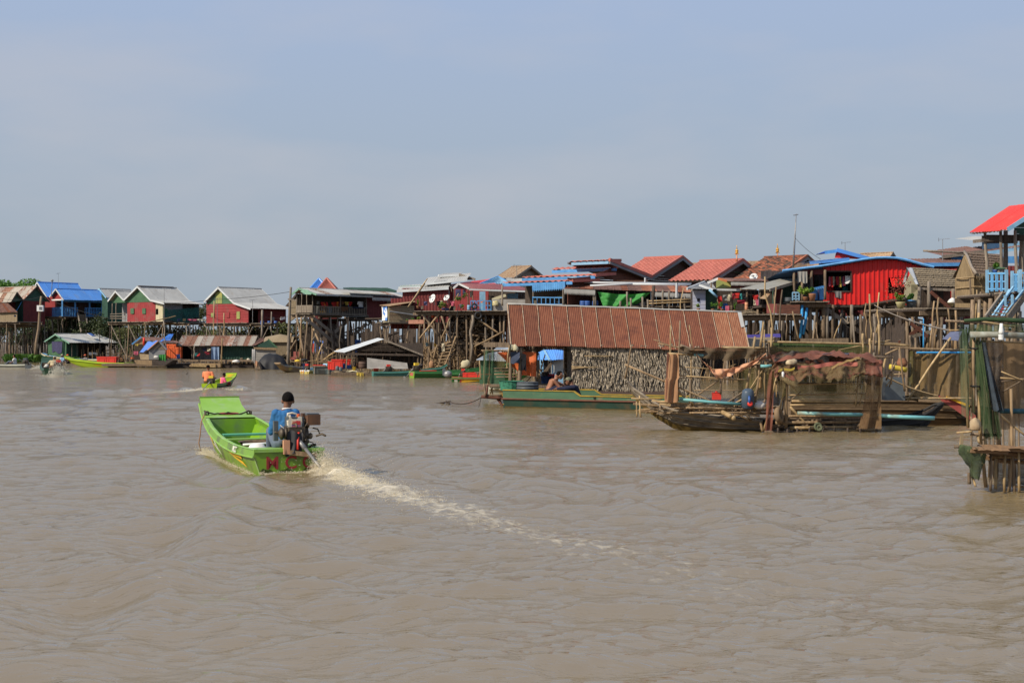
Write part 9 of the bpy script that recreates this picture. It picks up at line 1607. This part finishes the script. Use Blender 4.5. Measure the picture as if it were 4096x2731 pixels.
# things between frame and cage
tag(obj('black_canister',MB().abox(A3(1685,660,1.5),.25,.15,.28).lathe(A3(1650,605,1.5),[(.06,0),(.06,.07)],8),pl_grey),'black square canister between the square frame and the brown net wall','canister');tag(obj('clay_jar',MB().lathe(A3(1790,410,1.8),[(.06,0),(.12,.05),(.135,.13),(.09,.21),(.1,.23)],14),clay,smooth=True),'round clay jar on the poles above the black canister','jar');tag(obj('yellow_net_roll',MB().crook(A3(1640,400,1.5),A3(1840,440,1.5),.07),M('yellow_rope',(.65,.48,.06),rv=0),smooth=True),'yellow rope roll beside the clay jar','rope')
nt3('dark sheet spread on the brown boat behind the black one',lambda u,v:A3(1560+420*u,690+70*u+60*v-12*math.sin(u*9),2.0+.6*v),black_cloth,16,5,'ground_sheet','sheet');wire('tan mooring rope running down to the red bow',[A3(1600,520,1.0),A3(2210,745,1.0)],.05,.02,'mooring_line','line',bamboo)
fw_=thing('net_wall','brown net wall hung from a bamboo rail left of the tall net cage','net',A3(2100,760,2));obj('net',MB().grid(lambda u,v:A3(1900+720*u,215+540*v,2.0)+fr.v*(.08*math.sin(u*16+v*2)+.03*math.sin(u*60)*(v>.7)),40,16),M('tan_net',(.26,.17,.075),(.18,.12,.05),scale=1.5,alpha=.88,rv=0,rough=.9,trans=.3),fw_,smooth=True)
obj('net_edge',MB().grid(lambda u,v:A3(1860+80*u-10*v,215+480*v,1.9)+fr.v*.08*math.sin(u*8),6,12),net_olive,fw_,smooth=True);obj('rail',MB().tube(A3(1880,190,1.9),A3(2600,205,1.9),.035).tube(A3(1650,175,1.9),A3(2000,185,1.9),.025),wood_tan,fw_);obj('plastic_pipe',MB().tube(A3(1960,235,1.85),A3(2600,235,1.85),.028),M('sky_pipe',(.06,.35,.72)),fw_);obj('lower_rail',MB().tube(A3(1600,770,1.9),A3(2600,772,1.9),.026),bamboo,fw_);obj('slant_pole',MB().crook(A3(1850,800,1.7),A3(2360,60,1.7),.03),bamboo,fw_,smooth=True);obj('edge_pole',MB().crook(A3(1955,250,1.95),A3(1945,60,1.95),.035),wood,fw_)
rb=thing('bamboo_rails','long bamboo rails lashed to poles above the old boats','rails',A3(1200,140,4))
for x0,y0,x1,y1,r_ in((150,105,1960,150,.06),(1320,125,1960,160,.05),(1040,205,1420,130,.035),(1480,115,1650,90,.03),(1570,265,1760,180,.05),(1400,100,1900,145,.03),(60,20,120,-20,.03)):obj('rail',MB().crook(A3(x0,y0,4.4),A3(x1,y1,4.4),r_*.5,n=7),random.choice((bamboo,wood_tan)),rb,smooth=True)
for x,y0,y1 in((1330,260,10),(1410,260,70),(1455,230,0),(1520,260,-100),(250,190,-60),(130,200,-10),(1760,680,180),(1890,190,30)):obj('pole',MB().crook(A3(x,y0,4.3),A3(x+random.uniform(-10,10),y1,4.3),.034),random.choice((bamboo,wood)),rb,smooth=True)
tag(obj('long_board',MB().prism([A3(600,110,8),A3(1160,115,8),A3(1160,65,8),A3(600,70,8)],fr.v*.08),wood),'long grey brown board behind the upper bamboo rails','board');tag(obj('violet_boat_side',MB().prism([A3(-150,68,16),A3(360,55,16),A3(355,12,16),A3(-150,32,16)],fr.v*.8),violet),'violet painted boat side behind the rust roof','boat');tag(obj('grey_mat',MB().prism([A3(-150,190,15),A3(160,170,15),A3(300,60,16),A3(-150,75,16)],UP*.03),thatch),'grey woven mat below the violet boat side','mat')
use('z6');fr=Fr(1500,60,V3((1,0,0)))
for i,(x0,y0,x1,y1,r_,l) in enumerate(((1155,1420,1045,600,.07,'long thin pole leaning left in front of the laundry porch'),(1130,1320,1175,720,.055,'tall crooked pole left of the pale forked pole'),(1195,1320,1245,750,.06,'pale forked pole in front of the grey lean-to roof'),(1005,1420,1030,1160,.06,'short bamboo pole just right of the rust roof end'),(1295,1330,1298,1040,.05,'thin pole below the zigzag rods'),(1100,1410,1090,1180,.05,'pole between the two bamboo poles right of the rust roof'),(2225,1330,2220,905,.055,'thin dark stick before the right half of the red wall'),(2290,1360,2255,800,.065,'tall stick before the right end of the red wall'),(1445,1340,1365,1000,.06,'orange tan prop leaning under the red house veranda'),(1840,1350,1930,1090,.05,'slanting stick under the red house window'),(1600,1350,1620,1210,.05,'short stick under the red house veranda'),(1660,1350,1640,1180,.05,'second short stick under the red house veranda'),(52,1420,100,730,.04,'thin stick rising in front of the lilac hut'),(895,1560,930,1290,.09,'thick bamboo post rising beside the rust roof end'))):
 tag(obj('standing_pole',MB().crook(fr.at(x0,y0,-8 if i in(3,13) else 0),fr.at(x1,y1,-8 if i in(3,13) else 0),r_*.68,r_*.5,7,.05),random.choice((bamboo,wood_tan,wood)),smooth=True),l,'pole','poles standing before the right hand houses')
use('z7');fr=Fr(800,52,V3((1,0,0)))
for i,(x0,y0,x1,y1,r_,l) in enumerate(((785,1460,825,990,.06,'yellowish pole left of the two tall sticks under the palm huts'),(830,1460,868,955,.065,'tall crooked stick before the grey thatched hut'),(1005,1460,960,1060,.06,'stick leaning left below the brown palm hut'),(1200,1160,1175,770,.06,'bamboo pole standing against the brown palm hut'),(1230,1180,1242,880,.055,'thin pole right of the bamboo pole at the palm hut'),(1250,1200,1285,900,.1,'thick dark pole in front of the brown palm hut'),(205,1400,190,920,.05,'stick with a forked top before the red wall'),(255,1300,285,905,.05,'stick leaning right beside the forked one'),(720,1450,720,1160,.04,'bright blue pipe under the palm hut deck'),(1045,1500,1035,1080,.08,'rough post right below the brown palm hut'))):
 tag(obj('standing_pole',MB().crook(fr.at(x0,y0),fr.at(x1,y1),r_*.68,r_*.5,7,.05),M('sky_pipe',(.06,.35,.72)) if 'pipe' in l else random.choice((bamboo,wood_tan,wood)),smooth=True),l,'pole','poles standing before the right hand houses')
wire('long pale rope sloping from the red house down to the net cage',[fr.at(240,1030),fr.at(980,1280,-20)],.1,.022,'mooring_line','line',wood_grey);o=obj('blue_sheet',MB().prism([fr.at(905,1365,-5),fr.at(1060,1380,-5),fr.at(1100,1290,-3),fr.at(985,1295,-3)],UP*.02),M('slate_sheet',(.16,.18,.28),rv=0));tag(o,'slate blue sheet lying on the poles behind the net cage','sheet')
# ================================================================ tall net cage at the right edge (y5)
use('y5');DC=19.5;fr=Fr(900,DC,V3((1,0,0)));A5=lambda x,y,b=0:fr.at(x,y,b);th=thing('net_cage','tall bamboo cage hung with green nets standing in the water at the right edge','fishing frame',A5(900,1500,0),'lift net frames')
def st5(pts,b=0,name='pole',m=None):
 for x0,y0,x1,y1,r_ in pts:obj(name,MB().crook(A5(x0,y0,b),A5(x1,y1,b+random.uniform(-.04,.04)),r_*.78,r_*.66,8,.012),m or random.choice((bamboo,wood_tan,bamboo,wood)),th,smooth=True)
st5([(830,1130,795,330,.033),(800,330,815,100,.03),(770,880,770,310,.035),(730,1000,712,360,.028),(1075,1200,1065,695,.03),(1095,1520,1075,1180,.034),(1050,1510,1080,1200,.03),(945,1480,950,1240,.028),(870,1465,840,1200,.036),(740,1440,735,1350,.034),(790,1460,765,1390,.022),(670,1160,680,1035,.026),(820,1120,800,1040,.03),(870,1140,860,1060,.03),(975,1140,965,880,.034),(550,162,1100,190,.022),(830,165,1090,212,.02),(580,238,660,235,.016),(830,320,1200,340,.016),(980,610,1200,625,.018),(980,640,1200,610,.014),(990,560,1160,630,.012),(1000,720,1200,600,.014),(970,890,1200,1080,.022),(620,1150,760,1152,.024),(720,1185,1250,1205,.034),(920,1225,1250,1235,.03),(750,1050,990,1058,.028),(640,1040,760,1030,.02),(1100,1460,1250,1462,.02),(820,1110,1000,1000,.016),(860,250,1200,250,.02)])
st5([(x,1515+random.uniform(-30,0),x+random.uniform(-15,15),1190,.026) for x in(905,1015,1130,1190)],-.1)
st5([(x,1440+random.uniform(-20,20),x+random.uniform(-25,25),random.uniform(340,900),.022) for x in(760,850,890,930,960,1010,1050,1100,1130,1180,1220)],1.4,m=wood)
obj('plastic_pipe',MB().path([A5(748,270,-.12),A5(950,272,-.12),A5(1260,282,-.12)],.045,10),M('mossy_pipe',(.33,.35,.30),(.18,.15,.10),scale=7,rv=0,c3=(.42,.55,.6),s3=2),th,smooth=True);obj('plastic_pipe',MB().tube(A5(960,868,.3),A5(1260,872,.3),.035,n=8),M('dark_teal',(.05,.13,.16),rv=0),th,smooth=True)
for y in(380,675):obj('lashing',MB().torus(A5(785,y,-.0),V3((.05,0,1)),.06,.012,12,5),black,th)
bark=M('bark_board',(.28,.165,.085),(.15,.09,.05),st=(1,4,4),scale=5,rv=.15,bump=.8)
for i,(x0,y0,x1,y1) in enumerate(((745,1165,1035,1178),(820,1150,1260,1165),(900,1185,1260,1200),(970,1245,1260,1262),(860,1220,1150,1255))):
 obj('platform_board',MB().grid(lambda u,v:A5(x0+(x1-x0)*u,y0+(y1-y0)*u,-.25+.13*i)+fr.v*.28*(v-.5)+UP*(.03*math.sin(v*3.1)+.02*noise.noise(V3((u*9,v*3,i)))),14,4).bar(A5(x0,y0+14,-.28+.13*i),A5(x1,y1+14,-.28+.13*i),.1,.05),bark,th)
ng=M('green_cage_net',(.085,.13,.055),(.045,.08,.035),scale=2.2,st=(3,3,.6),alpha=.66,rv=0,rough=.9,trans=.25);ng2=M('pale_green_net',(.13,.18,.10),(.07,.115,.06),scale=2.2,st=(3,3,.6),alpha=.52,rv=0,rough=.9,trans=.3)
def hang(label,x0,x1,xb0,xb1,y0,y1,b,mat,fold=.06,nu=20,fr_=8,name='net'):
 o=obj(name,MB().grid(lambda u,v:A5((x0+(x1-x0)*u)*(1-v)+(xb0+(xb1-xb0)*u)*v,y0+(y1-y0)*v+(14*math.sin(u*9) if v>.9 else 0),b)+fr.v*(fold*math.sin(u*fr_+v*2)+fold*.4*math.sin(u*31))*(.3+v),nu,18),mat,smooth=True);tag(o,label,'net','nets on the tall cage');return o
hang('pale green net curtain at the left side of the tall cage',655,760,690,770,225,900,-.02,ng2);hang('dark green net curtain in the middle left of the tall cage',730,860,850,985,240,1060,-.05,ng);hang('strip of green net hanging beside the bamboo pair of the tall cage',800,850,870,970,320,1080,-.08,ng);hang('blue grey net fold falling diagonally through the tall cage',835,870,930,1000,330,860,-.12,M('blue_fold_net',(.07,.095,.13),(.03,.04,.05),scale=4,alpha=.85,rv=0,rough=.9),.05,8)
hang('brown see-through net filling the right part of the tall cage',830,1270,960,1270,320,1000,.35,M('brown_cage_net',(.26,.17,.09),(.17,.11,.06),scale=1.4,alpha=.76,rv=0,rough=.9,trans=.35),.05);hang('grey blue net over the dark gap of the tall cage',840,1010,960,1010,330,860,.1,M('dark_blue_net',(.06,.065,.075),(.035,.035,.04),scale=2,alpha=.6,rv=0),.04)
hang('tan cloth wall at the back of the tall cage',970,1280,985,1280,330,780,1.2,M('tan_back_cloth',(.30,.20,.10),(.22,.14,.07),scale=2,alpha=.9,rv=0,trans=.3),.05);o=hang('green net rolled along the top rail of the tall cage',640,1280,760,1280,190,245,-.06,ng,.04)
obj('net_roll',MB().path([A5(700,160,-.02),A5(860,150,0),A5(1060,158,0),A5(1280,172,0)],[.02,.03,.034,.036],8),net_green if 0 else M('green_roll',(.04,.075,.03),(.025,.05,.02),scale=8,rv=0),th,smooth=True)
for k,(cx,cy,rx,rz) in enumerate(((745,1215,.36,.28),(760,1290,.3,.32),(765,1350,.14,.2))):
 pass
o=obj('net_bag',MB().grid(lambda u,v:A5(768+(82+18*math.sin(v*6)+40*noise.noise(V3((math.cos(u*6.283)*2,math.sin(u*6.283)*2,v*5))))*math.cos(u*6.283)*(1.05-.72*v**1.5)+18*v,1145+250*v+14*math.sin(u*9),-.1)+fr.v*.24*math.sin(u*6.283)*(1.0-.6*v),30,16),M('bag_net',(.07,.10,.045),(.03,.045,.022),scale=7,alpha=.8,rv=0,rough=.9),smooth=True);tag(o,'bulging green net bag hanging below the platform of the tall cage','net','nets on the tall cage')
tag(obj('stuffed_sack',MB().lump(A5(785,985,-.2),(.08,.075,.115),14,10),M('cream_sack',(.42,.32,.20),(.26,.16,.085),scale=5,rv=0,rough=.9,bump=.6),smooth=True),'cream sack tied to the left posts of the tall cage','sack')
hang('dark net stretched below the platform of the tall cage',880,1260,960,1260,1240,1450,.3,net_dark,.06)
lb=thing('lamp_bulb','spiral energy saving bulb hanging from the top pole of the tall cage','bulb',A5(990,310,-.2));mb=MB()
for i in range(4):mb.torus(A5(988,278+i*10,-.2),V3((.1,0,1)),.027,.012,12,6)
obj('spiral',mb,white,lb,smooth=True);obj('socket',MB().lathe(A5(990,268,-.2),[(.03,0),(.035,.04),(.025,.1),(.02,.15)],10),white,lb,smooth=True);obj('cord',MB().path([A5(995,205,-.2),A5(992,190,-.15),A5(930,200,-.1),A5(830,175,-.05)],.008,5),wood_dark,lb)
tag(obj('stub_cloth',MB().grid(lambda u,v:A5(668+24*u,1040+115*v,-.05),3,5),M('tan_board',(.33,.25,.15),rv=0)),'short tan board at the left end of the cage platform','board')
# ================================================================ spray and foam drops
def drops(name,label,pts,mat):
 v=[];f=[]
 for(x,y,z),r in pts:
  n=len(v);v+=[(x+r,y,z),(x,y+r,z),(x-r,y,z),(x,y-r,z),(x,y,z+r),(x,y,z-r)];f+=[tuple(n+i for i in t) for t in((0,1,4),(1,2,4),(2,3,4),(3,0,4),(1,0,5),(2,1,5),(3,2,5),(0,3,5))]
 m=MB();m.v=v;m.f=f;o=obj(name,m,mat,kind='stuff',smooth=True);o['label']=label;return o
foam_m=M('foam_drops',(.86,.80,.65),(.76,.68,.50),rv=0,rough=.6,bump=0,trans=.3)
r=random.Random(21);P_=[]
for i in range(15000):
 s=r.expovariate(1/.9);t=.46+.062*s+r.gauss(0,.09+.045*s);h=abs(r.gauss(0,.11*math.exp(-s/.9)+.05*math.exp(-s/3)))
 p=B.o-B.d*(.2+s)+B.r*t;P_.append(((p.x,p.y,h+.03*math.exp(-s/3)),r.uniform(.002,.0075)))
for i in range(500):
 s=r.uniform(-.2,4.5);t=.46+.06*s+r.gauss(0,.4);h=abs(r.gauss(0,.24))*math.exp(-abs(s-.9)/1.6);p=B.o-B.d*(.25+s)+B.r*t;P_.append(((p.x,p.y,h+.02),r.uniform(.003,.006)))
for i in range(1500):
 a=r.gauss(3.9,.55);t=-.50-abs(r.gauss(0,.13))-(4.4-a)*.05;p=B.o+B.d*a+B.r*t;P_.append(((p.x,p.y,abs(r.gauss(0,.045))+.01),r.uniform(.003,.009)))
for i in range(700):a=r.uniform(-.1,3.5);p=B.o+B.d*a+B.r*(-.55-abs(r.gauss(0,.06)));P_.append(((p.x,p.y,abs(r.gauss(0,.02))),r.uniform(.003,.008)))
for i in range(600):p=B.o-B.d*r.uniform(0,.12)+B.r*r.uniform(-.5,.5);P_.append(((p.x,p.y,abs(r.gauss(0,.02))),r.uniform(.003,.008)))
drops('wake_spray','foamy spray thrown up behind and beside the bright green boat',P_,foam_m)
use('z1');P_=[]
for i in range(4600):
 k=r.random();D=Dwl(1500)
 if k<.45:u=r.random();x=790+r.gauss(0,50)*(1-.4*u)+(r.uniform(-60,60));y=1510-abs(r.gauss(0,1))*75;p=W(x,y,D-r.uniform(.2,2.2));rad=r.uniform(.008,.024)
 elif k<.8:x=570-abs(r.gauss(0,75));y=1420-abs(r.gauss(0,1))*(30*max(.2,(x-380)/200));p=W(x,y,Dwl(1420)+r.uniform(-2,2));rad=r.uniform(.01,.026)
 else:x=720+r.gauss(0,110);y=1515-abs(r.gauss(0,10));p=W(x,y,D-r.uniform(.5,2.5));rad=r.uniform(.008,.02)
 if p.z>0:P_.append((tuple(p),rad))
drops('far_spray','white spray thrown up behind the dark green boat at the far left',P_,M('white_drops',(.80,.77,.66),rv=0,rough=.6,bump=0,trans=.3))
use('y6');P_=[]
for i in range(700):
 x=r.uniform(20,1600);D=Dwl(815);p=W(x,815,D+r.gauss(0,.5));p.z=abs(r.gauss(0,.03))*(1 if 600<x<1400 else.8);P_.append((tuple(p),r.uniform(.008,.02)))
drops('stern_foam','thin foam line around the stern of the yellow green boat',P_,foam_m)
